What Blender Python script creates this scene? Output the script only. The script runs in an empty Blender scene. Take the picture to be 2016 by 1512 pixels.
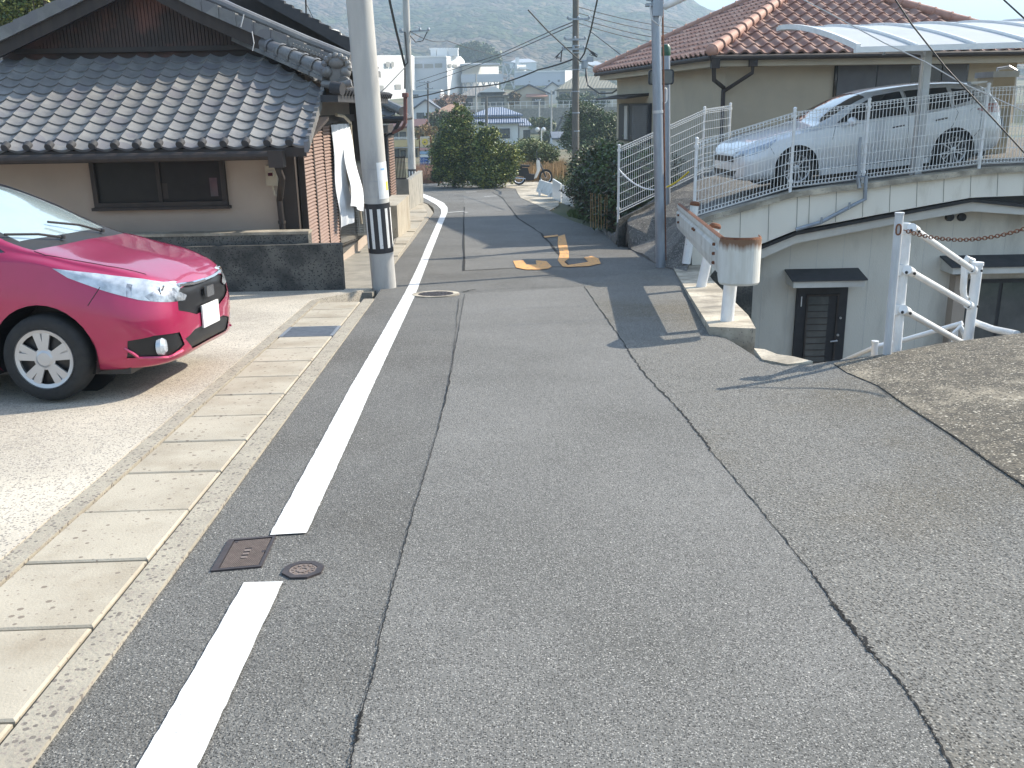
import bpy, bmesh, math, random
import numpy as np
from mathutils import Vector, Matrix, noise
from mathutils.geometry import delaunay_2d_cdt
R = random.Random(7)
SC = bpy.context.scene
C = SC.collection
# ---------------------------------------------------------------- camera, sky, sun, exposure
F = 1856.0
PITCH = math.radians(16.35); ROLL = math.radians(1.1)
CAM = Vector((0, 0, 1.55))
fw = Vector((0, math.cos(PITCH), -math.sin(PITCH)))
u0 = Vector((0, math.sin(PITCH), math.cos(PITCH)))
x0_ = Vector((1, 0, 0))
rt = x0_ * math.cos(ROLL) - u0 * math.sin(ROLL)
up = u0 * math.cos(ROLL) + x0_ * math.sin(ROLL)
cd = bpy.data.cameras.new('camera'); cam = bpy.data.objects.new('camera', cd); C.objects.link(cam)
cd.sensor_width = 36; cd.lens = 36 * F / 2016; cd.clip_end = 6000; cd.clip_start = .05
cam.matrix_world = Matrix(((rt.x, up.x, -fw.x, CAM.x), (rt.y, up.y, -fw.y, CAM.y), (rt.z, up.z, -fw.z, CAM.z), (0, 0, 0, 1)))
SC.camera = cam
SUN_EL = math.radians(36); SUN_AZ = math.radians(65)      # azimuth from +Y towards +X
w = bpy.data.worlds.new('World'); SC.world = w; w.use_nodes = True
nt = w.node_tree; nt.nodes.clear()
sk = nt.nodes.new('ShaderNodeTexSky'); sk.sky_type = 'NISHITA'; sk.sun_disc = False
sk.sun_elevation = SUN_EL; sk.sun_rotation = SUN_AZ; sk.air_density = 1.1; sk.dust_density = .8; sk.ozone_density = 1.6
bg = nt.nodes.new('ShaderNodeBackground'); bg.inputs[1].default_value = .15
wo = nt.nodes.new('ShaderNodeOutputWorld')
nt.links.new(sk.outputs[0], bg.inputs[0]); nt.links.new(bg.outputs[0], wo.inputs[0])
sl = bpy.data.lights.new('sun', 'SUN'); sl.energy = 3.7; sl.angle = math.radians(.5); sl.color = (1, .96, .90)
so = bpy.data.objects.new('sun', sl); C.objects.link(so); so.location = (30, 20, 40)
sd = Vector((math.sin(SUN_AZ) * math.cos(SUN_EL), math.cos(SUN_AZ) * math.cos(SUN_EL), math.sin(SUN_EL)))
so.rotation_euler = (-sd).to_track_quat('-Z', 'Y').to_euler()
SC.view_settings.view_transform = 'Standard'; SC.view_settings.look = 'None'
SC.view_settings.use_white_balance = True; SC.view_settings.white_balance_temperature = 7250; SC.view_settings.white_balance_tint = 9
SC.view_settings.gamma = 1; SC.view_settings.exposure = 1.45; SC.view_settings.use_curve_mapping = False
# ---------------------------------------------------------------- pixel of the survey photo -> point in the place
def ray(px, py): return fw + rt * ((px - 1008) / F) - up * ((py - 756) / F)
def P(px, py, Y):
    d = ray(px, py); return CAM + d * (Y / d.y)
RP = [(-30, 1.7), (0, 0), (15, -.855), (25, -1.33), (41, -1.95), (48, -2.12), (60, -2.4), (90, -3.2)]
def rprof(Y):
    if Y <= RP[0][0]: return RP[0][1]
    for (a, za), (b, zb) in zip(RP, RP[1:]):
        if Y <= b: return za + (zb - za) * (Y - a) / (b - a)
    return RP[-1][1]
def S(X, Y):
    z = rprof(Y)
    if X > 1.7 and Y < 9.4: d = X - 1.7; k = max(0, min(1, (9.4 - Y) / 2.8)); z += .11 * (math.sqrt(d * d + .16) - .4) * k * k * (3 - 2 * k)
    return z
def G(px, py, dz=0):
    d = ray(px, py); Y = 2.0; lo, hi = .5, 120
    f = lambda Y: (CAM.z + d.z / d.y * Y) - (S(d.x / d.y * Y, Y) + dz)
    for _ in range(50):
        m = (lo + hi) / 2
        if f(m) > 0: lo = m
        else: hi = m
    return CAM + d * (lo / d.y)
def onslope(px, py, Y0, z0, s):          # plane z = z0 + s (Y - Y0)
    d = ray(px, py); k = d.z / d.y
    Y = (z0 - s * Y0 - CAM.z) / (k - s); return CAM + d * (Y / d.y)
# ---------------------------------------------------------------- mesh helpers
class MB:
    def __init__(s): s.v = []; s.f = []; s.m = []
    def vert(s, p): s.v.append(tuple(p)); return len(s.v) - 1
    def face(s, pts, m=0):
        n = len(s.v); s.v += [tuple(p) for p in pts]; s.f.append(tuple(range(n, n + len(pts)))); s.m.append(m)
    def hexa(s, a, b, m=0):               # a: 4 pts, b: 4 matching pts
        n = len(s.v); s.v += [tuple(p) for p in a] + [tuple(p) for p in b]
        for q in ((3, 2, 1, 0), (4, 5, 6, 7), (0, 1, 5, 4), (1, 2, 6, 5), (2, 3, 7, 6), (3, 0, 4, 7)):
            s.f.append(tuple(n + i for i in q)); s.m.append(m)
    def box(s, x0, x1, y0, y1, z0, z1, m=0):
        s.hexa([(x0, y0, z0), (x1, y0, z0), (x1, y1, z0), (x0, y1, z0)], [(x0, y0, z1), (x1, y0, z1), (x1, y1, z1), (x0, y1, z1)], m)
    def bar(s, p0, p1, wd, ht, m=0, upv=(0, 0, 1)):
        p0 = Vector(p0); p1 = Vector(p1); d = (p1 - p0).normalized(); upv = Vector(upv)
        if abs(d.dot(upv)) > .95: upv = Vector((0, 1, 0))
        sx = d.cross(upv).normalized() * wd / 2; uu = sx.cross(d).normalized() * ht / 2
        s.hexa([p0 - sx - uu, p0 + sx - uu, p0 + sx + uu, p0 - sx + uu], [p1 - sx - uu, p1 + sx - uu, p1 + sx + uu, p1 - sx + uu], m)
    def prism(s, poly, vec, m=0):
        n = len(s.v); k = len(poly); vec = Vector(vec)
        s.v += [tuple(p) for p in poly] + [tuple(Vector(p) + vec) for p in poly]
        s.f.append(tuple(range(n + k - 1, n - 1, -1))); s.m.append(m)
        s.f.append(tuple(range(n + k, n + 2 * k))); s.m.append(m)
        for i in range(k):
            j = (i + 1) % k; s.f.append((n + i, n + j, n + k + j, n + k + i)); s.m.append(m)
    def tube(s, pts, r, n=10, m=0, cap=True):
        pts = [Vector(p) for p in pts]; rs = r if isinstance(r, (list, tuple)) else [r] * len(pts)
        base = len(s.v); prev = None
        for i, p in enumerate(pts):
            d = (pts[min(i + 1, len(pts) - 1)] - pts[max(i - 1, 0)]).normalized()
            if prev is None:
                a = d.orthogonal().normalized()
            else:
                a = (prev - d * prev.dot(d)); a = a.normalized() if a.length > 1e-6 else d.orthogonal().normalized()
            prev = a; b = d.cross(a)
            for k in range(n):
                t = 2 * math.pi * k / n; s.v.append(tuple(p + (a * math.cos(t) + b * math.sin(t)) * rs[i]))
        for i in range(len(pts) - 1):
            for k in range(n):
                k2 = (k + 1) % n; q = base + i * n
                s.f.append((q + k, q + k2, q + n + k2, q + n + k)); s.m.append(m)
        if cap:
            s.f.append(tuple(base + k for k in range(n - 1, -1, -1))); s.m.append(m)
            q = base + (len(pts) - 1) * n; s.f.append(tuple(q + k for k in range(n))); s.m.append(m)
    def lathe(s, prof, org=(0, 0, 0), ax=(0, 0, 1), n=24, m=0):   # prof: (r, h)
        org = Vector(org); ax = Vector(ax).normalized(); a = ax.orthogonal().normalized(); b = ax.cross(a)
        base = len(s.v)
        for r_, h in prof:
            for k in range(n):
                t = 2 * math.pi * k / n; s.v.append(tuple(org + ax * h + (a * math.cos(t) + b * math.sin(t)) * r_))
        for i in range(len(prof) - 1):
            for k in range(n):
                k2 = (k + 1) % n; q = base + i * n
                s.f.append((q + k, q + k2, q + n + k2, q + n + k)); s.m.append(m)
    def ball(s, c, r, n=10, m=0, sc=(1, 1, 1)):
        base = len(s.v); c = Vector(c); k = n // 2
        for i in range(k + 1):
            th = math.pi * i / k
            for j in range(n):
                ph = 2 * math.pi * j / n
                s.v.append((c.x + r * sc[0] * math.sin(th) * math.cos(ph), c.y + r * sc[1] * math.sin(th) * math.sin(ph), c.z + r * sc[2] * math.cos(th)))
        for i in range(k):
            for j in range(n):
                j2 = (j + 1) % n; q = base + i * n; s.f.append((q + j, q + n + j, q + n + j2, q + j2)); s.m.append(m)
    def grid(s, fn, nu, nv, m=0):
        base = len(s.v)
        for i in range(nu + 1):
            for j in range(nv + 1): s.v.append(tuple(fn(i / nu, j / nv)))
        for i in range(nu):
            for j in range(nv):
                q = base + i * (nv + 1) + j; s.f.append((q, q + nv + 1, q + nv + 2, q + 1)); s.m.append(m)
def mesh_of(name, mb, mats, off=None, smooth=False, ang=35):
    me = bpy.data.meshes.new(name)
    v = mb.v if off is None else [(a - off[0], b - off[1], c - off[2]) for a, b, c in mb.v]
    me.from_pydata(v, [], mb.f)
    if not isinstance(mats, (list, tuple)): mats = [mats]
    for m in mats: me.materials.append(m)
    if len(mats) > 1: me.polygons.foreach_set('material_index', mb.m)
    me.validate(); me.update()
    if smooth:
        me.polygons.foreach_set('use_smooth', [True] * len(me.polygons))
        me.set_sharp_from_angle(angle=math.radians(ang))
    return me
def tag(o, label=None, cat=None, group=None, kind=None):
    if label: o['label'] = label
    if cat: o['category'] = cat
    if group: o['group'] = group
    if kind: o['kind'] = kind
    return o
def thing(name, label, cat, loc=(0, 0, 0), group=None, rot=(0, 0, 0)):
    o = bpy.data.objects.new(name, None); C.objects.link(o); o.location = loc; o.rotation_euler = rot
    o.empty_display_size = .2
    return tag(o, label, cat, group)
WL = {}
def wloc(o):
    p = Vector((0, 0, 0))
    while o: p = p + Vector(o.location); o = o.parent
    return p
def split_mb(mb):
    par = list(range(len(mb.v)))
    def fd(a):
        while par[a] != a: par[a] = par[par[a]]; a = par[a]
        return a
    for f in mb.f:
        for k in f[1:]: par[fd(k)] = fd(f[0])
    gr = {}
    for f, m in zip(mb.f, mb.m): gr.setdefault(fd(f[0]), []).append((f, m))
    out = []
    for g in gr.values():
        n = MB(); ix = {}
        for f, m in g:
            q = []
            for k in f:
                if k not in ix: ix[k] = n.vert(mb.v[k])
                q.append(ix[k])
            n.f.append(tuple(q)); n.m.append(m)
        out.append(n)
    return out
def parts(name, mb, mats, parent, **kw): return [part(name, x, mats, parent, **kw) for x in split_mb(mb)]
def part(name, mb, mats, parent, smooth=False, local=False, ang=35, label=None):
    off = None if local else wloc(parent)
    o = bpy.data.objects.new(name, mesh_of(name, mb, mats, off, smooth, ang)); C.objects.link(o); o.parent = parent
    if label: o['label'] = label
    return o
def single(name, mb, mats, label, cat, group=None, smooth=False, kind=None, loc=None):
    if loc is None:
        xs = np.array(mb.v); loc = ((xs[:, 0].min() + xs[:, 0].max()) / 2, (xs[:, 1].min() + xs[:, 1].max()) / 2, xs[:, 2].min())
    o = bpy.data.objects.new(name, mesh_of(name, mb, mats, loc, smooth)); C.objects.link(o); o.location = loc
    return tag(o, label, cat, group, kind)
def struct(name, mb, mats, label=None, smooth=False, kind='structure'):
    o = bpy.data.objects.new(name, mesh_of(name, mb, mats, None, smooth)); C.objects.link(o)
    o['kind'] = kind
    if label: o['label'] = label
    return o
def copy_tree(o, loc, label, parent=None, scale=None, rot=None):
    c = o.copy(); C.objects.link(c)
    if parent is None:
        c.location = loc
        if rot is not None: c.rotation_euler = rot
        if scale: c.scale = scale
        c['label'] = label
    else: c.parent = parent
    for ch in o.children: copy_tree(ch, None, None, c)
    return c
def sheet(poly, zf, step=.5, skirt=0, m=0):
    poly = [(p[0], p[1]) for p in poly]; n = len(poly)
    ed = [(i, (i + 1) % n) for i in range(n)]
    xs = [p[0] for p in poly]; ys = [p[1] for p in poly]; pts = [Vector(p) for p in poly]
    def inside(x, y):
        r = False
        for i in range(n):
            (x1, y1), (x2, y2) = poly[i], poly[(i + 1) % n]
            if (y1 > y) != (y2 > y) and x < (x2 - x1) * (y - y1) / (y2 - y1) + x1: r = not r
        return r
    # refine boundary
    b2 = []
    for i in range(n):
        a = Vector(poly[i]); b = Vector(poly[(i + 1) % n]); k = max(1, int((b - a).length / step))
        for j in range(k): b2.append(a.lerp(b, j / k))
    nb = len(b2); ed = [(i, (i + 1) % nb) for i in range(nb)]; pts = list(b2)
    x = min(xs) + step * .37
    while x < max(xs):
        y = min(ys) + step * .41
        while y < max(ys):
            if inside(x, y): pts.append(Vector((x, y)))
            y += step
        x += step
    vo, eo, fo, *_ = delaunay_2d_cdt(pts, ed, [], 1, 1e-5)
    mb = MB(); mb.v = [(p.x, p.y, zf(p.x, p.y)) for p in vo]
    for f in fo:
        a, b, c = [vo[i] for i in f[:3]]
        if (b - a).cross(c - a) < 0: f = f[::-1]
        mb.f.append(tuple(f)); mb.m.append(m)
    if skirt:
        for i in range(nb):
            a = b2[i]; b = b2[(i + 1) % nb]; za = zf(a.x, a.y); zb = zf(b.x, b.y)
            mb.face([(a.x, a.y, za), (a.x, a.y, za - skirt), (b.x, b.y, zb - skirt), (b.x, b.y, zb)], m)
    return mb
# ---------------------------------------------------------------- materials
MATS = {}
def M(name, c1, c2=None, sc=4., rough=.8, metal=0., bump=0., bsc=60., c3=None, sc3=.7, specks=None, coat=0., trans=0., alpha=1., det=4., str_=1., stretch=None, f3=(.45, .62), f2=(.35, .65), spec=.5, rnd=False):
    m = bpy.data.materials.new(name); m.use_nodes = True; n = m.node_tree; b = n.nodes['Principled BSDF']
    b.inputs['Base Color'].default_value = (*c1, 1); b.inputs['Roughness'].default_value = rough; b.inputs['Metallic'].default_value = metal
    b.inputs['Coat Weight'].default_value = coat; b.inputs['Coat Roughness'].default_value = .05
    b.inputs['Transmission Weight'].default_value = trans; b.inputs['Alpha'].default_value = alpha
    b.inputs['Specular IOR Level'].default_value = spec
    N = lambda t: n.nodes.new(t); L = n.links.new
    tc = N('ShaderNodeTexCoord'); co = tc.outputs['Object']
    if stretch:
        mp = N('ShaderNodeMapping'); mp.inputs['Scale'].default_value = stretch; L(co, mp.inputs[0]); co = mp.outputs[0]
    if rnd:
        oi = N('ShaderNodeObjectInfo'); va = N('ShaderNodeVectorMath'); va.operation = 'MULTIPLY_ADD'; va.inputs[1].default_value = (37, 53, 11); L(oi.outputs['Random'], va.inputs[0]); L(co, va.inputs[2]); co = va.outputs[0]
    col = None
    def nz(scale, detail, lo, hi):
        t = N('ShaderNodeTexNoise'); t.inputs['Scale'].default_value = scale; t.inputs['Detail'].default_value = detail; t.inputs['Roughness'].default_value = .6
        L(co, t.inputs['Vector']); mr = N('ShaderNodeMapRange'); mr.inputs[1].default_value = lo; mr.inputs[2].default_value = hi; L(t.outputs[0], mr.inputs[0]); return mr.outputs[0]
    def mix(fac, a, bcol):
        mx = N('ShaderNodeMix'); mx.data_type = 'RGBA'
        L(fac, mx.inputs[0])
        if isinstance(a, tuple): mx.inputs[6].default_value = (*a, 1)
        else: L(a, mx.inputs[6])
        mx.inputs[7].default_value = (*bcol, 1); return mx.outputs[2]
    if c2: col = mix(nz(sc, det, *f2), c1, c2)
    if c3: col = mix(nz(sc3, 5, *f3), col if col else c1, c3)
    if specks:
        for (ssc, thr, scol, srat) in specks:
            v = N('ShaderNodeTexVoronoi'); v.inputs['Scale'].default_value = ssc; L(co, v.inputs['Vector'])
            sep = N('ShaderNodeSeparateColor'); L(v.outputs['Color'], sep.inputs[0])
            lt = N('ShaderNodeMath'); lt.operation = 'LESS_THAN'; lt.inputs[1].default_value = srat; L(sep.outputs[0], lt.inputs[0])
            ld = N('ShaderNodeMath'); ld.operation = 'LESS_THAN'; ld.inputs[1].default_value = thr; L(v.outputs['Distance'], ld.inputs[0])
            mu = N('ShaderNodeMath'); mu.operation = 'MULTIPLY'; L(lt.outputs[0], mu.inputs[0]); L(ld.outputs[0], mu.inputs[1])
            col = mix(mu.outputs[0], col if col else c1, scol)
    if col: L(col, b.inputs['Base Color'])
    if bump:
        t = N('ShaderNodeTexNoise'); t.inputs['Scale'].default_value = bsc; t.inputs['Detail'].default_value = 3; L(co, t.inputs['Vector'])
        bu = N('ShaderNodeBump'); bu.inputs['Strength'].default_value = str_; bu.inputs['Distance'].default_value = bump; L(t.outputs[0], bu.inputs['Height']); L(bu.outputs[0], b.inputs['Normal'])
    MATS[name] = m; return m
m_asph = M('asphalt', (.112, .110, .104), (.14, .137, .128), 1.6, .9, bump=.007, bsc=120, c3=(.092, .088, .080), sc3=.5, specks=[(210, .5, (.27, .262, .24), .26), (170, .5, (.035, .034, .032), .34), (120, .35, (.40, .39, .36), .05), (35, .16, (.50, .48, .44), .02)])
m_patch = M('asphalt_patch', (.138, .135, .127), (.16, .157, .148), 1.3, .9, bump=.005, bsc=130, c3=(.108, .106, .098), sc3=.5, f3=(.42, .66), specks=[(200, .5, (.30, .29, .27), .26), (160, .5, (.045, .044, .042), .32), (130, .35, (.38, .37, .34), .05), (40, .15, (.48, .46, .42), .015)])
m_asph2 = M('coarse_asphalt', (.135, .131, .120), (.155, .150, .138), 1.4, .95, bump=.010, bsc=75, c3=(.118, .104, .080), sc3=.55, f3=(.48, .66), specks=[(150, .5, (.28, .27, .245), .24), (115, .5, (.04, .038, .035), .33), (90, .35, (.38, .365, .33), .05)])
m_crack = M('crack', (.012, .012, .012), rough=1)
m_white = M('road_white', (.74, .735, .715), (.66, .655, .635), 4, .75, bump=.0015, bsc=150, c3=(.34, .335, .32), sc3=5, f3=(.63, .72), specks=[(60, .3, (.45, .44, .42), .06)])
m_orange = M('road_orange', (.75, .36, .11), (.62, .32, .12), 9, .8, specks=[(22, .5, (.19, .17, .15), .12), (60, .5, (.2, .18, .16), .14)])
m_conc = M('drive_concrete', (.44, .395, .325), (.33, .295, .245), 3.2, .95, bump=.003, bsc=70, c3=(.52, .47, .39), sc3=.8, specks=[(95, .5, (.17, .155, .14), .20), (60, .45, (.25, .23, .205), .2), (110, .4, (.60, .55, .47), .15)])
m_slab = M('slab_concrete', (.42, .375, .30), (.36, .32, .255), 2.5, .9, bump=.002, bsc=90, specks=[(26, .30, (.20, .165, .13), .14), (60, .3, (.25, .21, .17), .12)], c3=(.27, .225, .165), sc3=2.4, f3=(.46, .78), rnd=True)
m_kerb = M('kerb_concrete', (.36, .325, .26), (.29, .26, .21), 5, .95, bump=.004, bsc=70, specks=[(50, .45, (.16, .14, .12), .30), (85, .4, (.26, .22, .19), .25)])
m_joint = M('joint_dirt', (.12, .095, .06), (.2, .17, .09), 12, 1)
m_apron = M('weathered_concrete', (.135, .116, .088), (.065, .058, .046), 9, .95, bump=.008, bsc=60, c3=(.26, .225, .17), sc3=2.2, f3=(.52, .66), specks=[(95, .5, (.36, .32, .25), .18), (70, .5, (.045, .04, .033), .3), (45, .4, (.42, .38, .31), .05)])
m_ramp = M('ramp_concrete', (.16, .15, .135), (.10, .095, .09), 5, .95, bump=.005, bsc=60, specks=[(50, .5, (.30, .28, .25), .2), (60, .5, (.05, .05, .045), .2)])
m_found = M('foundation_concrete', (.60, .53, .42), (.40, .35, .28), 3, .95, bump=.005, bsc=40, specks=[(60, .4, (.22, .2, .17), .15)], c3=(.24, .21, .165), sc3=2.2, f3=(.40, .6))
m_dkconc = M('dark_mossy_concrete', (.085, .082, .075), (.045, .045, .042), 7, .95, bump=.01, bsc=25, c3=(.13, .125, .11), sc3=2.5, specks=[(60, .5, (.03, .03, .028), .3)])
m_block = M('block_wall', (.30, .28, .24), (.20, .19, .165), 3, .95, bump=.006, bsc=30)
m_pole = M('pole_concrete', (.47, .46, .43), (.40, .39, .37), 3, .85, stretch=(2, 2, .4), c3=(.30, .295, .29), sc3=3, f3=(.55, .75), bump=.001, bsc=40)
m_oldpole = M('old_pole', (.16, .145, .125), (.11, .10, .09), 6, .9, stretch=(3, 3, .5))
m_galv = M('galvanised', (.34, .38, .43), (.27, .30, .34), 4, .42, metal=.45, stretch=(3, 3, .6))
m_black = M('black_plastic', (.015, .016, .02), (.025, .025, .03), 9, .5)
m_wpaint = M('white_paint', (.80, .80, .79), (.72, .72, .71), 7, .35, coat=.3, specks=[(20, .25, (.45, .40, .34), .03)])
m_rust = M('rust', (.13, .045, .025), (.22, .09, .04), 30, .9, bump=.003, bsc=90)
m_tile = M('grey_tile', (.175, .170, .165), (.14, .137, .135), 9, .42, c3=(.205, .20, .192), sc3=3, spec=.55, specks=[(3.6, .6, (.15, .145, .15), .3)], bump=.001, bsc=30)
m_tiledk = M('dark_tile', (.045, .046, .050), (.06, .06, .064), 6, .7, spec=.2)
m_brown = M('dark_brown_wood', (.045, .032, .026), (.03, .022, .019), 8, .7, stretch=(1, 1, .2))
m_reddk = M('red_brown_siding', (.085, .05, .042), (.05, .035, .03), 1.2, .8, c3=(.17, .075, .058), sc3=.8, f3=(.5,.62))
m_stucco = M('beige_stucco', (.43, .35, .285), (.38, .31, .255), 1.2, .95, bump=.003, bsc=120)
m_louvre = M('brown_louvre', (.27, .175, .135), (.22, .14, .11), 6, .55)
m_glassdk = M('dark_glass', (.012, .013, .015), rough=.06, spec=.7); m_panedk = M('shaded_window', (.014, .012, .011), (.02, .017, .015), 5, .4, spec=.25)
m_glass = M('grey_glass', (.05, .06, .065), (.09, .10, .10), 3, .08, spec=.8)
m_terra = M('terracotta', (.27, .14, .105), (.20, .105, .085), 8, .75, c3=(.33, .21, .17), sc3=4, bump=.003, bsc=60)
m_terrar = M('terracotta_ridge', (.45, .25, .185), (.38, .2, .15), 6, .7)
m_cream = M('cream_render', (.50, .43, .32), (.44, .38, .29), 1.3, .95, bump=.004, bsc=90)
m_whouse = M('grey_white_siding', (.69, .655, .575), (.64, .605, .53), 1.5, .9, bump=.004, bsc=110, stretch=(1, 1, .3), c3=(.48, .45, .39), sc3=2.5, f3=(.5, .75))
m_panel = M('white_panel', (.78, .735, .64), (.73, .685, .60), 1.5, .85, bump=.001, bsc=60, stretch=(1, 1, .3), c3=(.52, .47, .38), sc3=3, f3=(.55, .8))
m_trim = M('trim_white', (.62, .60, .55), (.50, .48, .44), 2, .8)
m_alu = M('aluminium', (.55, .56, .57), (.48, .49, .5), 5, .35, metal=.5)
m_poly = M('polycarbonate', (.47, .49, .50), (.43, .45, .46), 2, .55, trans=.12, spec=.2)
m_cable = M('black_cable', (.02, .02, .022), rough=.6)
m_lcable = M('pale_cable', (.5, .5, .5), rough=.6)
m_cover = M('cast_iron', (.075, .062, .062), (.05, .043, .045), 20, .55, metal=.3, bump=.001, bsc=80)
m_coverl = M('cast_iron_worn', (.24, .19, .165), (.18, .14, .12), 30, .6, metal=.2)
m_bark = M('bark', (.09, .065, .045), (.05, .04, .03), 12, .95, bump=.01, bsc=30)
m_lgreen = M('leaf_green', (.095, .145, .035), (.055, .095, .025), 1.5, .55)
m_lyel = M('leaf_yellow', (.27, .27, .05), (.17, .20, .045), 2, .55)
m_ldark = M('leaf_dark', (.04, .065, .025), (.025, .042, .017), 2, .5)
m_lolive = M('leaf_olive', (.15, .155, .065), (.10, .115, .045), 2, .6)
m_lpale = M('leaf_pale', (.26, .28, .12), (.19, .22, .09), 2, .6)
m_lbrown = M('leaf_brown', (.085, .06, .032), (.06, .045, .025), 2, .7)
m_straw = M('dry_grass', (.42, .27, .13), (.30, .19, .09), 3, .9)
m_strawp = M('pink_straw', (.35, .20, .14), (.25, .15, .10), 3, .9)
# ================================================================ ground pieces
def xy(*pp): return [G(*p) for p in pp]
left_edge = [(-40, 1653), (63, 1512), (232, 1269), (339, 1138), (416, 1032), (523, 884), (598, 780), (700, 640), (748, 572), (778, 520), (812, 475), (840, 437), (855, 418), (853, 409), (844, 402), (812, 390)]
LE = xy(*left_edge)
dirn = (LE[0] - LE[1]).normalized()
LE0 = LE[0] + dirn * 5
right_edge = [(1015, 372), (1025, 390), (1082, 415), (1130, 436), (1182, 454), (1212, 472), (1242, 492), (1270, 505), (1303, 522), (1315, 512)]
RE = xy(*right_edge)
near_r = xy((1395, 652), (1440, 672), (1485, 700), (1520, 716), (1600, 716), (1740, 697), (1850, 676), (2016, 655))
road_poly = [LE0] + LE + [Vector((-16, 49, 0)), Vector((-18, 56, 0)), Vector((1.5, 53, 0))] + RE + near_r + [Vector((11, 7.4, 0)), Vector((11, -5, 0)), Vector((LE0.x, -5, 0))]
kerb_in = G(1400, 600)
struct('road', sheet(road_poly, S, .28, skirt=4.5), m_asph, smooth=False)
e1 = lambda X, Y: S(X, Y) + .004
e2 = lambda X, Y: S(X, Y) + .008 + (.008 if X > 1.2 and Y < 9 else 0)
e3 = lambda X, Y: S(X, Y) + .012
def dense(pp, k=6):
    out = []
    for a, b in zip(pp, pp[1:]):
        for i in range(k): out.append((a[0] + (b[0] - a[0]) * i / k, a[1] + (b[1] - a[1]) * i / k))
    return out + [pp[-1]]
crackL = [(915, 580), (903, 650), (880, 770), (862, 850), (840, 925), (815, 1005), (792, 1090), (770, 1170), (750, 1250), (735, 1330), (708, 1420), (690, 1512), (665, 1620)]
crackR = [(1150, 565), (1195, 630), (1230, 680), (1270, 740), (1330, 800), (1372, 850), (1400, 890), (1450, 950), (1500, 1010), (1590, 1120), (1640, 1190), (1700, 1270), (1770, 1345), (1830, 1435), (1900, 1560)]
struct('road_patch', sheet([p for p in xy(*crackL)] + xy(*crackR[::-1]), e1, .28), m_patch)
farpatch = [(914, 408), (914, 533), (1010, 528), (1122, 524), (1100, 500), (1065, 460), (1020, 430), (990, 392), (970, 379), (912, 383)]
struct('road_patch', sheet(xy(*farpatch), e1, 1), m_patch)
def strip(pp, wd, zf, jit=0., m=0, mb=None, wj=0., seed=1):
    rr = random.Random(seed); mb = mb or MB(); pts = []
    for p in pp: pts.append(Vector((p[0], p[1], 0)))
    o = []
    for i, p in enumerate(pts):
        d = (pts[min(i + 1, len(pts) - 1)] - pts[max(i - 1, 0)]).normalized(); nrm = Vector((-d.y, d.x, 0))
        p = p + nrm * rr.uniform(-jit, jit); h = wd / 2 * (1 + rr.uniform(-wj, wj)); a = p - nrm * h; b = p + nrm * h
        o.append(((a.x, a.y, zf(a.x, a.y)), (b.x, b.y, zf(b.x, b.y))))
    for (a, b), (c, d) in zip(o, o[1:]): mb.face([a, c, d, b], m)
    return mb
def cr(pp, wd, k, jit, seed, mb): return strip(xy(*dense(pp, k)), wd, e2, jit, 0, mb, .6, seed)
cm = MB()
cr(crackL, .0035, 20, .004, 1, cm); cr(crackR[:7], .009, 22, .009, 2, cm); cr(crackR[6:10], .003, 16, .008, 3, cm); cr(crackR[9:], .006, 26, .006, 4, cm); cr([(712, 1405), (706, 1430), (704, 1450), (700, 1465)], .011, 8, .004, 21, cm)
cr([(903, 590), (890, 730), (868, 830)], .004, 12, .006, 5, cm)
cr([(914, 408), (913, 470), (914, 533)], .03, 4, .01, 6, cm); cr([(914, 533), (960, 531), (1010, 528)], .02, 6, .01, 7, cm)
cr([(970, 379), (990, 390), (1020, 430), (1065, 460), (1100, 500), (1122, 527)], .04, 6, .015, 8, cm)
cr([(1182, 454), (1200, 462), (1212, 474), (1228, 483), (1243, 492)], .06, 5, .03, 9, cm)
cr([(910, 576), (960, 572), (1050, 567), (1150, 565)], .008, 8, .01, 10, cm)
cr([(912, 576), (925, 572), (940, 570)], .02, 5, .015, 11, cm)
cr([(1728, 762), (1783, 801), (1878, 863), (1958, 921), (2016, 960), (2300, 1180), (2900, 1640)], .005, 20, .006, 12, cm)
cr([(1640, 1192), (1690, 1250), (1720, 1292)], .012, 12, .012, 14, cm)
struct('road_crack', cm, m_crack)
# weathered concrete apron on the right
ap = xy((1640, 718), (1665, 735), (1728, 762), (1783, 801), (1878, 863), (1958, 921), (2016, 960), (2300, 1180), (2900, 1640)) + [Vector((11, .5, 0)), Vector((11, 7.35, 0))] + xy((2016, 658), (1850, 679), (1740, 700))
struct('concrete_apron', sheet(ap, lambda X, Y: S(X, Y) + .012, .28), m_apron)
struct('coarse_road_side', sheet(xy(*crackR) + xy((2300, 1560), (2600, 1480), (2290, 1182), (2016, 958), (1958, 919), (1878, 861), (1783, 799), (1728, 760), (1665, 735), (1640, 719), (1600, 719), (1520, 719), (1485, 704), (1440, 676), (1395, 656), (1330, 560), (1290, 530), (1200, 545)), lambda X, Y: S(X, Y) + .006, .28), m_asph2)
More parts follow.
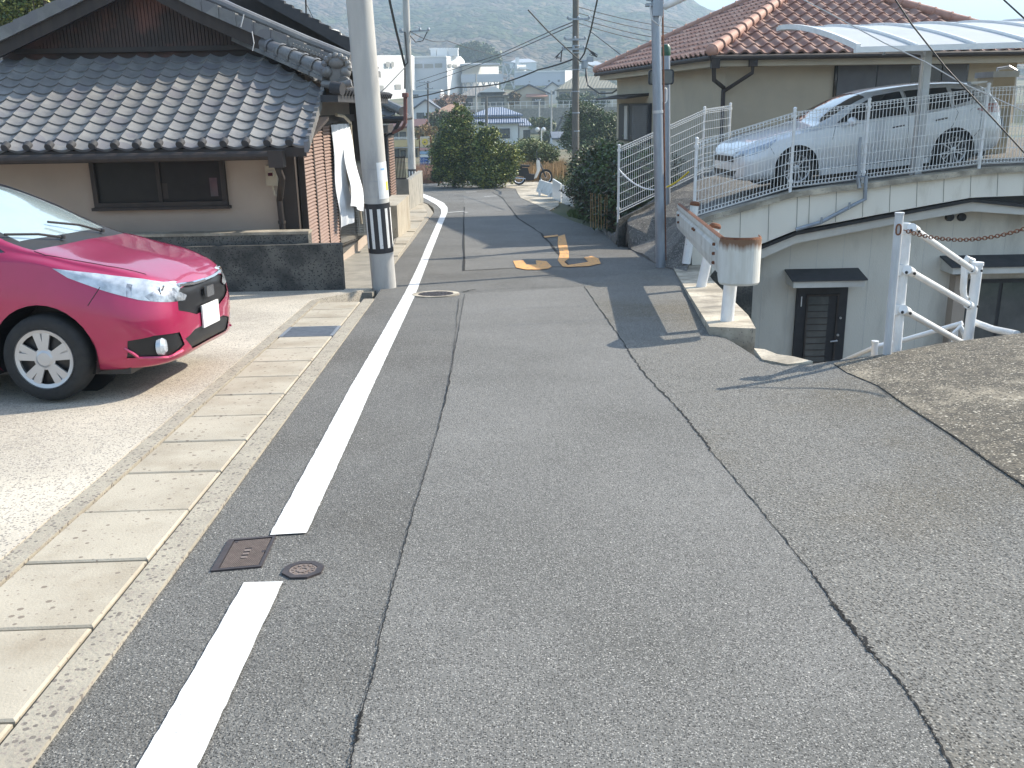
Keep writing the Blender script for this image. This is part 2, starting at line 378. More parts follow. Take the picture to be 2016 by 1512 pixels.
# painted lines
wl = [(272, 1512), (390, 1512), (556, 1148), (481, 1150)]
def edge_line(Lp, Rp, seed):
    rr = random.Random(seed); mb = MB(); Lq = xy(*dense(Lp, 30)); Rq = xy(*dense(Rp, 30))
    j = lambda p: (p.x + rr.uniform(-.002, .002), p.y, e2(p.x, p.y))
    Lq = [j(p) for p in Lq]; Rq = [j(p) for p in Rq]
    for i in range(len(Lq) - 1): mb.face([Lq[i], Lq[i + 1], Rq[i + 1], Rq[i]][::-1])
    return mb
struct('edge_line', edge_line([(155, 1720), (272, 1512), (481, 1150)], [(300, 1720), (390, 1512), (557, 1148)], 1), m_white)
struct('edge_line', edge_line([(531, 1056), (610, 912), (687, 769), (745, 670), (797, 578), (822, 527), (843, 478), (860, 440), (869, 420), (868, 412), (860, 404), (843, 394), (820, 382), (806, 376)],
                              [(604, 1052), (668, 912), (731, 769), (777, 670), (819, 578), (838, 527), (857, 478), (872, 440), (881, 418), (881, 409), (874, 400), (854, 390), (829, 380), (812, 374)], 2), m_white)
# worn orange letters on the road
mb = MB()
for poly in ([(1010, 515), (1030, 513.5), (1036, 522), (1056, 522), (1055, 514), (1076, 515.5), (1086, 526), (1080, 530), (1062, 532), (1035, 532), (1016, 528)],
             [(1099, 466), (1112, 462.5), (1120, 498), (1120, 510), (1107, 520), (1100, 510), (1102, 500), (1098, 482)],
             [(1100, 508), (1118, 523), (1158, 517), (1150, 508), (1166, 505), (1178, 510), (1183, 520), (1160, 525), (1120, 527), (1108, 526), (1098, 514)],
             [(1070, 466), (1098, 463), (1099, 466), (1073, 469)]):
    s_ = sheet(xy(*poly), e3, .5); n = len(mb.v); mb.v += s_.v; mb.f += [tuple(n + i for i in f) for f in s_.f]; mb.m += s_.m
struct('road_lettering', mb, m_orange)
mb = MB()
for a, b in (((953, 387.5), (978, 386)), ((921, 418.5), (915, 419)), ((882, 419), (915, 416.5)), ((918, 378.8), (938, 378))):
    strip(xy(a, b), .1, e3, 0, 0, mb)
struct('road_marking', mb, m_white)
# kerb strip, slabs, driveway: coordinates along/across the left road edge
A = G(63, 1512); B = G(598, 780); ku = (Vector((B.x, B.y, 0)) - Vector((A.x, A.y, 0))).normalized(); kn = Vector((-ku.y, ku.x, 0))
def KA(s, t): p = Vector((A.x, A.y, 0)) + ku * s + kn * t; return p          # s forward along kerb, t to the left
def kcoord(px, py): p = G(px, py); q = Vector((p.x - A.x, p.y - A.y, 0)); return q.dot(ku), q.dot(kn)
tk = sum(kcoord(*p)[1] for p in [(177, 1240), (293, 1107), (373, 1012), (436, 930), (489, 870)]) / 5
tl = sum(kcoord(*p)[1] for p in [(73, 1109), (165, 1015), (247, 934), (310, 872), (368, 824)]) / 5
sj = [kcoord(*p)[0] for p in [(177, 1240), (293, 1107), (373, 1012), (436, 930), (489, 870), (532, 819)]]
print('KERB', tk, tl, sj)
pitch = (sj[-1] - sj[0]) / 5
send = kcoord(735, 590)[0]
def kpoly(s0, s1, t0, t1): return [KA(s0, t0), KA(s1, t0), KA(s1, t1), KA(s0, t1)]
struct('kerb', sheet(kpoly(-6, send, .0, tk - .015), lambda X, Y: S(X, Y) + .014, .35, skirt=.3), m_kerb)
struct('gutter_bed', sheet(kpoly(-6, send, tk - .03, tl + .05), lambda X, Y: S(X, Y) - .03, .8), m_joint)
slab = None; k0 = int(-4 / pitch) - 1; ns = 0
k = k0
while True:
    s0 = sj[0] + k * pitch; s1 = s0 + pitch
    if s1 > send: break
    p = KA(s0, tk)
    cz = (S(*KA(s0, tk).xy) + S(*KA(s1, tk).xy)) / 2
    grate = abs((s0 + s1) / 2 - kcoord(665, 648)[0]) < pitch / 2
    label = 'grey steel grating set among the pale gutter slabs near the black and white banded pole' if grate else None
    if grate:
        t_ = thing('gutter_grate', label, 'grating', (KA((s0 + s1) / 2, (tk + tl) / 2).x, KA((s0 + s1) / 2, (tk + tl) / 2).y, cz))
        mb = MB()
        for q in range(14):
            u = s0 + .02 + (pitch - .04) * q / 13; a = KA(u, tk + .01); b = KA(u, tl - .01)
            mb.bar((a.x, a.y, S(a.x, a.y) + .005), (b.x, b.y, S(b.x, b.y) + .005), .012, .02)
        part('bars', mb, m_galv, t_)
        mb = MB()
        for (u0_, v0_, u1_, v1_) in ((s0 + .01, tk + .01, s1 - .01, tk + .01), (s0 + .01, tl - .01, s1 - .01, tl - .01)):
            a = KA(u0_, v0_); b = KA(u1_, v1_); mb.bar((a.x, a.y, S(a.x, a.y) + .003), (b.x, b.y, S(b.x, b.y) + .003), .03, .025)
        parts('frame', mb, m_galv, t_)
    elif s1 > -2.2:
        mb = MB(); g = .006 + R.uniform(0, .005); b_ = .008
        def cpt(s_, t_, dz): q = KA(s_, t_); return (q.x, q.y, S(q.x, q.y) + dz)
        jz = R.uniform(-.003, .003)
        lo = [cpt(s0 + g, tk + .004, -.05), cpt(s1 - g, tk + .004, -.05), cpt(s1 - g, tl - .004, -.05), cpt(s0 + g, tl - .004, -.05)]
        mi = [cpt(s0 + g, tk + .004, .006 + jz), cpt(s1 - g, tk + .004, .006 + jz), cpt(s1 - g, tl - .004, .006 + jz), cpt(s0 + g, tl - .004, .006 + jz)]
        hi = [cpt(s0 + g + b_, tk + .004 + b_, .013 + jz), cpt(s1 - g - b_, tk + .004 + b_, .013 + jz), cpt(s1 - g - b_, tl - .004 - b_, .013 + jz), cpt(s0 + g + b_, tl - .004 - b_, .013 + jz)]
        mb.hexa(lo, mi)
        for a_ in range(4): mb.face([mi[a_], mi[(a_ + 1) % 4], hi[(a_ + 1) % 4], hi[a_]])
        mb.face(hi)
        d = R.uniform(-1, 1)
        single('gutter_slab', mb, m_slab, 'x', 'slab', 'pale concrete slabs covering the roadside gutter')
    k += 1
NUMW = ['first', 'second', 'third', 'fourth', 'fifth', 'sixth', 'seventh', 'eighth', 'ninth', 'tenth', 'eleventh', 'twelfth', 'thirteenth', 'fourteenth', 'fifteenth', 'sixteenth', 'seventeenth', 'eighteenth', 'nineteenth', 'twentieth', 'twenty-first', 'twenty-second', 'twenty-third', 'twenty-fourth']
sl_ = sorted([o for o in C.objects if o.name.startswith('gutter_slab')], key=lambda o: o.location.y)
for i, o in enumerate(sl_): o['label'] = 'pale speckled concrete gutter slab, the %s one counted from the bottom left corner towards the banded pole' % NUMW[min(i, 23)]
# driveway concrete
edge_t = tl + .11
struct('slab_edging', sheet(kpoly(-6, send, tl + .012, edge_t), lambda X, Y: S(X, Y) + .012, .4, skirt=.1), m_kerb)
p1 = KA(-6, edge_t + .012); p2 = KA(send, edge_t + .012); p3 = G(677, 572); 
def SD(X, Y): return S(X, Y) + .01
struct('driveway', sheet([p1, p2, Vector((p3.x + .35, p3.y + .1, 0)), Vector((-9, 12.6, 0)), Vector((-12, 12.6, 0)), Vector((-12, -5, 0))], SD, .7, skirt=3), m_conc)
struct('house_plot', sheet([Vector((-14, 12.0, 0)), Vector((G(735, 570).x, 12.0, 0)), Vector((-1.6, 13.6, 0)), Vector((-1.5, 16, 0)), Vector((-1.6, 21, 0)), Vector((-2.6, 30, 0)), Vector((-4.6, 41, 0)), Vector((-14, 41, 0))], lambda X, Y: rprof(Y) - .02, 1.2, skirt=3), m_block)
# far pavement on the left beyond the pole
fp = xy((776, 521), (811, 476), (839, 438), (853, 419), (842, 404), (812, 391), (800, 392), (786, 425), (778, 470), (752, 520))
struct('pavement', sheet(fp, lambda X, Y: S(X, Y) + .02, .8, skirt=.2), m_kerb)
fs = [((784, 508), (760, 508)), ((801, 484), (776, 484)), ((818, 459), (784, 459)), ((832, 438), (790, 438)), ((843, 420), (797, 420)), ((834, 405), (800, 405)), ((813, 396), (800, 396))]
wf = ['nearest the banded pole', 'second beyond the banded pole', 'third beyond the banded pole', 'fourth beyond the banded pole, at the bend', 'at the tightest part of the bend', 'last before the far slim pole']
for i in range(len(fs) - 1):
    q = [fs[i][0], fs[i + 1][0], fs[i + 1][1], fs[i][1]]; pts = xy(*q); c = sum(pts, Vector()) / 4
    pts = [c + (p - c) * .93 for p in pts]
    mb = sheet(pts, lambda X, Y: S(X, Y) + .035, .8, skirt=.04)
    single('pavement_slab', mb, m_slab, 'cream pavement slab %s' % wf[i], 'slab', 'cream pavement slabs at the bend')
# concrete by the scooter
sc_ = xy((988, 369), (1015, 372), (1025, 390), (1082, 415), (1100, 405), (1100, 358), (1000, 357))
struct('concrete_pad', sheet(sc_, lambda X, Y: S(X, Y) + .012, 1, skirt=.3), m_found)
# road beyond: grass bank
# ---------------------------------------------------------------- covers in the road
def frame_on(px, py):
    p = G(px, py); return p
ca = xy((415, 1127), (515, 1118), (544, 1057), (450, 1065))
c0 = sum(ca, Vector()) / 4
t = thing('meter_box_cover', 'rusty brown square iron cover with fine grid tread beside the break in the white line', 'cover', (c0.x, c0.y, e1(c0.x, c0.y)))
def lerpq(q, u, v): return q[0].lerp(q[1], u).lerp(q[3].lerp(q[2], u), v)
mb = MB()
def qbox(mb, q, u0, u1, v0, v1, z0, z1, m=0):
    ps = [lerpq(q, u0, v0), lerpq(q, u1, v0), lerpq(q, u1, v1), lerpq(q, u0, v1)]
    mb.hexa([(p.x, p.y, S(p.x, p.y) + z0) for p in ps], [(p.x, p.y, S(p.x, p.y) + z1) for p in ps], m)
qbox(mb, ca, 0, .13, 0, 1, -.02, .008); qbox(mb, ca, .94, 1, 0, 1, -.02, .008); qbox(mb, ca, .13, .94, 0, .05, -.02, .008); qbox(mb, ca, .13, .94, .95, 1, -.02, .008)
parts('frame', mb, m_cover, t)
mb = MB(); qbox(mb, ca, .15, .93, .06, .94, -.02, .003)
NG = 22
for i in range(NG):
    for j in range(NG):
        if 8 < i < 13 and 5 < j < 15: continue
        u = .16 + .76 * i / NG; v = .07 + .86 * j / NG
        qbox(mb, ca, u, u + .76 / NG * .62, v, v + .86 / NG * .62, .0025, .0070, 1)
for j in (6.2, 9, 11.8):
    qbox(mb, ca, .48, .60, .07 + .86 * j / NG, .07 + .86 * (j + 1.6) / NG, .0025, .0082, 1)
qbox(mb, ca, .17, .24, .86, .92, .0025, .0076); qbox(mb, ca, .86, .92, .45, .52, .0025, .0076)
part('lid', mb, [m_cover, m_coverl], t)
c0 = G(597, 1124); t = thing('valve_cover', 'small octagonal iron valve cover with pale patterned lid on the asphalt', 'cover', (c0.x, c0.y, e1(c0.x, c0.y)))
mb = MB(); rad = .0
rad = abs(G(640, 1120).x - G(555, 1125).x) / 2
def ring(r0, r1, z0, z1, n, mb, m=0, ph=.39, c=c0):
    for k in range(n):
        a, b = 2 * math.pi * k / n + ph, 2 * math.pi * (k + 1) / n + ph
        q = [(r0, a), (r1, a), (r1, b), (r0, b)]; ps = [(c.x + r_ * math.cos(t_), c.y + r_ * math.sin(t_)) for r_, t_ in q]
        mb.hexa([(x, y, S(x, y) + z0) for x, y in ps], [(x, y, S(x, y) + z1) for x, y in ps], m)
ring(rad * .68, rad, -.02, .009, 8, mb); part('frame', mb, m_cover, t)
mb = MB(); ring(.001, rad * .66, -.02, .004, 24, mb)
for k in range(12):
    a = 2 * math.pi * k / 12
    for r_ in (.25, .47):
        ring_c = Vector((c0.x + rad * r_ * math.cos(a + r_), c0.y + rad * r_ * math.sin(a + r_), 0)); ring(.001, rad * .085, .0035, .0075, 6, mb, 1, 0, ring_c)
ring(rad * .55, rad * .64, .0035, .007, 24, mb, 1)
part('lid', mb, [m_coverl, m_coverl], t)
c0 = G(858, 580); t = thing('manhole_cover', 'round dark manhole cover in a pale concrete ring beside the white line', 'manhole', (c0.x, c0.y, e1(c0.x, c0.y)))
r1 = abs(G(910, 580).x - G(818, 580).x) / 2
mb = MB(); ring(r1 * .76, r1, -.02, .013, 32, mb, c=c0); part('collar', mb, m_found, t)
mb = MB(); ring(.001, r1 * .75, -.02, .010, 32, mb, c=c0)
for k in range(60):
    a = k * 2.4; r_ = r1 * .7 * math.sqrt((k + .5) / 60); ring(.001, .018, .0095, .015, 5, mb, 0, 0, Vector((c0.x + r_ * math.cos(a), c0.y + r_ * math.sin(a), 0)))
part('lid', mb, m_cover, t)
# ================================================================ left tiled house
def wave(t, a=.030, b=.020):
    t = t % 1
    return -a * math.sin(math.pi * t / .80) if t < .80 else b * math.sin(math.pi * (t - .80) / .20)
def barrel(t):
    t = t % 1
    return .055 * math.sin(math.pi * t / .55) if t < .55 else -.02 * math.sin(math.pi * (t - .55) / .45)
def tile_field(mb, org, U, V, Nn, wid, length, pu, pv, prof, step=.02, clips=(), nu=9, m=0, curl=0.0):
    """rows of pressed tiles: org corner at the eave, U along the eave, V up the slope, Nn outward normal"""
    org = Vector(org); U = Vector(U).normalized(); V = Vector(V).normalized(); Nn = Vector(Nn).normalized()
    bm = bmesh.new(); cu = int(round(wid / pu)); cv = int(round(length / pv)); rr = random.Random(3)
    tot = cu * nu
    for r in range(cv):
        rows = []
        for (v, h) in ((r * pv, step), ((r + 1) * pv + .001, 0.0), (r * pv, -.012)):
            row = []
            for i in range(tot + 1):
                t = i / nu; hh = prof(t)
                row.append(bm.verts.new(org + U * (t * pu) + V * (v) + Nn * (h + hh)))
            rows.append(row)
        for i in range(tot):
            for a_, b_ in ((0, 1), (2, 0)):
                try: bm.faces.new((rows[a_][i], rows[a_][i + 1], rows[b_][i + 1], rows[b_][i]))
                except ValueError: pass
    for co, no in clips:
        bmesh.ops.bisect_plane(bm, geom=bm.verts[:] + bm.edges[:] + bm.faces[:], plane_co=co, plane_no=no, clear_outer=True)
    bm.verts.ensure_lookup_table(); bm.verts.index_update(); n = len(mb.v)
    for v in bm.verts: mb.v.append(tuple(v.co))
    for f in bm.faces: mb.f.append(tuple(n + v.index for v in f.verts)); mb.m.append(m)
    bm.free()
YE, ZE, SLP = 11.95, 1.14, .48
ev = P(300, 291, YE); ZE = ev.z
rp = lambda px, py: onslope(px, py, YE, ZE, SLP)
eR = rp(592, 287); vR = rp(628, 170); hT = rp(500, 104); gB = rp(250, 103)
print('ROOF', ev, eR, vR, hT, gB)
hx = eR.x; base = P(560, 455, 12.9)
H = thing('tiled_house', 'dark wooden house with glossy grey pantile roof and beige walls left of the road', 'house', (hx - 2, 13.5, rprof(13) - .2))
YG = hT.y                     # gable plane
XL = -9.6
nrm = Vector((0, -SLP, 1)).normalized(); vv = Vector((0, 1, SLP)).normalized()
# rows of front lean-to roof, right end cut by the verge and by the hip
mb = MB(); pu = .268
lenr = (YG - YE) / vv.y + .05
vdir = (Vector((vR.x, vR.y, 0)) - Vector((eR.x, eR.y, 0))).normalized()
hdir = (Vector((hT.x, hT.y, 0)) - Vector((vR.x, vR.y, 0))).normalized()
clips = [(eR + Vector((.06, 0, 0)), (vdir.y, -vdir.x, 0)), (vR, (hdir.y, -hdir.x, 0))]
nw = int((hx - XL + 1.6) / pu)
tile_field(mb, (XL, YE, ZE), (1, 0, 0), vv, nrm, nw * pu, lenr, pu, .232, wave, .02, clips)
roof = part('roof', mb, m_tile, H, smooth=True, ang=30)
# eave round tile ends, verge tiles, hip ridge
mb = MB()
x = XL + pu * .84
while x < eR.x:
    mb.lathe([(0, 0), (.045, 0), (.05, .02), (.05, .09)], (x, YE - .035, ZE + .028), (0, 1, SLP), 12); x += pu
parts('eave_tile', mb, m_tiledk, roof, smooth=True)
mb = MB(); nvt = 11
for i in range(nvt):
    a = eR.lerp(vR, i / nvt) + Vector((.06, 0, .02)); b = eR.lerp(vR, (i + 1) / nvt) + Vector((.06, 0, .0))
    mb.hexa([a + Vector((-.02, 0, -.10)), a + Vector((.03, 0, -.10)), a + Vector((.03, 0, .03)), a + Vector((-.02, 0, .03))], [b + Vector((-.02, 0, -.09)), b + Vector((.03, 0, -.09)), b + Vector((.03, 0, .012)), b + Vector((-.02, 0, .012))])
parts('verge_tile', mb, m_tile, roof)
mb = MB(); up1 = Vector((0, 0, 1)); n = 8
hA = rp(470, 92) + Vector((0, 0, .1)); hB = vR + Vector((.12, -.05, .1))
for i in range(n):
    a = hA.lerp(hB, i / n); b = hA.lerp(hB, (i + 1) / n + .02)
    mb.tube([a + up1 * .10, b + up1 * .10], [.085, .10], 12); mb.bar(a, b, .22, .05); mb.bar(a + up1 * .045, b + up1 * .045, .17, .04)
    mb.lathe([(.105, -.02), (.115, 0), (.105, .03)], b + up1 * .10, (hB - hA), 12)
part('hip_ridge', mb, m_tile, roof, smooth=True)
mb = MB(); c = hB + Vector((.16, -.06, .10)); dv = (hB - hA).normalized()
mb.ball(c + Vector((0, 0, .1)), .13, 14, sc=(1.1, .8, .8)); mb.ball(c + Vector((-.13, -.05, -.02)), .075, 12); mb.ball(c + Vector((.12, -.05, -.03)), .075, 12)
for a in range(9):
    an = math.pi * a / 8; mb.ball(c + Vector((.17 * math.cos(an), -.06, .02 + .16 * math.sin(an))), .045, 8)
mb.box(c.x - .10, c.x + .10, c.y - .05, c.y + .08, c.z - .14, c.z + .08); mb.lathe([(.0, 0), (.075, 0), (.08, .05)], c + Vector((.10, -.12, -.16)), (0, 1, .2), 14)
mb.tube([c + Vector((-.2, 0, -.17)), c + Vector((0, -.12, -.2)), c + Vector((.2, -.12, -.17))], .05, 10)
part('ridge_end_ornament', mb, m_tile, roof, smooth=True)
# right-hand lean-to roof along the road side (runs away from the camera)
e1r = P(672, 176, 13.2); e2r = Vector((e1r.x + .25, 24, e1r.z - .02))
mb = MB(); sN = Vector((SLP, 0, 1)).normalized()
tile_field(mb, (e1r.x, 13.15, e1r.z - .05), (0, 1, 0), Vector((-1, 0, SLP)), Vector((SLP, 0, 1)), 5.4, 2.2, .268, .232, lambda t: wave(-t), .02, [((vR.x, vR.y, 0), (-.75, -.66, 0))], 7)
part('side_roof', mb, m_tile, H, smooth=True, ang=30)
mb = MB(); k = 0
yy = 13.3
while yy < 18.4:
    mb.tube([(e1r.x - .02, yy, e1r.z - .0), (e1r.x + .06, yy, e1r.z - .04)], .05, 10); yy += .268
mb.box(e1r.x - .25, e1r.x - .02, 13.0, 18.5, e1r.z - .16, e1r.z - .07, 0)
mb.tube([(e1r.x - .1, 13.05, e1r.z + .02), (e1r.x + .05, 13.0, e1r.z)], .085, 14)
part('side_eave', mb, m_tiledk, H, smooth=True)
# gable wall, barge boards, main roof
a1 = P(45, 100, YG + .15); a2 = P(470, 93, YG + .15); apx = P(262, -66, YG + .15)
yg = YG + .15
rl = P(-40, 82, yg - .7); 
def gp(px, py, Y=None): return P(px, py, Y or (yg - .42))
mb = MB(); _q = [gp(*p) for p in [(-30, 79), (125, 3), (262, -66), (375, -5), (500, 50), (600, 93)]]
mb.prism([(_q[0].x, yg, a1.z - .4), (_q[-1].x, yg, a1.z - .4)] + [(p.x, yg, p.z - .12) for p in _q[::-1]], (0, 3.5, 0))
part('gable_wall', mb, m_reddk, H)
mb = MB(); nb = 60
for i in range(nb):
    x = a1.x + (a2.x - a1.x) * i / nb; zt = apx.z + .1 - abs(x - apx.x) * (apx.z - a2.z) / (a2.x - apx.x) * .93
    if zt > a1.z + .05: mb.box(x + .012, x + (a2.x - a1.x) / nb, yg - .018, yg - .002, a1.z - .02, zt)
part('gable_boards', mb, m_reddk, H)
mb = MB(); mb.box(a1.x - .1, a2.x + .2, yg - .07, yg - .02, a1.z - .05, a1.z + .02); part('gable_sill', mb, m_brown, H)
# rakes
for name, pts in (('left', [(-30, 79), (125, 3), (262, -66)]), ('right', [(262, -66), (375, -5), (500, 50), (600, 93), (686, 127)])):
    mb = MB(); q = [gp(*p) for p in pts]
    for a, b in zip(q, q[1:]):
        mb.hexa([a + Vector((0, 0, -.30)), a + Vector((0, .06, -.30)), a + Vector((0, .06, 0)), a], [b + Vector((0, 0, -.30)), b + Vector((0, .06, -.30)), b + Vector((0, .06, 0)), b])
    part('barge_board', mb, m_brown, H)
    mb = MB()
    L_ = [0]
    for a, b in zip(q, q[1:]): L_.append(L_[-1] + (b - a).length)
    def at(s):
        for i in range(len(q) - 1):
            if s <= L_[i + 1] + 1e-6: return q[i].lerp(q[i + 1], (s - L_[i]) / (L_[i + 1] - L_[i]))
        return q[-1]
    s = 0
    sgn = 1 if name == 'right' else -1
    while s + .26 < L_[-1]:
        a = at(s if sgn > 0 else s + .26); b = at(s + .26 if sgn > 0 else s)
        mb.hexa([a + Vector((0, -.05, -.12)), a + Vector((0, .14, -.12)), a + Vector((0, .14, .045)), a + Vector((0, -.05, .045))], [b + Vector((0, -.065, -.12)), b + Vector((0, .14, -.12)), b + Vector((0, .14, .06)), b + Vector((0, -.065, .06))])
        s += .255
    # main roof slab going back + ribs
    for a, b in zip(q, q[1:]):
        mb.hexa([a + Vector((0, 0, -.08)), a + Vector((0, 3.6, -.08)), a + Vector((0, 3.6, .03)), a + Vector((0, 0, .03))], [b + Vector((0, 0, -.08)), b + Vector((0, 3.6, -.08)), b + Vector((0, 3.6, .03)), b + Vector((0, 0, .03))])
    for j in range(1, 13):
        yj = j * .27
        mb.tube([p + Vector((0, yj, .05)) for p in q], .05, 6)
    part('main_roof', mb, m_tile, H)
mb = MB()
q = [gp(*p) for p in [(375, -5), (500, 50), (600, 93), (686, 127)]]
mb.tube([p + Vector((0, .2, .10)) for p in q], .07, 10); part('verge_ridge', mb, m_tile, H, smooth=True)
mb = MB(); a = gp(578, 88); b = gp(684, 130)
for i in range(18):
    p = a.lerp(b, i / 17); mb.tube([p + Vector((.0, -.12, .0)), p + Vector((.0, .05, .0)), p + Vector((-.02, .05, -.10))], .028, 8)
parts('verge_tile_end', mb, m_tile, H, smooth=True)
# second roof behind, higher to the right
mb = MB(); q = [P(*p, 17.5) for p in [(480, -30), (545, 5), (610, 40), (690, 86)]]
for a, b in zip(q, q[1:]):
    mb.hexa([a + Vector((0, 0, -.1)), a + Vector((0, 2.0, -.1)), a + Vector((0, 2.0, .05)), a + Vector((0, 0, .05))], [b + Vector((0, 0, -.1)), b + Vector((0, 2.0, -.1)), b + Vector((0, 2.0, .05)), b + Vector((0, 0, .05))])
    for k in range(4):
        p = a.lerp(b, k / 4); r_ = a.lerp(b, (k + 1) / 4); mb.hexa([p + Vector((0, -.06, -.14)), p + Vector((0, .1, -.14)), p + Vector((0, .1, .05)), p + Vector((0, -.06, .05))], [r_ + Vector((0, -.06, -.14)), r_ + Vector((0, .1, -.14)), r_ + Vector((0, .1, .10)), r_ + Vector((0, -.06, .10))])
part('rear_roof', mb, m_tiledk, H)
mb = MB(); mb.prism([(q[0].x - 3, 17.9, q[0].z - 3), (q[3].x + .05, 17.9, q[0].z - 3), (q[3].x + .05, 17.9, q[3].z - .1), (q[0].x, 17.9, q[0].z - .1), (q[0].x - 3, 17.9, q[0].z - .3)], (0, 1.5, 0)); part('rear_gable', mb, m_brown, H)
# walls
YW = 12.75; g0 = rprof(YW) - .3
wr = P(575, 400, YW).x
mb = MB(); mb.box(XL, wr, YW, YW + 2.5, g0, ZE + .35); mb.box(XL, wr - .2, YW + 2.5, 18.4, g0, e1r.z + .8); part('wall', mb, m_stucco, H)
# upper side wall (pale) above the shutters, behind the verge
sx = wr
def SW(px, py, off=0):                 # point on the road-side wall plane X = sx + off
    d = ray(px, py); t = (sx + off) / d.x; return CAM + d * t
mb = MB()
zt = e1r.z - .1
mb.box(sx - .1, sx + .02, YW + .55, 19.6, g0, zt); part('side_wall', mb, m_stucco, H)
# window in front wall
def wbox(mb, px0, py0, px1, py1, Y, th, m=0, front=0.0):
    a = P(px0, (py0 + py1) / 2, Y); b = P(px1, (py0 + py1) / 2, Y); t_ = P((px0 + px1) / 2, py0, Y); u_ = P((px0 + px1) / 2, py1, Y)
    mb.box(a.x, b.x, Y - front, Y + th, u_.z, t_.z, m)
    return a.x, b.x, u_.z, t_.z
mb = MB(); X0, X1, Z0, Z1 = wbox(mb, 183, 296, 446, 406, YW, .02, 0, .07)
mb = MB(); fwid = .06
mb.box(X0, X1, YW - .08, YW, Z0, Z0 + fwid); mb.box(X0, X1, YW - .08, YW, Z1 - .1, Z1); mb.box(X0, X0 + fwid, YW - .08, YW, Z0 + fwid, Z1 - .1); mb.box(X1 - fwid, X1, YW - .08, YW, Z0 + fwid, Z1 - .1)
mb.box((X0 + X1) / 2 - .025, (X0 + X1) / 2 + .025, YW - .06, YW, Z0 + fwid, Z1 - .1)
mb.box(X0 - .03, X1 + .03, YW - .11, YW, Z0 - .04, Z0 - .001)
wn = part('window', mb, m_brown, H)
mb = MB(); mb.box(X0 + fwid, X1 - fwid, YW - .03, YW - .012, Z0 + fwid, Z1 - .1)
mb.box(X1 - .22, X1 - .12, YW - .034, YW - .031, Z0 + .12, Z0 + .36, 1); mb.box(X0 + .85, X0 + .98, YW - .034, YW - .031, Z0 + .10, Z0 + .30, 2)
part('pane', mb, [m_panedk, m_glass, m_brown], wn)
# eave soffit, fascia, gutter, downpipe
mb = MB(); mb.box(XL, eR.x + .05, YE + .02, YE + .06, ZE - .14, ZE - .02); mb.hexa([(XL, YE + .06, ZE - .06), (eR.x, YE + .06, ZE - .06), (eR.x, YE + .06, ZE - .03), (XL, YE + .06, ZE - .03)], [(XL, YW + .1, ZE + .28), (eR.x + .2, YW + .1, ZE + .28), (eR.x + .2, YW + .1, ZE + .32), (XL, YW + .1, ZE + .32)])
part('eave_board', mb, m_brown, H)
mb = MB()
for s in range(9):
    pass
gut = [(XL, YE - .06, ZE - .10), (eR.x - .22, YE - .06, ZE - .115)]
mb.tube(gut, .055, 10); dx = eR.x - .30
mb.box(dx - .09, dx + .09, YE - .12, YE + .03, ZE - .26, ZE - .06)
dp = [(dx, YE - .05, ZE - .25), (dx + .02, YE + .05, ZE - .40), (P(556, 420, YW).x, YW - .09, ZE - .72), (P(566, 450, YW).x - .02, YW - .09, g0)]
mb.tube(dp, .042, 10)
for z in (.3, .75, 1.2): mb.lathe([(.052, -.02), (.052, .02)], Vector(dp[2]).lerp(Vector(dp[3]), z / 1.5), Vector(dp[3]) - Vector(dp[2]), 12)
part('gutter', mb, m_brown, H, smooth=True)
# electricity meter box
mt = P(537, 345, YW); mb = MB(); mb.box(mt.x - .07, mt.x + .07, YW - .10, YW, mt.z - .13, mt.z + .13); mb.lathe([(0, 0), (.045, 0), (.05, .03)], (mt.x, YW - .13, mt.z + .02), (0, 1, 0), 14)
mb.tube([(mt.x, YW - .05, mt.z - .13), (mt.x + .02, YW - .06, mt.z - .25), (mt.x + .12, YW - .05, mt.z - .30)], .014, 8)
tM = thing('meter_box', 'small beige electricity meter box on the wall beside the brown downpipe', 'meter', (mt.x, YW, mt.z)); part('case', mb, m_cream, tM, smooth=True)
mb = MB(); mb.box(mt.x - .03, mt.x + .03, YW - .136, YW - .131, mt.z - .0, mt.z + .04); part('dial', mb, m_glassdk, tM)
# road-side wall: posts, louvred shutter boxes, louvre panel, white sheets
def sbox(mb, y0, y1, z0, z1, x0, x1, m=0): mb.box(sx + x0, sx + x1, y0, y1, z0, z1, m)
zb = S(sx, 13) - .05
Yp = lambda px: SW(px, 340, .1).y
mb = MB(); ztop1 = SW(585, 292, .15).z
sbox(mb, YW - .02, YW + .10, zb, ztop1 + .35, -.12, .08); part('corner_post', mb, m_brown, H)
ya, yb = YW + .12, Yp(632)
def louvres(y0, y1, z0, z1, xo, nm, par, frame=m_brown):
    mb = MB()
    mb.box(sx + xo - .05, sx + xo, y0, y1, z0, z1, 1)
    z = z0 + .04
    while z < z1 - .05:
        mb.hexa([(sx + xo, y0 + .03, z), (sx + xo + .030, y0 + .03, z - .012), (sx + xo + .030, y0 + .03, z - .002), (sx + xo, y0 + .03, z + .034)], [(sx + xo, y1 - .03, z), (sx + xo + .030, y1 - .03, z - .012), (sx + xo + .030, y1 - .03, z - .002), (sx + xo, y1 - .03, z + .034)]); z += .048
    mb.box(sx + xo, sx + xo + .035, y0, y0 + .03, z0, z1, 1); mb.box(sx + xo, sx + xo + .035, y1 - .03, y1, z0, z1, 1); mb.box(sx + xo, sx + xo + .035, y0 + .03, y1 - .03, z1 - .03, z1, 1)
    return part(nm, mb, [m_louvre, frame], par)
ym = (ya + yb) / 2 - .04
louvres(ya, ym, zb, ztop1 + .25, .14, 'shutter', H); louvres(ym + .004, yb, zb, ztop1 + .30, .14, 'shutter', H)
ztop2 = SW(645, 243, .1).z
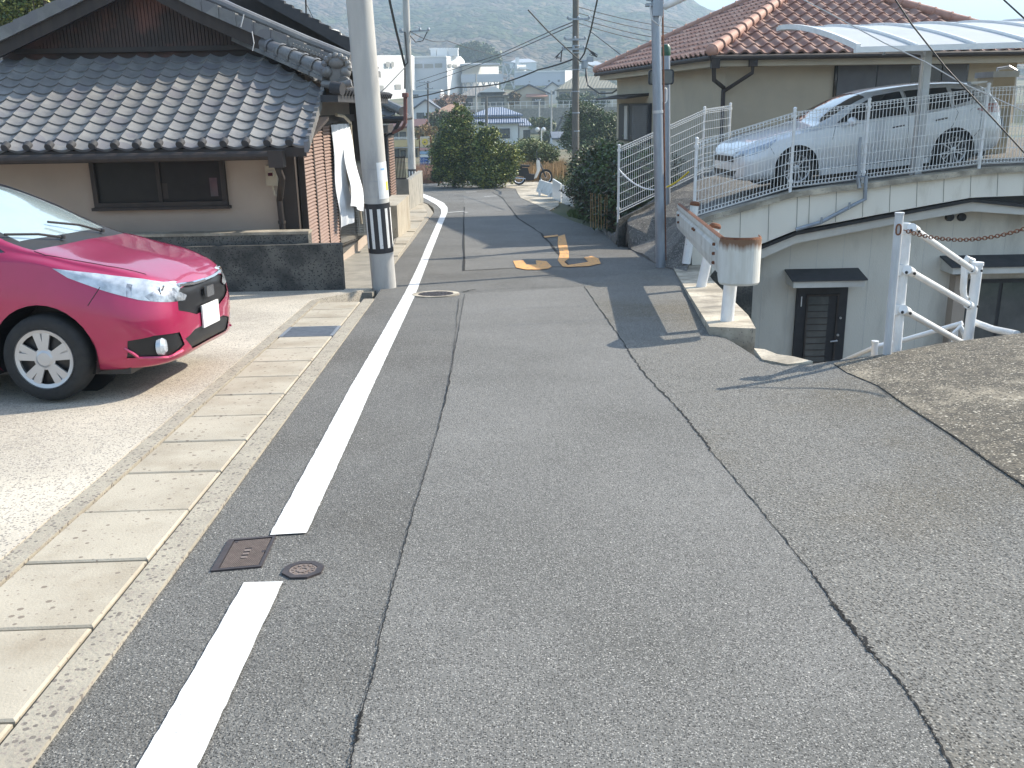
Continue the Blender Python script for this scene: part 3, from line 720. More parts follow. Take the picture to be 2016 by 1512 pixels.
mb = MB(); sbox(mb, yb + .02, yb + .17, zb, ztop2, .0, .13); part('post', mb, m_brown, H)
y3, y4 = yb + .20, Yp(664)
louvres(y3, y4, zb, ztop2, .05, 'shutter', H)
mb = MB(); sbox(mb, YW + .2, 19.4, ztop2, ztop2 + .12, .0, .10); part('lintel', mb, m_brown, H)
mb = MB(); sbox(mb, y4 + .05, 19.2, zb, ztop2 - .02, .0, .06); part('glazed_door', mb, m_glassdk, H)
mb = MB(); pts = [SW(px, py, .2) for px, py in ((662, 226), (677, 229), (690, 242), (691, 262), (696, 312), (704, 375), (712, 440))]
mb.tube(pts, .024, 8); part('downpipe', mb, m_cream, H, smooth=True)
for i, (q4, lab) in enumerate((((SW(652, 246, .10), SW(669, 244, .14), SW(694, 433, .32), SW(667, 456, .14)), 'wide white plastic sheet hanging next to the louvred shutters'), ((SW(670, 244, .13), SW(686, 243, .16), SW(716, 412, .5), SW(690, 408, .34)), 'curled white plastic sheet hanging nearer the banded concrete pole'))):
    mb = MB()
    def fn(u, v, q4=q4, i=i):
        p = q4[0].lerp(q4[1], u).lerp(q4[3].lerp(q4[2], u), v); return p + Vector((.02 * math.sin(u * 13 + v * 2) + .035 * math.sin(v * 9 + i) * v, 0, .03 * math.sin(u * 5) * v))
    mb.grid(fn, 20, 24); mb.grid(lambda u, v: Vector(fn(1 - u, v)) - Vector((.006, 0, 0)), 20, 24)
    single('plastic_sheet', mb, M('plastic_sheet', (.62, .65, .68), (.52, .55, .58), 3, .45), lab, 'sheet', smooth=True)
# low concrete wall in front of the house
a = G(677, 572); mb = MB(); zt1 = P(640, 481, a.y).z; z0 = S(a.x, a.y) - .4
mb.box(XL, a.x, a.y, a.y + .14, z0, zt1)
single('garden_wall', mb, m_dkconc, 'low dark mossy concrete wall behind the red car', 'wall')
mb = MB(); b = P(612, 458, a.y + .35); c = P(612, 457, a.y + .35).z; mb.box(XL, b.x, a.y + .16, a.y + .38, z0, c); mb.box(XL, b.x + .01, a.y + .15, a.y + .40, c, c + .03)
t = thing('planter_wall', 'taller weathered concrete ledge right under the beige house wall', 'wall', (b.x - 2, a.y + .2, z0)); 
mb2 = MB(); mb2.box(XL, b.x, a.y + .16, a.y + .38, z0, c); part('wall', mb2, m_dkconc, t)
mb2 = MB(); mb2.box(XL, b.x + .01, a.y + .15, a.y + .40, c, c + .035); part('coping', mb2, m_found, t)
# white grille (condenser unit guard)
q = P(709, 465, 17.6); t = thing('condenser_unit', 'small white slatted outdoor unit behind the banded pole', 'air conditioner', (q.x, 17.6, q.z)); mb = MB()
mb.box(q.x - .12, q.x + .36, 17.7, 18.0, q.z, q.z + .58); part('case', mb, m_trim, t); mb = MB()
for i in range(12): mb.box(q.x - .10, q.x + .34, 17.66, 17.70, q.z + .03 + i * .045, q.z + .05 + i * .045)
for i in range(6): mb.box(q.x - .10 + i * .085, q.x - .085 + i * .085, 17.65, 17.66, q.z + .02, q.z + .55)
part('grille', mb, m_trim, t)
# satellite dish
q = P(660, 66, 17.9); mb = MB(); mb.lathe([(0, .03), (.06, .02), (.12, -.01), (.125, -.015)], q, (.3, -.6, .6), 20); mb.tube([q - Vector((0, .0, .02)), q + Vector((0, .15, -.3))], .02, 8)
single('satellite_dish', mb, m_trim, 'small white dish on the rear roof edge left of the big pole', 'satellite dish', smooth=True)
# ================================================================ poles on the left
def pole(name, label, base, top, r0, r1, mat, cat='utility pole', ext=3, group=None):
    t = thing(name, label, cat, base, group); d = (top - base).normalized(); L_ = (top - base).length + ext
    mb = MB(); N_ = 12; pts = [base + d * (L_ * i / N_) for i in range(N_ + 1)]; mb.tube(pts, [r0 + (r1 - r0) * i / N_ for i in range(N_ + 1)], 28); part('shaft', mb, mat, t, smooth=True)
    return t, d
b0 = G(757, 566); yb0 = b0.y; tp0 = P(707, 0, yb0 - .15)
rad0 = (P(782, 560, yb0).x - P(735, 560, yb0).x) / 2; rtop = (P(733, 3, yb0).x - P(682, 3, yb0).x) / 2
base0 = Vector((b0.x, yb0, b0.z - .1))
T1, d1 = pole('utility_pole', 'thick pale concrete pole with black and white band beside the tiled house', base0, tp0, rad0, rtop, m_pole, ext=4.5)
def onp(px, py, Y): return P(px, py, Y)
def band(T, base, d, s0, s1, r, nst, wst, mk=m_black, mw=m_white, phase=0.):
    mb = MB()
    mb.lathe([(r, s0), (r + .008, s0), (r + .008, s1), (r, s1)], base, d, 40); bd = part('band', mb, mk, T, smooth=True)
    a = d.orthogonal().normalized(); bb = d.cross(a)
    mb = MB(); r2 = r + .0105
    for k in range(nst):
        t0 = 2 * math.pi * k / nst + phase
        for q in range(3):
            ta, tb = t0 + wst * q / 3, t0 + wst * (q + 1) / 3; m0, m1 = s0 + (s1 - s0) * .10, s1 - (s1 - s0) * .10
            P_ = lambda t_, h: base + d * h + (a * math.cos(t_) + bb * math.sin(t_)) * r2
            mb.face([P_(ta, m0), P_(tb, m0), P_(tb, m1), P_(ta, m1)])
    part('stripes', mb, mw, bd)
zA = P(757, 498, yb0 - rad0).z - base0.z; zB = P(745, 400, yb0 - rad0).z - base0.z
band(T1, base0, d1, zA, zB, rad0 * 1.0 - .002, 10, .26, phase=.25)
mb = MB()
for py in (332, 356, 386): 
    s = P(740, py, yb0 - rad0).z - base0.z; mb.lathe([(rad0 * .97, s - .004), (rad0 * .985 + .006, s), (rad0 * .97, s + .004)], base0, d1, 28)
parts('wire_tie', mb, m_galv, T1, smooth=True)
mb = MB()
for px, py in ((712, 87), (727, 250), (721, 150)):
    q = P(px, py, yb0 - rad0 * 1.0); mb.lathe([(0, -.03), (.014, -.03), (.014, .03)], q, (0, 1, 0), 8)
parts('bolt_hole', mb, m_cable, T1)
# paper stickers wrapped on the pole
sA = P(760, 390, yb0 - .1).z - base0.z; sB = P(755, 318, yb0 - .1).z - base0.z
a_ = d1.orthogonal().normalized(); b_ = d1.cross(a_)
def wrap(px, s0, s1, dw, r, mat, nm, par):
    # find angle whose projection hits px
    best = min((abs((CAM.x) - 0) if False else abs(proj(base0 + d1 * ((s0 + s1) / 2) + (a_ * math.cos(t) + b_ * math.sin(t)) * r)[0] - px) + (0 if (a_ * math.cos(t) + b_ * math.sin(t)).y < 0 else 999), t) for t in [i * .02 for i in range(315)])[1]
    mb = MB()
    for q in range(8):
        ta, tb = best - dw + 2 * dw * q / 8, best - dw + 2 * dw * (q + 1) / 8; f_ = lambda t_, h: base0 + d1 * h + (a_ * math.cos(t_) + b_ * math.sin(t_)) * r
        mb.face([f_(ta, s0), f_(tb, s0), f_(tb, s1), f_(ta, s1)])
    return part(nm, mb, mat, par)
def proj(p):
    v = Vector(p) - CAM; z = v.dot(fw); return 1008 + F * v.dot(rt) / z, 756 - F * v.dot(up) / z
m_yel = M('sticker_yellow', (.75, .55, .05), rough=.6); m_blue = M('sign_blue', (.03, .09, .30), (.04, .12, .36), 8, .6)
st = wrap(757, sA, sB, .62, rad0 + .004, m_wpaint, 'sticker', T1)
wrap(762, sA + .10, sA + .21, .14, rad0 + .006, m_yel, 'yellow_mark', st)
m_pblue = M('pale_blue_mark', (.25, .48, .72), rough=.6)
wrap(754, sA + .36, sA + .38, .2, rad0 + .006, m_pblue, 'blue_mark', st)
# far slim pole
b2 = P(813, 386, 41.5); T2, d2 = pole('utility_pole', 'slim pale concrete pole standing at the bend of the pavement', b2 + Vector((0, 0, -.1)), P(799, 0, 41.3), .165, .115, m_pole, ext=5)
z0_ = P(810, 369, 41.5).z - b2.z + .1; z1_ = P(810, 349, 41.5).z - b2.z + .1
band(T2, b2 + Vector((0, 0, -.1)), d2, z0_, z1_ + .35, .167, 8, .38)
q = P(803, 63, 41.3); mb = MB(); mb.bar(q + Vector((-.35, 0, 0)), q + Vector((.9, 0, .05)), .06, .06); 
for dx_ in (-.3, .5, .85): mb.lathe([(.0, 0), (.05, 0), (.06, .05), (.04, .12), (0, .12)], q + Vector((dx_, 0, .04)), (0, 0, 1), 10)
part('cross_arm', mb, m_galv, T2)
mb = MB(); mb.tube([q + Vector((.05, 0, -.1)), q + Vector((.3, 0, -.4)), q + Vector((.6, 0, -.35)), q + Vector((.8, 0, 0))], .02, 6)
mb.tube([q + Vector((-.1, -.2, -.0)), q + Vector((-.05, -.2, -1.2)), P(797, 130, 41.1), P(797, 175, 41.1)], .035, 6); part('lead_cable', mb, m_cable, T2)
# ================================================================ second house on the left beyond the pole
Y2 = 20.0
H2 = thing('tiled_house', 'dark house with small tiled roof and reddish pipe beyond the banded pole', 'house', (P(752, 400, 26).x - 1, 27, rprof(26) - .3))
xr = P(772, 300, 27).x
mb = MB(); mb.box(xr - 5, xr, 25, 27.6, rprof(27) - .4, P(770, 245, 27).z); part('wall', mb, m_brown, H2)
mb = MB(); mb.box(xr, xr + .08, 25.3, 26.6, rprof(27) + .1, P(770, 245, 27).z - .2, 1)
z = rprof(27) + .3
while z < P(770, 250, 27).z - .3: mb.box(xr + .08, xr + .12, 25.35, 26.5, z, z + .035); z += .07
part('shutter', mb, [m_louvre, m_brown], H2)
mb = MB(); ez = P(795, 226, 26).z; ex = P(800, 226, 26).x
SL2 = .45; tile_field(mb, (ex, 24.6, ez), (0, 1, 0), Vector((-1, 0, SL2)), Vector((SL2, 0, 1)), 2.0, 3.0, .28, .25, lambda t: wave(-t), .02, [((ex, 24.6, 0), (-.707, -.707, 0))], 6)
tile_field(mb, (ex - 3.5, 24.6, ez), (1, 0, 0), Vector((0, 1, SL2)), Vector((0, -SL2, 1)), 3.5, 3.0, .28, .25, wave, .02, [((ex, 24.6, 0), (.707, .707, 0)) if False else ((ex, 24.6, 0), (.707, .707, 0))], 6)
rf = part('roof', mb, m_tile, H2, smooth=True, ang=30)
mb = MB(); mb.tube([(ex - 1.9, 26.5, ez + .95), (ex + .05, 24.55, ez + .1)], .11, 10); part('hip_ridge', mb, m_tile, rf, smooth=True)
mb = MB(); mb.tube([(ex + .05, 24.5, ez - .08), (ex + .05, 26.6, ez - .08)], .06, 8); mb.tube([(ex - 1.2, 24.52, ez - .08), (ex + .05, 24.5, ez - .08)], .06, 8)
mb.tube([(ex, 24.6, ez - .1), (ex - .25, 24.8, ez - .45), (xr + .1, 25.1, ez - .5), (xr + .05, 25.1, rprof(26))], .045, 8); part('gutter', mb, m_black, H2)
mb = MB(); mb.box(xr - 5, ex - .05, 24.75, 25, ez - .2, ez - .05); part('soffit', mb, m_brown, H2)
q = P(798, 243, 24.3); q2 = P(798, 190, 24.3); mb = MB(); mb.tube([q, q2], .05, 14); mb.lathe([(.08, -.02), (.085, .02), (.085, .08), (.05, .09)], q2, (0, 0, 1), 14)
mb.tube([q + Vector((0, 0, .02)), q + Vector((-.1, .1, -.12)), q + Vector((-.35, .3, -.22))], .04, 8)
part('vent_pipe', mb, M('red_pipe', (.20, .085, .07), (.15, .06, .05), 5, .6), H2, smooth=True)
# block wall with metal gate
yw = 30; a = P(768, 392, yw); b = P(806, 392, yw); mb = MB(); ztp = P(790, 353, yw).z
mb.box(a.x - .3, b.x, yw, yw + .15, rprof(yw) - .2, ztp); mb.box(b.x - .15, b.x, yw + .15, yw + 5, rprof(yw) - .4, ztp - .05)
single('block_wall', mb, m_block, 'stained grey block wall between the dark house and the slim pole', 'wall')
t = thing('gate', 'dark barred iron gate on top of the stained block wall', 'gate', (a.x, yw, ztp)); mb = MB(); g1 = P(771, 330, yw).x; g2 = P(797, 330, yw).x; zt2 = P(785, 311, yw).z
n_ = 9
for i in range(n_ + 1): x = g1 + (g2 - g1) * i / n_; mb.box(x - .014, x + .014, yw + .02, yw + .05, ztp + .03, zt2)
parts('bar', mb, m_brown, t); mb = MB(); mb.box(g1 - .03, g2 + .03, yw + .01, yw + .06, zt2, zt2 + .04); mb.box(g1 - .03, g2 + .03, yw + .01, yw + .06, ztp + .0, ztp + .04); parts('rail', mb, m_brown, t)
# cream low plinth at the pavement
a = P(768, 452, 20.5); b = P(796, 452, 20.5); mb = MB(); mb.box(a.x - .2, b.x - .1, 20.2, 22.8, rprof(20) - .2, P(780, 402, 20.5).z); single('plinth', mb, m_slab, 'low cream rendered plinth along the pavement behind the banded pole', 'plinth')
# ================================================================ right side: ramp, deck, lower house
YF = 14.2                                   # plane of the mesh fence / deck edge
fb = [(1366, 437), (1400, 424), (1480, 402), (1557, 380), (1636, 369), (1708, 362), (1800, 349), (1930, 334), (2016, 329), (2300, 318)]
FB = [P(x, y, YF) for x, y in fb]           # foot of the fence on the deck edge
def zdeck(X):
    if X <= FB[0].x: return FB[0].z
    for a, b in zip(FB, FB[1:]):
        if X <= b.x: return a.z + (b.z - a.z) * (X - a.x) / (b.x - a.x)
    return FB[-1].z
RA = G(1186, 455); RB = G(1243, 492); RC = G(1300, 524); RD = G(1320, 505)
LF = P(1217, 436, 17.6); RFc = P(1432, 268, 19.2)
CPTS = []
for a, b in ((RA, RB), (RB, RC), (RC, Vector((FB[0].x - .25, FB[0].y - .9, 0)))):
    for k in range(5): p = a.lerp(b, k / 4); CPTS.append((p.x, p.y, S(p.x, p.y) + .012))
_f = [P(1217, 430, 17.6), P(1382, 350, 18.8), P(1432, 335, 19.2)]
for a, b in zip(_f, _f[1:]):
    for k in range(5): p = a.lerp(b, k / 4); CPTS.append((p.x, p.y, p.z))
for k in range(40): X_ = FB[0].x + .25 * k; CPTS.append((X_, YF, zdeck(X_))); CPTS.append((X_ + .6, YF + 1.5, zdeck(X_ + .3) + .0)); CPTS.append((X_ + 1, YF + 5.5, zdeck(X_ + .5) + .12))
def zramp(X, Y):
    w = v = 0
    for x, y, z in CPTS:
        k = 1 / (((X - x) ** 2 + (Y - y) ** 2) ** 1.6 + 1e-4); w += k; v += k * z
    return v / w
rpoly = [RA, RB, RC, Vector((FB[0].x - .25, FB[0].y - .9, 0)), Vector((FB[0].x - .02, YF + .13, 0)), Vector((13, YF + .13, 0)), Vector((13, 21, 0)), Vector((RFc.x, 20.2, 0)), Vector((RFc.x - .3, RFc.y + .05, 0)), Vector((LF.x + .0, LF.y + .1, 0))]
struct('ramp', sheet(rpoly, zramp, .45, skirt=.3), m_ramp)
print('RAMP', [tuple(round(v, 2) for v in p) for p in (RA, RB, RC, LF, RFc, FB[0], FB[-1])])
# left low wall under mesh fence B
# deck fascia (white panels) + lower house facade
DK = thing('lower_house', 'pale grey house built below the parking deck, with a black louvred door', 'house', (6, 14.6, -3.2))
YW2 = 14.75
zf = -3.3
def topline(px):
    return np.interp(px, [1320, 1366, 1400, 1480, 1557, 1636, 1708, 1800, 1930, 2016, 2300], [515, 445, 428, 405, 387, 377, 368, 355, 338, 332, 320])
def botline(px):
    return np.interp(px, [1320, 1420, 1490, 1567, 1762, 1912, 2016, 2300], [640, 516, 484, 453, 416, 389, 385, 380])
pxs = list(range(1362, 2320, 14))
mb = MB(); YFa = YF - .02
for a, b in zip(pxs, pxs[1:]):
    q = [P(a, botline(a), YFa), P(b, botline(b), YFa), P(b, topline(b), YFa), P(a, topline(a), YFa)]
    mb.hexa(q, [p + Vector((0, .16, 0)) for p in q])
part('fascia', mb, m_panel, DK)
mb = MB()
for px in list(range(1400, 1570, 56)) + list(range(1592, 2300, 53)):
    a = P(px - .5, botline(px) - 1, YFa - .004); b = P(px + .5, botline(px) - 1, YFa - .004); c = P(px + 2.5, topline(px) + 1, YFa - .004); d = P(px + 1.5, topline(px) + 1, YFa - .004)
    mb.hexa([a, b, c, d], [p + Vector((0, .003, 0)) for p in (a, b, c, d)])
part('panel_joints', mb, M('joint_grey', (.22, .21, .18), rough=.9), DK)
mb = MB()
for a, b in zip(FB, FB[1:]):
    mb.hexa([a + Vector((0, -.10, -.06)), b + Vector((0, -.10, -.06)), b + Vector((0, .14, -.06)), a + Vector((0, .14, -.06))], [a + Vector((0, -.10, .02)), b + Vector((0, -.10, .02)), b + Vector((0, .14, .02)), a + Vector((0, .14, .02))])
part('deck_edge', mb, m_found, DK)
# black strip standing in for the shaded gap + barge band
mb = MB(); mb2 = MB()
bt = [(1420, 520), (1490, 493), (1567, 462), (1762, 425), (1912, 397), (2016, 408), (2300, 432)]
bb = [(1420, 548), (1490, 513), (1567, 479), (1762, 441), (1912, 416), (2016, 423), (2300, 447)]
TQ = [P(x, y, YF + .12) for x, y in bt]; BQ = [P(x, y, YF + .12) for x, y in bb]
for i in range(len(TQ) - 1):
    mb.hexa([BQ[i], BQ[i + 1], TQ[i + 1], TQ[i]], [p + Vector((0, .05, 0)) for p in (BQ[i], BQ[i + 1], TQ[i + 1], TQ[i])])
    mb2.hexa([TQ[i] + Vector((0, -.05, 0)), TQ[i + 1] + Vector((0, -.05, 0)), TQ[i + 1] + Vector((0, -.05, .05)), TQ[i] + Vector((0, -.05, .05))], [TQ[i] + Vector((0, .6, 0)), TQ[i + 1] + Vector((0, .6, 0)), TQ[i + 1] + Vector((0, .6, .05)), TQ[i] + Vector((0, .6, .05))])
part('barge_board', mb, m_trim, DK); part('gap_shade', mb2, m_black, DK)
mb = MB(); xl = P(1462, 640, YW2).x
pr = [(xl, YW2, zf), (16, YW2, zf), (16, YW2, BQ[-1].z + .05), (BQ[4].x, YW2, BQ[4].z + .12), (BQ[2].x, YW2, BQ[2].z + .08), (xl, YW2, BQ[1].z + .02)]
mb.prism([Vector(p) for p in pr], (0, .15, 0)); mb.box(xl, xl + .15, YW2 + .15, YW2 + 5, zf, BQ[1].z - .3); mb.box(xl, 16, YW2 + .15, YW2 + 5, -.62, -.55) if False else None
# wall filling up to the fascia, darker recess in the gable
part('wall', mb, m_whouse, DK)
mb = MB()
for px in range(1500, 2300, 52):
    x = P(px, 560, YW2).x; zt = float(np.interp(x, [BQ[1].x, BQ[2].x, BQ[4].x, 16], [BQ[1].z, BQ[2].z, BQ[4].z, BQ[-1].z])); mb.box(x - .004, x + .004, YW2 - .003, YW2, zf, zt)
part('siding_joints', mb, m_trim, DK)
mb = MB(); mb.box(BQ[4].x - .6, 16, YF + .18, YF + .3, BQ[4].z + .1, BQ[4].z + .45); part('recess_shade', mb, m_black, DK)  # solid black block in place of the shade inside the gable recess
# skirt wall left of the facade (white, under the guardrail)
# door
a = P(1563, 640, YW2); b = P(1662, 640, YW2); dz1 = P(1613, 557, YW2).z; dz0 = zf + .05
mb = MB(); mb.box(a.x, b.x, YW2 - .05, YW2 + .02, dz0, dz1); D = part('door', mb, m_black, DK)
mb = MB(); w_ = b.x - a.x; ix0, ix1 = a.x + w_ * .19, b.x - w_ * .17; iz1 = dz1 - .17
for (q0, q1, r0_, r1_) in ((ix0, ix0 + .03, dz0, iz1), (ix1 - .03, ix1, dz0, iz1), (ix0 + .03, ix1 - .03, iz1 - .03, iz1)): mb.box(q0, q1, YW2 - .075, YW2 - .05, r0_, r1_)
z = iz1 - .18; 
while z > dz0 + .1: mb.box(ix0 + .03, ix1 - .16, YW2 - .068, YW2 - .05, z, z + .012); z -= .105
part('louvre_grille', mb, m_brown, D)
mb = MB(); mb.box(ix0 + .035, ix1 - .165, YW2 - .058, YW2 - .0505, dz0 + .3, iz1 - .04); part('pane', mb, m_glass, D)
mb = MB(); hz_ = P(1640, 668, YW2).z; mb.tube([(b.x - .13, YW2 - .05, hz_), (b.x - .13, YW2 - .11, hz_), (b.x - .24, YW2 - .11, hz_ - .01)], .012, 8)
mb.lathe([(0, 0), (.018, 0), (.02, .02)], (b.x - .12, YW2 - .1, hz_ + .09), (0, 1, 0), 10); mb.lathe([(0, 0), (.018, 0), (.02, .02)], (b.x - .10, YW2 - .1, hz_ + .37), (0, 1, 0), 10)
part('handle', mb, m_alu, D, smooth=True)
mb = MB(); mb.box(a.x + .07, a.x + .085, YW2 - .06, YW2 - .05, P(1572, 590, YW2).z - .1, P(1572, 590, YW2).z + .06); part('number_strip', mb, m_wpaint, D)
# canopies
def canopy(px0, px1, pyb, pyt, nm):
    a = P(px0, pyb, YW2 - .35); b = P(px1, pyb, YW2 - .35); zt = a.z; zb_ = P(px0, pyt, YW2).z
    mb = MB(); xa, xb = a.x, b.x
    mb.hexa([(xa, YW2 - .42, zt - .10), (xb, YW2 - .42, zt - .10), (xb, YW2, zt - .10), (xa, YW2, zt - .10)], [(xa, YW2 - .42, zt), (xb, YW2 - .42, zt), (xb, YW2, zt + .10), (xa, YW2, zt + .10)])
    c_ = part(nm, mb, m_trim, DK); mb = MB()
    mb.hexa([(xa - .03, YW2 - .45, zt + .002), (xb + .03, YW2 - .45, zt + .002), (xb + .03, YW2 - .003, zt + .103), (xa - .03, YW2 - .003, zt + .103)], [(xa - .03, YW2 - .45, zt + .022), (xb + .03, YW2 - .45, zt + .022), (xb + .03, YW2 - .003, zt + .125), (xa - .03, YW2 - .003, zt + .125)])
    part('roof_sheet', mb, m_tiledk, c_)
canopy(1560, 1700, 553, 537, 'canopy'); canopy(1872, 2200, 526, 515, 'canopy')
# big window right
a = P(1888, 560, YW2); z1 = P(1950, 549, YW2).z; mb = MB(); mb.box(a.x, 12, YW2 - .03, YW2 + .02, z1 - 1.9, z1); wn = part('window', mb, m_black, DK)
mb = MB(); xs_ = [a.x + .05, P(1962, 600, YW2).x, P(1980, 600, YW2).x + .0]
for (x0, x1) in ((a.x + .05, a.x + .14), (a.x + .18, P(1962, 600, YW2).x - .02), (P(1962, 600, YW2).x + .04, 9.6), (9.66, 11.9)): mb.box(x0, x1, YW2 - .04, YW2 - .03, z1 - 1.85, z1 - .06)
parts('pane', mb, m_glass, wn)
a = P(1862, 620, YW2); b = P(1886, 620, YW2); mb = MB(); mb.box(a.x, b.x, YW2 - .2, YW2, zf, z1 + .1); part('pilaster', mb, m_stucco, DK)
mb = MB()
for px in (1868, 1892): q = P(px, 427, YW2 - .0); mb.lathe([(0, -.04), (.06, -.06), (.065, 0)], q, (0, 1, 0), 14)
parts('vent', mb, m_black, DK)
mb = MB(); q = [P(1692, 370, YF - .1), P(1688, 348, YF - .1), P(1705, 347, YF - .1), P(1703, 392, YF - .1), P(1672, 408, YF - .1), P(1617, 437, YF - .1), P(1567, 452, YF - .1)]
mb.tube(q[:1] + q[1:], .03, 10)
mb.tube([P(1690, 352, YF - .1), P(1692, 290, YF - .1), P(1694, 270, YF - .1)], .022, 8)
for px, py in ((1672, 408), (1617, 437)): mb.tube([P(px, py, YF - .13) + Vector((0, 0, -.03)), P(px, py, YF - .13) + Vector((0, 0, .07))], .015, 6)
t = thing('conduit', 'grey pipe running down the white deck fascia from the mesh fence', 'pipe', q[3]); part('pipe', mb, m_galv, t, smooth=True)
# pit floor and inner retaining wall
mb = MB(); mb.box(1.2, 16, 6.0, 16, zf - .3, zf); struct('yard', mb, m_ramp)
struct('retaining_wall', (lambda m: (m.box(FB[0].x - .1, xl + .03, YF + .15, YF + .4, zf, FB[0].z - .35), m)[1])(MB()), m_dkconc)  # dark wall colour stands in for the unlit hole under the deck
# concrete footing under the guardrail
kf = [G(1314, 497), G(1316, 514), G(1395, 655), G(1484, 653), G(1466, 622), G(1400, 545), G(1368, 503)]
kf = xy((1312, 503), (1396, 660), (1487, 664), (1472, 634), (1404, 556), (1366, 503))
kt = lambda X, Y: S(X, Y) + .02 + .10 * max(0, min(1, (12.5 - Y) / 4)) * .6
struct('guardrail_footing', sheet(kf, kt, .4, skirt=3.2), m_found)
br = xy((1484, 690), (1500, 712), (1550, 722), (1600, 716), (1560, 706), (1530, 702), (1505, 692))
struct('broken_concrete', sheet(br, lambda X, Y: S(X, Y) + .02, .15, skirt=.6), m_found)
# ---------------------------------------------------------------- guardrail end
base_p = [G(1431, 627, .1), G(1380, 559, .07), P(1351, 512, 13.75)]
GR = thing('guardrail_end', 'short chalky white guardrail with rusty top edge and rounded end', 'guardrail', base_p[0])
endc = [P(1450, 470, base_p[0].y - .05)]
yA_ = base_p[0].y
tops = [P(1440, 540, yA_ + .05), P(1397, 490, base_p[1].y), P(1362, 440, base_p[2].y)]
for i, (b, t_) in enumerate(zip(base_p, tops)):
    mb = MB(); mb.tube([b - Vector((0, 0, .05)), t_ + (t_ - b).normalized() * (.28 if i else .0)], [.062, .062], 20)
    if i: mb.lathe([(.0, .03), (.05, .025), (.072, .0), (.072, -.03)], t_ + (t_ - b).normalized() * .29, (t_ - b), 20, 1)
    part('post', mb, [m_wpaint, m_rust], GR, smooth=True)
# beam: sheet with W-section, from far end to rounded nose
e0t, e0b = P(1333, 392, base_p[2].y + .25), None
far = P(1334, 425, base_p[2].y + .3); mid = P(1385, 475, (base_p[1].y + base_p[0].y) / 2 + .1); near = P(1425, 512, yA_ - .05)
m_grail = M('chalky_white', (.62, .61, .57), (.50, .49, .45), 5, .75, stretch=(1, 1, .5), specks=[(12, .2, (.3, .22, .15), .08)])
def beam_path(s):      # 0..1 straight, 1..1.6 rounded nose back around
    return far.lerp(near, s)
hw = .19
dirb = (near - far).normalized(); out = Vector((dirb.y, -dirb.x, 0)).normalized()
if out.x > 0: out = -out     # towards the road
prof = [(-1, 0), (-.88, .03), (-.4, .045), (.28, .045), (.42, .02), (.52, .02), (.64, .04), (.9, .035), (1, .005)]
mb = MB(); nS = 12
def bp(i, k, th=0):
    c = far.lerp(near, i / nS); h, o = prof[k]; return c + Vector((0, 0, h * hw)) + out * (o - .03 + th)
for i in range(nS):
    for k in range(len(prof) - 1):
        mb.hexa([bp(i, k), bp(i + 1, k), bp(i + 1, k + 1), bp(i, k + 1)], [bp(i, k, .006), bp(i + 1, k, .006), bp(i + 1, k + 1, .006), bp(i, k + 1, .006)], 1 if k == len(prof) - 2 else 0)
part('beam', mb, [m_grail, m_rust], GR, smooth=True)
# rounded terminal: half cylinder sleeve, rust run down from its top edge
def streak_mat(ztop, h=.19):
    m = M('rust_streaked_white', (.68, .67, .62), (.58, .56, .50), 4, .7, stretch=(3, 3, .6)); n = m.node_tree; N = n.nodes.new; L = n.links.new; b = n.nodes['Principled BSDF']
    src = b.inputs['Base Color'].links[0].from_socket; tc = n.nodes['Texture Coordinate']; sp = N('ShaderNodeSeparateXYZ'); L(tc.outputs['Object'], sp.inputs[0])
    mr = N('ShaderNodeMapRange'); mr.inputs[1].default_value = ztop - h; mr.inputs[2].default_value = ztop; L(sp.outputs[2], mr.inputs[0])
    mp = N('ShaderNodeMapping'); mp.inputs['Scale'].default_value = (26, 26, 1.2); L(tc.outputs['Object'], mp.inputs[0]); nz = N('ShaderNodeTexNoise'); nz.inputs['Scale'].default_value = 1; nz.inputs['Detail'].default_value = 5; L(mp.outputs[0], nz.inputs['Vector'])
    mu = N('ShaderNodeMath'); mu.operation = 'MULTIPLY_ADD'; mu.inputs[1].default_value = 1.15; L(mr.outputs[0], mu.inputs[0]); ad = N('ShaderNodeMath'); ad.operation = 'SUBTRACT'; ad.inputs[1].default_value = 1.0; L(nz.outputs[0], ad.inputs[0]); L(ad.outputs[0], mu.inputs[2])
    r2 = N('ShaderNodeMapRange'); r2.inputs[1].default_value = 0; r2.inputs[2].default_value = .38; L(mu.outputs[0], r2.inputs[0])
    mx = N('ShaderNodeMix'); mx.data_type = 'RGBA'; L(r2.outputs[0], mx.inputs[0]); L(src, mx.inputs[6]); mx.inputs[7].default_value = (.19, .10, .055, 1); L(mx.outputs[2], b.inputs['Base Color']); return m
nc = near + dirb * .02
topn = P(1440, 466, yA_ - .1); hN = .215; rN = .165
m_streak = streak_mat(near.z + .02 + .215 - base_p[0].z)
cen = near + Vector((0, 0, .02)) + dirb * .16 - out * (rN - .045)
mb = MB(); nA = 22
def tp(a, z, r): return cen + out * (math.cos(a) * r) + dirb * (math.sin(a) * r) + Vector((0, 0, z))
strip_pts = [near - dirb * .06 + out * .028] + [tp(math.pi * i / nA * 1.0, 0, rN) for i in range(nA + 1)] + [tp(math.pi, 0, rN) - dirb * .12]
zs = [(-hN, .0), (-hN + .02, .012), (hN - .065, .012), (hN - .02, .012), (hN, .004)]
nrmz = lambda i: (strip_pts[i] - (strip_pts[i] if i == 0 else cen)).normalized() if i else out
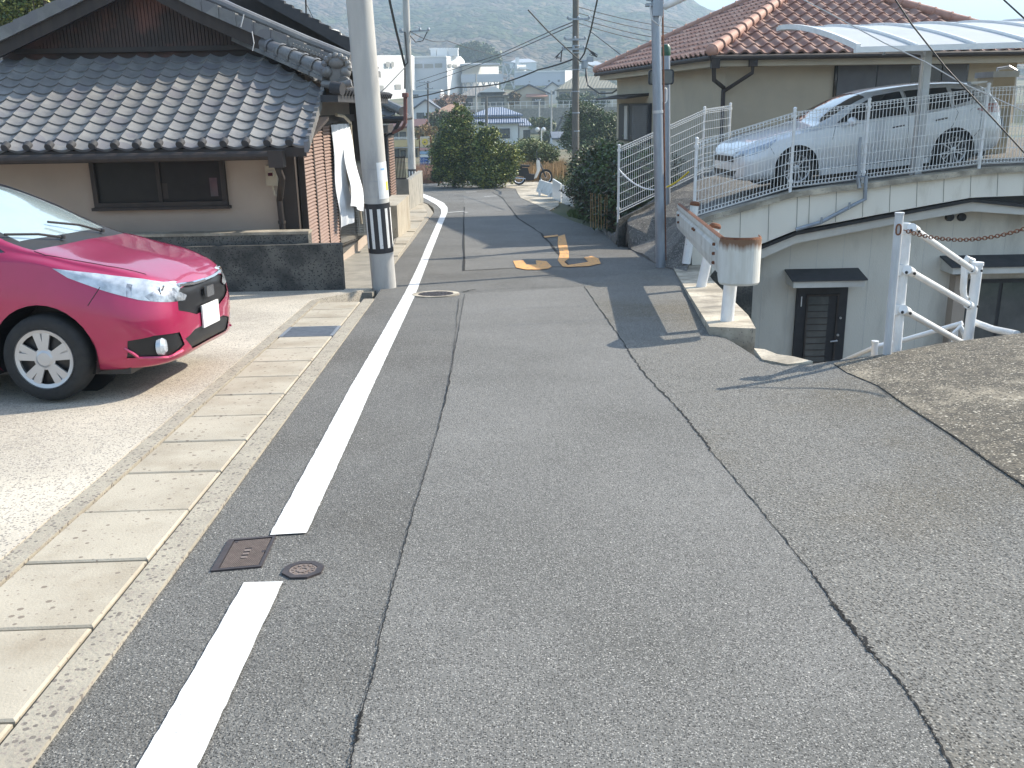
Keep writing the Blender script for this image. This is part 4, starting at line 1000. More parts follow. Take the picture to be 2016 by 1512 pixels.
for i in range(len(strip_pts) - 1):
    for k in range(len(zs) - 1):
        def pt(j, kk, th):
            p = strip_pts[j]; n_ = out if j < 2 else (-out if j > nA else Vector((p.x - cen.x, p.y - cen.y, 0)).normalized())
            hh = 1.0 if j > 0 else .72
            return p + n_ * (zs[kk][1] + th) + Vector((0, 0, zs[kk][0] * hh))
        mb.hexa([pt(i, k, 0), pt(i + 1, k, 0), pt(i + 1, k + 1, 0), pt(i, k + 1, 0)], [pt(i, k, .006), pt(i + 1, k, .006), pt(i + 1, k + 1, .006), pt(i, k + 1, .006)], 1 if k == len(zs) - 2 else 0)
part('rounded_end', mb, [m_streak, m_rust], GR, smooth=True)
mb = MB()
for s_, dz in ((.1, .05), (.1, -.05), (.5, .05), (.53, .05), (.9, .09), (.9, 0), (.9, -.09)):
    c = far.lerp(near, s_) + out * .02 + Vector((0, 0, dz)); mb.lathe([(.016, 0), (.016, .025), (0, .03)], c, out, 8)
parts('bolt', mb, m_rust, GR)
# ---------------------------------------------------------------- lamp pole, convex-mirror pole
bl = G(1301, 526); LP, dl = pole('street_lamp', 'slim galvanised lamp pole with white tube lamp at the ramp entrance', bl - Vector((0, 0, .05)), P(1291, 20, bl.y), .073, .062, m_galv, 'street lamp', ext=1.2)
mb = MB(); s_ = (P(1296, 220, bl.y) - bl).length; mb.lathe([(.070, s_ - .02), (.077, s_ - .02), (.077, s_ + .02), (.068, s_ + .02)], bl, dl, 20); part('joint_collar', mb, m_alu, LP, smooth=True)
q = P(1293, 10, bl.y); mb = MB(); mb.box(q.x - .07, q.x + .07, q.y - .12, q.y - .06, q.z - .15, q.z + .25); mb.lathe([(.075, -.12), (.075, -.08)], q, (0, 0, 1), 16); mb.tube([q + Vector((-.12, -.08, .05)), q + Vector((-.11, -.08, .25))], .045, 10)
mb.box(q.x - .16, q.x - .06, q.y - .1, q.y + .02, q.z - .02, q.z + .02); part('bracket', mb, m_galv, LP)
mb = MB(); mb.tube([q + Vector((-.11, -.1, .0)), q + Vector((-.08, -.12, -.2)), q + Vector((.02, -.12, -.28)), q + Vector((.06, -.1, -.15))], .012, 6); part('lead_cable', mb, m_lcable, LP)
mb = MB(); a = P(1307, 14, bl.y); b = P(1345, -6, bl.y - .1); mb.tube([a, b, b + (b - a) * .6], [.045, .06, .06], 12); part('lamp_tube', mb, m_wpaint, LP, smooth=True)
mb = MB(); a = P(1304, 0, bl.y + .05); mb.tube([bl + Vector((.075, .03, .1)), P(1304.5, 0, bl.y + .03), P(1304, -60, bl.y + .03)], .012, 6); part('rust_strap', mb, m_rust, LP)
bm_ = P(1312, 365, 17.9); MP, dm = pole('mirror_pole', 'grey traffic mirror pole with green cap standing behind the lamp pole', P(1313, 372, 17.9) - Vector((0, 0, .3)), P(1311, 96, 17.9), .075, .075, m_galv, 'mirror pole', ext=0)
tpm = P(1311, 96, 17.9); mb = MB(); mb.lathe([(.08, -.12), (.085, -.10), (.085, .02), (.05, .07), (0, .08)], tpm, (0, 0, 1), 18); part('cap', mb, M('green_cap', (.02, .09, .05), rough=.4), MP, smooth=True)
a = P(1276, 151, 17.7); b = P(1326, 151, 17.7); zz0 = P(1300, 167, 17.7).z; zz1 = P(1300, 137, 17.7).z
mb = MB(); r_ = .05; pts = []
for cx, cz, a0 in ((b.x - r_, zz1 - r_, 0), (a.x + r_, zz1 - r_, 90), (a.x + r_, zz0 + r_, 180), (b.x - r_, zz0 + r_, 270)):
    for k in range(6): an = math.radians(a0 + 18 * k); pts.append(Vector((cx + r_ * math.cos(an), 17.65, cz + r_ * math.sin(an))))
mb.prism(pts, (0, .06, 0)); mf = part('mirror_housing', mb, m_black, MP)
c_ = sum(pts, Vector()) / len(pts); mb = MB(); mb.prism([c_ + (p - c_) * .86 + Vector((0, -.012, 0)) for p in pts], (0, .01, 0)); part('mirror_glass', mb, m_glass, mf)
mb = MB(); q = P(1309, 188, 17.75); pts = [q + Vector((.035 * math.cos(t), 0, .13 * (1 if math.sin(t) > 0 else -1) * .6 + .05 * math.sin(t))) for t in [i * 2 * math.pi / 16 for i in range(17)]]
mb.tube(pts, .01, 6, cap=False); part('ring', mb, m_wpaint, MP)
# ---------------------------------------------------------------- mesh fences
def post_mesh(): 
    mb = MB(); return mb
def mesh_fence(name, label, posts, ph, panels, wire=.0046, vp=.05, hp=.15, postr=.024, ext_top=.05):
    """posts: list of foot points; ph height of the panel bottom/top above foot"""
    T = thing(name, label, 'fence', posts[0])
    for p in posts:
        mb = MB(); mb.tube([p - Vector((0, 0, .02)), p + Vector((0, 0, ph[1] + ext_top))], postr, 14); mb.lathe([(postr + .005, -.01), (postr + .005, .005), (.01, .02), (0, .02)], p + Vector((0, 0, ph[1] + ext_top)), (0, 0, 1), 14)
        for h in (ph[0] + .08, ph[1] - .06): mb.lathe([(postr, h - .02), (postr + .012, h - .02), (postr + .012, h + .02), (postr, h + .02)], p, (0, 0, 1), 12)
        part('post', mb, m_wpaint, T, smooth=True)
    for a, b in panels:
        a = Vector(a); b = Vector(b); mb = MB(); d = b - a; L_ = Vector((d.x, d.y, 0)).length; nv = int(L_ / vp)
        lo, hi = ph; nf = Vector((-d.y, d.x, 0)).normalized() * (-.03)
        if nf.y > 0: nf = -nf
        for i in range(1, nv):
            p = a.lerp(b, i / nv) + nf; mb.tube([p + Vector((0, 0, lo)), p + Vector((0, 0, hi))], wire, 4, cap=False)
        for i in range(1, nv):                     # folded triangular top and bottom
            p = a.lerp(b, i / nv) + nf
            for z_, s_ in ((hi, 1), (lo, -1)):
                mb.tube([p + Vector((0, 0, z_)), p - nf * 1.6 + Vector((0, 0, z_ - .02 * s_)), p + Vector((0, 0, z_ - .05 * s_))], wire, 4, cap=False)
        hs = [lo, lo + .05, hi - .05, hi] + [lo + .05 + hp * k for k in range(1, int((hi - lo - .1) / hp) + 1)]
        for h in hs: mb.tube([a + nf * 1.1 + Vector((0, 0, h)), b + nf * 1.1 + Vector((0, 0, h))], wire * 1.15, 4)
        for h in (lo - .02, hi - .02): mb.tube([a - nf * .8 + Vector((0, 0, h)), b - nf * .8 + Vector((0, 0, h))], wire * 1.15, 4)
        part('mesh_panel', mb, m_wpaint, T)
    return T
def fz(px): return P(px, float(np.interp(px, [p[0] for p in fb], [p[1] for p in fb])), YF)
fps = [fz(1366), fz(1555), fz(1698), fz(1927), fz(2190)]
for p in fps: p.z += 0
mesh_fence('mesh_fence', 'white wire mesh fence along the deck in front of the silver white car', fps, (.10, 1.16), list(zip(fps, fps[1:])))
q = [LF, P(1382, 360, 18.8), P(1432, 350, 19.2)]
q = [P(1217, 436, 17.6), P(1382, 355, 18.8), P(1432, 345, 19.2)]
mesh_fence('mesh_fence', 'white wire mesh fence on the far side of the ramp by the cream house', q, (.16, 1.34), list(zip(q, q[1:])), ext_top=.03)
mb = MB(); 
for a, b in zip(q, q[1:]): mb.hexa([a + Vector((0, -.05, -.6)), b + Vector((0, -.05, -.6)), b + Vector((0, .10, -.6)), a + Vector((0, .10, -.6))], [a + Vector((0, -.05, .04)), b + Vector((0, -.05, .04)), b + Vector((0, .10, .04)), a + Vector((0, .10, .04))])
single('fence_kerb', mb, m_dkconc, 'low dark kerb under the far mesh fence on the ramp', 'kerb')
# rope chain hanging across the ramp
a = P(1218, 333, 17.4); b = P(1356, 338, 16.2); mb = MB(); pts = []
for i in range(25):
    t_ = i / 24; p = a.lerp(b, t_); p.z -= .33 * 4 * t_ * (1 - t_); pts.append(p)
T = thing('rope', 'pale rope with yellow end sagging across the ramp entrance', 'rope', a); mb.tube(pts[:18], .014, 6); part('pale_length', mb, m_wpaint, T); mb = MB(); mb.tube(pts[17:], .016, 6); part('yellow_length', mb, m_yel, T)
# ---------------------------------------------------------------- pipe railing by the stairs + chain post
gp0 = G(1746, 700)
CP = thing('chain_post', 'bare scuffed steel post with rusty chain link beside the white pipe railing', 'post', gp0); t0 = P(1771, 421, gp0.y)
mb = MB(); mb.tube([gp0 - Vector((0, 0, .06)), t0], .031, 18); mb.lathe([(.031, -.01), (.034, 0), (.034, .01), (0, .014)], t0, t0 - gp0, 18); part('shaft', mb, M('scuffed_white', (.62, .63, .64), (.42, .44, .46), 6, .5, stretch=(1, 1, .25), metal=.2), CP, smooth=True)
mb = MB(); lp = P(1769, 452, gp0.y - .04)
def link(mb, c, dirv, flat, L_=.055, wd=.022, r=.0045):
    dirv = Vector(dirv).normalized(); flat = Vector(flat); flat = (flat - dirv * flat.dot(dirv)).normalized(); pts = []
    for k in range(13):
        t_ = 2 * math.pi * k / 12; cx = math.cos(t_); pts.append(c + dirv * (math.copysign(abs(cx) ** .6, cx) * L_ / 2) + flat * (math.sin(t_) * wd / 2))
    mb.tube(pts, r, 6, cap=False)
link(mb, lp, (0, 0, 1), (1, 0, 0), .075, .035, .006); part('rusty_link', mb, m_rust, CP, smooth=True)
a = P(1780, 453, gp0.y - .03); b = P(2100, 415, gp0.y - .5); ch = MB(); n_ = 52; prev = None
def cp_(t_): p = a.lerp(b, t_); p.z -= .10 * 4 * t_ * (1 - t_) * 1.25; return p
for i in range(n_):
    t_ = (i + .5) / n_; p = cp_(t_); d_ = cp_(t_ + .01) - cp_(t_ - .01); link(ch, p, d_, (0, 0, 1) if i % 2 else (0, 1, 0), (b - a).length / n_ * 1.35, .024, .0038)
single('chain', ch, m_rust, 'rusty link chain sagging from the scuffed post towards the right', 'chain', smooth=True)
RL = thing('pipe_railing', 'white pipe railing with three slanting rails going down the stairs', 'railing', gp0 + Vector((.1, .1, 0)))
yr = gp0.y + .22; pb = P(1765, 705, yr); pt = P(1787, 440, yr); mb = MB(); mb.tube([pb - Vector((0, 0, .3)), pt], .034, 18); mb.lathe([(.034, -.03), (.038, -.03), (.038, 0), (0, .004)], pt, pt - pb, 18); part('post', mb, m_wpaint, RL, smooth=True)
yr2 = yr + 1.25
pb2 = P(1903, 690, yr2); pt2 = P(1926, 516, yr2); mb = MB(); mb.tube([pb2 - (pt2 - pb2) * .4, pt2], .044, 18); mb.lathe([(.044, -.03), (.049, -.03), (.049, 0), (0, .004)], pt2, pt2 - pb2, 18); part('post', mb, m_wpaint, RL, smooth=True)
for (x0, y0, x1, y1) in ((1800, 452, 1915, 531), (1791, 534, 1908, 601), (1783, 612, 1900, 678)):
    a = P(x0, y0, yr - .02); b = P(x1, y1, yr2 - .08); mb = MB(); mb.tube([a, b], .026, 14); part('rail', mb, m_wpaint, RL, smooth=True)
    mb = MB(); mb.tube([a - (b - a).normalized() * .06, a + (b - a).normalized() * .04], .036, 12); mb.tube([b - (b - a).normalized() * .05, b + (b - a).normalized() * .03], .038, 12)
    c1 = a - Vector((.07, .0, -.01)); mb.lathe([(.046, -.04), (.050, 0), (.046, .04)], c1 + Vector((-.0, .03, 0)), (0, 0, 1), 14); parts('clamp', mb, m_wpaint, RL, smooth=True)
    mb = MB()
    for s_ in (a + Vector((-.045, -.05, 0)), a + Vector((.02, -.045, -.01)), b + Vector((-.03, -.05, 0)), b + Vector((.05, -.06, 0))): mb.ball(s_, .0125, 8)
    parts('bolt', mb, m_cable, RL)
mb = MB(); pts = [P(*p, yr2 + .25) for p in [(1918, 545), (1914, 512), (1905, 508), (1899, 520), (1898, 545), (1896, 570), (1898, 585), (1908, 592), (1914, 594)]]; mb.tube(pts, .030, 12); part('hook_rail', mb, m_wpaint, RL, smooth=True)
mb = MB(); mb.tube([P(1920, 635, yr2 + .1), P(1955, 648, yr2 - .2), P(2002, 658, yr2 - .9)], .03, 12); part('lower_rail', mb, m_wpaint, RL, smooth=True)
R2 = thing('pipe_railing', 'lower white handrail at the foot of the stairs near the black door', 'railing', P(1724, 700, 10))
mb = MB(); mb.tube([P(1722, 720, 10) - Vector((0, 0, .5)), P(1723, 672, 10)], .036, 14); mb.lathe([(.04, -.02), (.04, 0), (0, .003)], P(1723, 671, 10), (0, 0, 1), 14); part('post', mb, m_wpaint, R2, smooth=True)
mb = MB(); mb.tube([P(1650, 715, 11), P(1712, 688, 10.1), P(1728, 681, 10), P(1770, 672, 10), P(1895, 636, 9.6)], .026, 12); part('rail', mb, m_wpaint, R2, smooth=True)
mb = MB(); mb.tube([P(1878, 690, 9.2), P(1880, 655, 9.2), P(1890, 642, 9.2), P(1900, 660, 9.2), P(1900, 680, 9.2)], .03, 12); part('bent_end', mb, m_wpaint, R2, smooth=True)
# ---------------------------------------------------------------- cream house with terracotta roof
cn = P(1430, 118, 20.4); cf = P(1221, 152, 29); cr_ = P(1998, 92, 20.9)
HC = thing('cream_house', 'cream rendered house with terracotta barrel tile hip roof right of the road', 'house', (6, 24, -1))
zE = cn.z
near_c = Vector((cn.x, 20.4, 0)); dl_ = Vector((-.157, 1, 0)).normalized(); dr_ = Vector((dl_.y, -dl_.x, 0))
LL = 8.4; LR = 6.6
def hc(a, b, z): p = near_c + dr_ * a + dl_ * b; return (p.x, p.y, z)
g0 = -1.6
mb = MB(); mb.hexa([hc(0, 0, g0), hc(LR, 0, g0), hc(LR, LL, g0), hc(0, LL, g0)], [hc(0, 0, zE), hc(LR, 0, zE), hc(LR, LL, zE), hc(0, LL, zE)]); part('wall', mb, m_cream, HC)
ov = .42
zr0 = zE + .05
mb = MB()     # soffit & fascia
for (a0, a1, b0_, b1) in ((-ov, 0, -ov, LL + ov), (LR, LR + ov, -ov, LL + ov), (0, LR, -ov, 0), (0, LR, LL, LL + ov)):
    mb.hexa([hc(a0, b0_, zE - .14), hc(a1, b0_, zE - .14), hc(a1, b1, zE - .14), hc(a0, b1, zE - .14)], [hc(a0, b0_, zr0), hc(a1, b0_, zr0), hc(a1, b1, zr0), hc(a0, b1, zr0)])
part('eaves', mb, m_cream, HC)
sl3 = .48; o2 = ov + .08
WA = LR + 2 * o2; WB = LL + 2 * o2
cA = Vector(hc(-o2, -o2, zr0 + .04)); cB = Vector(hc(LR + o2, -o2, zr0 + .04)); cC = Vector(hc(-o2, LL + o2, zr0 + .04))
dh = (dr_ + dl_).normalized(); dh2 = (-dr_ + dl_).normalized(); dh3 = (dr_ - dl_).normalized()
mb = MB(); hw_ = WA / 2
# front slope faces the camera (eave along dr_)
tile_field(mb, cA, dr_, dl_ + Vector((0, 0, sl3)), -dl_ * sl3 + Vector((0, 0, 1)), WA, hw_ * 1.11 + .3, .30, .33, barrel, .035,
           [(cA, (-dh.y, dh.x, 0)), (cB, (-dh2.y, dh2.x, 0) if False else (dh2.y, -dh2.x, 0)), ], 8)
# left slope (eave along dl_) faces the road
tile_field(mb, cC, -dl_, dr_ + Vector((0, 0, sl3)), -dr_ * sl3 + Vector((0, 0, 1)), WB, hw_ * 1.11 + .3, .30, .33, barrel, .035,
           [(cA, (dh.y, -dh.x, 0)), (cC, (-dh3.y, dh3.x, 0) if False else (-dh3.y, dh3.x, 0)), ((cA + dr_ * hw_), tuple(dr_))], 8)
rf = part('roof', mb, m_terra, HC, smooth=True, ang=40)
apF = cA + dr_ * hw_ + dl_ * hw_ + Vector((0, 0, hw_ * sl3)); apB = cC + dr_ * hw_ - dl_ * hw_ + Vector((0, 0, hw_ * sl3))
cD = cB + dl_ * WB
mb = MB(); mb.face([cB, cD, apB, apF]); mb.face([cD, cC, apB]); part('rear_slope', mb, m_terra, HC)
def ridge(p, q, nm, r=.095, big=1.0):
    mb = MB(); n = max(2, int((q - p).length / .36)); d = (q - p).normalized()
    for i in range(n):
        a = p.lerp(q, i / n); b = p.lerp(q, (i + 1) / n) + d * .02; mb.tube([a, b], [r * 1.12, r], 14); mb.lathe([(r * 1.1, -.02), (r * 1.28, -.01), (r * 1.28, .02), (r * 1.1, .03)], a, d, 16)
    mb.ball(p, r * 1.15, 12); return part(nm, mb, m_terrar, rf, smooth=True)
U3 = Vector((0, 0, .07))
ridge(cA + U3, apF + U3, 'hip_ridge', .105); ridge(cB + U3, apF + U3, 'hip_ridge'); ridge(cC + U3, apB + U3, 'hip_ridge'); ridge(apF + U3, apB + U3, 'top_ridge')
# gutters + downpipe
mb = MB(); gA = Vector(hc(-ov - .12, -ov - .12, zr0 - .03)); gB_ = Vector(hc(LR + ov, -ov - .12, zr0 - .0)); gC = Vector(hc(-ov - .12, LL + ov, zr0 - .03))
mb.tube([gA, gB_], .055, 10); mb.tube([gA, gC], .05, 10)
mb.box(gA.x + .02, gA.x + .18, gA.y - .05, gA.y + .12, gA.z - .2, gA.z - .02); q1 = Vector(hc(.38, -ov - .05, zr0 - .02)); mb.box(q1.x - .08, q1.x + .08, q1.y - .08, q1.y + .08, q1.z - .18, q1.z + .06)
q2 = Vector(hc(-.06, -.06, zE - .62)); mb.tube([gA + Vector((.08, .05, -.18)), gA + Vector((.1, .08, -.42)), q2 + Vector((0, 0, .08)), q2, Vector(hc(-.06, -.06, g0))], .045, 10); mb.tube([q1 - Vector((0, 0, .15)), q1 - Vector((0, 0, .3)), q2], .04, 8)
part('gutter', mb, m_brown, HC, smooth=True)
# front window behind the carport
def fw_(px, py):                 # pixel to front wall plane
    d = ray(px, py); n_ = dl_; t_ = (near_c - CAM).dot(n_) / d.dot(n_); return CAM + d * t_
a = fw_(1643, 130); b = fw_(1906, 120); z1 = fw_(1770, 117).z; z0 = z1 - 1.15
pa = (Vector((a.x, a.y, 0)) - near_c).dot(dr_); pb_ = (Vector((b.x, b.y, 0)) - near_c).dot(dr_)
def hbox(mb, a0, a1, b0_, b1, z0, z1, m=0): mb.hexa([hc(a0, b0_, z0), hc(a1, b0_, z0), hc(a1, b1, z0), hc(a0, b1, z0)], [hc(a0, b0_, z1), hc(a1, b0_, z1), hc(a1, b1, z1), hc(a0, b1, z1)], m)
mb = MB(); hbox(mb, pa, pb_, -.06, .02, z0, z1); wn = part('window', mb, m_glassdk, HC); m_shut = M('grey_shutter', (.11, .11, .115), (.09, .09, .095), 5, .5)
mb = MB(); hbox(mb, pa + .05, pa + (pb_ - pa) * .30, -.08, -.06, z0 + .05, z1 - .06); hbox(mb, pa + (pb_ - pa) * .30 + .03, pa + (pb_ - pa) * .56, -.075, -.06, z0 + .05, z1 - .06); hbox(mb, pb_ - .62, pb_ - .05, -.08, -.06, z0 + .05, z1 - .06); parts('shutter', mb, m_shut, wn)
# left face window with louvre shutter and little canopy
def lf_(px, py):
    d = ray(px, py); n_ = dr_; t_ = (near_c - CAM).dot(n_) / d.dot(n_); return CAM + d * t_
lb = lambda px, py: (Vector((lf_(px, py).x, lf_(px, py).y, 0)) - near_c).dot(dl_)
b0_, b1 = lb(1283, 240), lb(1221, 240); z1 = lf_(1250, 204).z; z0 = lf_(1250, 279).z
mb = MB(); hbox(mb, -.05, .02, b0_, b1, z0, z1); wn = part('window', mb, m_black, HC)
mb = MB(); hbox(mb, -.10, -.05, b0_ + .08, b0_ + (b1 - b0_) * .48, z0 + .05, z1 - .05)
z = z0 + .1
while z < z1 - .1: hbox(mb, -.115, -.10, b0_ + .12, b0_ + (b1 - b0_) * .46, z, z + .02); z += .05
part('louvre_shutter', mb, m_shut, wn)
mb = MB(); hbox(mb, -.09, -.05, b0_ + (b1 - b0_) * .66, b0_ + (b1 - b0_) * .76, z0 + .05, z1 - .05); part('frame', mb, m_trim, wn)
mb = MB(); za = lf_(1250, 186).z; mb.hexa([hc(-.6, b0_ + .3, za - .12), hc(0, b0_ + .3, za - .05), hc(0, b1 + .5, za - .05), hc(-.6, b1 + .5, za - .12)], [hc(-.6, b0_ + .3, za - .08), hc(0, b0_ + .3, za + .02), hc(0, b1 + .5, za + .02), hc(-.6, b1 + .5, za - .08)]); part('canopy', mb, m_brown, HC)
# ---------------------------------------------------------------- carport
m_carp = m_alu
yp = YF + .35; pbt = P(1803, 357, yp); ptp = P(1827, 93, yp)
CPt = thing('carport', 'white framed carport with curved translucent roof over the silver white car', 'carport', pbt)
mb = MB(); mb.bar(pbt, ptp, .12, .10, 0, (1, 0, 0)); part('post', mb, m_alu, CPt)
xa = P(1690, 95, yp - .9).x; xb_ = 12.0; zf_ = P(1700, 95, yp - .9).z; zf2 = P(2016, 78, yp - .9).z
yB = 17.8; zb0 = P(1540, 57, yB).z; x_l = P(1535, 60, yB).x
def cpf(u, v):        # u along X, v from front edge (0) to rear (1)
    x = (xa + (xb_ - xa) * u) * (1 - v) + (x_l + (xb_ - x_l) * u) * v; y = (yp - .9) + (yB - yp + .9) * v
    z = zf_ + (zf2 - zf_) * u + (zb0 - zf_) * (1 - (1 - v) ** 1.55)
    return Vector((x, y, z))
mb = MB(); mb.grid(cpf, 8, 12); mb.grid(lambda u, v: cpf(1 - u, v) - Vector((0, 0, .01)), 8, 12); part('roof_panel', mb, m_poly, CPt, smooth=True)
mb = MB(); nr = 9
for i in range(nr + 1):
    mb = MB(); pts = [cpf(i / nr, j / 14) + Vector((0, 0, .02)) for j in range(15)]
    for a, b in zip(pts, pts[1:]): mb.bar(a, b, .03 if i else .06, .04 if i else .08)
    part('rib', mb, m_wpaint, CPt)
mb = MB(); mb.bar(cpf(0, 0) + Vector((-.05, 0, -.02)), cpf(1, 0) + Vector((0, 0, -.02)), .08, .075); mb.bar(cpf(0, 1) + Vector((-.05, 0, -.0)), cpf(1, 1), .07, .06)
parts('edge_beam', mb, m_wpaint, CPt)
mb = MB(); mb.bar(ptp - Vector((0, 0, .05)), Vector((ptp.x, yB - .3, zb0 - .25)), .09, .12); a = P(1745, 104, yp - .5); mb.tube([P(1741, 108, yp - .6), P(1742, 99, yp - .6), P(1815, 101, yp - .6), P(1817, 112, yp - .3), pbt + Vector((-.10, -.05, 0))], .028, 10); part('downpipe', mb, m_alu, CPt)
for xx in (1657, 1664):
    pass
# boiler / tank unit and items right of the car
q = P(1975, 290, 17.6); t = thing('water_tank_unit', 'tall cream water heater tank with a bent pipe beside the silver white car', 'water heater', q)
x0, x1 = P(1951, 200, 17.6).x, P(1993, 200, 17.6).x; mb = MB(); mb.box(x0, x1, 17.6, 18.2, q.z - .2, P(1970, 152, 17.6).z); part('body', mb, m_cream, t); zt = P(1970, 152, 17.6).z
mb = MB(); mb.box(x0 - .04, x1 + .04, 17.55, 18.25, zt, zt + .10); mb.tube([(x0 + .15, 17.8, zt), (x0 + .15, 17.8, zt + .15), (x0 + .35, 17.8, zt + .18), (x1 + .1, 17.8, zt + .12), (x1 + .15, 17.8, zt - .8)], .03, 8); part('top_pipes', mb, m_alu, t)
q = P(1953, 285, 16.9); t = thing('fan_unit', 'cream outdoor fan unit behind the rear bumper of the silver white car', 'air conditioner', q); mb = MB(); mb.box(q.x - .35, q.x + .3, 17.0, 17.3, q.z, q.z + .62); part('case', mb, m_cream, t)
mb = MB(); mb.lathe([(.0, 0), (.22, 0), (.235, .03), (.24, .04)], (q.x - .02, 16.96, q.z + .3), (0, 1, 0), 24)
for r_ in (.07, .13, .19): mb.lathe([(r_, -.01), (r_ + .012, -.012), (r_ + .02, -.01)], (q.x - .02, 16.97, q.z + .3), (0, 1, 0), 24)
part('fan_grille', mb, m_galv, t)
# ================================================================ cars
def chip(xs, ys, x):
    xs = list(xs); ys = list(ys); n = len(xs)
    if x <= xs[0]: return ys[0]
    if x >= xs[-1]: return ys[-1]
    i = max(j for j in range(n - 1) if xs[j] <= x)
    dl = [(ys[j + 1] - ys[j]) / (xs[j + 1] - xs[j]) for j in range(n - 1)]
    def m(j):
        if j == 0: return dl[0]
        if j == n - 1: return dl[-1]
        a, b = dl[j - 1], dl[j]
        return 0 if a * b <= 0 else 2 * a * b / (a + b)
    h = xs[i + 1] - xs[i]; t = (x - xs[i]) / h
    return ((2 * t ** 3 - 3 * t ** 2 + 1) * ys[i] + (t ** 3 - 2 * t ** 2 + t) * h * m(i) + (-2 * t ** 3 + 3 * t ** 2) * ys[i + 1] + (t ** 3 - t ** 2) * h * m(i + 1))
def cspline(pts, t):          # catmull-rom through pts, t in 0..len-1
    i = min(int(t), len(pts) - 2); u = t - i; p1, p2 = pts[i], pts[i + 1]; p0 = pts[i - 1] if i else 2 * p1 - p2; p3 = pts[i + 2] if i + 2 < len(pts) else 2 * p2 - p1
    return .5 * ((2 * p1) + (-p0 + p2) * u + (2 * p0 - 5 * p1 + 4 * p2 - p3) * u * u + (-p0 + 3 * p1 - 3 * p2 + p3) * u ** 3)
class Car:
    """body shell lofted from cross sections; x runs from nose (0) to tail, y across, z up"""
    def __init__(s, prof, L_):
        s.p = prof; s.L = L_
        s.bm = bmesh.new()
        xs = [0, .01, .03, .06, .10, .15, .20, .26] + list(np.arange(.32, L_ - .3, .05)) + [L_ - .26, L_ - .2, L_ - .15, L_ - .1, L_ - .06, L_ - .03, L_ - .01, L_]
        sub = 5; s.rings = []
        for x in xs:
            pts = s.section(x); ring_ = []
            for i in range((len(pts) - 1) * sub + 1):
                ring_.append(cspline(pts, i / sub))
            full = [Vector((x + s.bulge(x, p.x, p.y), p.x, p.y)) for p in ring_] 
            left = [Vector((v.x, -v.y, v.z)) for v in full[::-1]][1:]
            s.rings.append([s.bm.verts.new(v) for v in full + left[:-1]])
        n = len(s.rings[0])
        for a, b in zip(s.rings, s.rings[1:]):
            for k in range(n):
                k2 = (k + 1) % n
                try: s.bm.faces.new((a[k], b[k], b[k2], a[k2]))
                except ValueError: pass
        s.bm.faces.new(s.rings[0]); s.bm.faces.new(s.rings[-1][::-1])
        bmesh.ops.remove_doubles(s.bm, verts=s.bm.verts, dist=.0005)
        bmesh.ops.recalc_face_normals(s.bm, faces=s.bm.faces)
        s.bm.normal_update()
        s.lay = s.bm.faces.layers.int.new('reg')
    def bulge(s, x, y, z): return 0
    def section(s, x):
        c = s.p; g = lambda k: chip(c['x'], c[k], x)
        zb, zt, zbelt, wm, wb, wr, zr, zm = g('zb'), g('zt'), g('zbelt'), g('w'), g('wb'), g('wr'), g('zr'), g('zm')
        P2 = lambda y, z: Vector((y, z))
        zl = zb + .06
        cab = max(0., min(1., (zt - zbelt - .08) / .3))
        midw = wb * (1 - .5) + wr * .5 + .035 * cab; midz = zbelt * .5 + zr * .5
        return [P2(0, zb), P2(wm * .8, zb), P2(wm * .955, zl), P2(wm * .99, zb + (zm - zb) * .5), P2(wm, zm), P2(wb + (wm - wb) * .35, zbelt - .05), P2(wb, zbelt), P2(midw, midz), P2(wr, zr), P2(wr * .55, zt - .012), P2(0, zt)]
    def cut(s, poly, axes, filt, rid, only=None):
        """label the faces whose projection on the two axes lies inside poly"""
        n = len(poly); ax, ay = axes; lo = (min(p[0] for p in poly), min(p[1] for p in poly)); hi = (max(p[0] for p in poly), max(p[1] for p in poly))
        def near(f):
            return filt(f.calc_center_median(), f.normal) and any(lo[0] - .02 <= v.co[ax] <= hi[0] + .02 for v in f.verts) and any(lo[1] - .02 <= v.co[ay] <= hi[1] + .02 for v in f.verts)
        for i in range(n):
            a, b = poly[i], poly[(i + 1) % n]; e = (b[0] - a[0], b[1] - a[1]); no = [0, 0, 0]; no[ax] = e[1]; no[ay] = -e[0]; co = [0, 0, 0]; co[ax] = a[0]; co[ay] = a[1]
            # local cut: only faces whose bbox touches the edge
            l0 = (min(a[0], b[0]) - .012, min(a[1], b[1]) - .012); h0 = (max(a[0], b[0]) + .012, max(a[1], b[1]) + .012)
            fs = [f for f in s.bm.faces if filt(f.calc_center_median(), f.normal) and max(v.co[ax] for v in f.verts) >= l0[0] and min(v.co[ax] for v in f.verts) <= h0[0] and max(v.co[ay] for v in f.verts) >= l0[1] and min(v.co[ay] for v in f.verts) <= h0[1]]
            ge = set(); gv = set()
            for f in fs: ge.update(f.edges); gv.update(f.verts)
            bmesh.ops.bisect_plane(s.bm, geom=list(gv) + list(ge) + fs, plane_co=co, plane_no=no, dist=1e-5)
        s.bm.normal_update()
        def inside(x, y):
            r = False
            for i in range(n):
                (x1, y1), (x2, y2) = poly[i], poly[(i + 1) % n]
                if (y1 > y) != (y2 > y) and x < (x2 - x1) * (y - y1) / (y2 - y1) + x1: r = not r
            return r
        for f in s.bm.faces:
            c = f.calc_center_median()
            if filt(c, f.normal) and inside(c[ax], c[ay]) and (only is None or f[s.lay] in only): f[s.lay] = rid
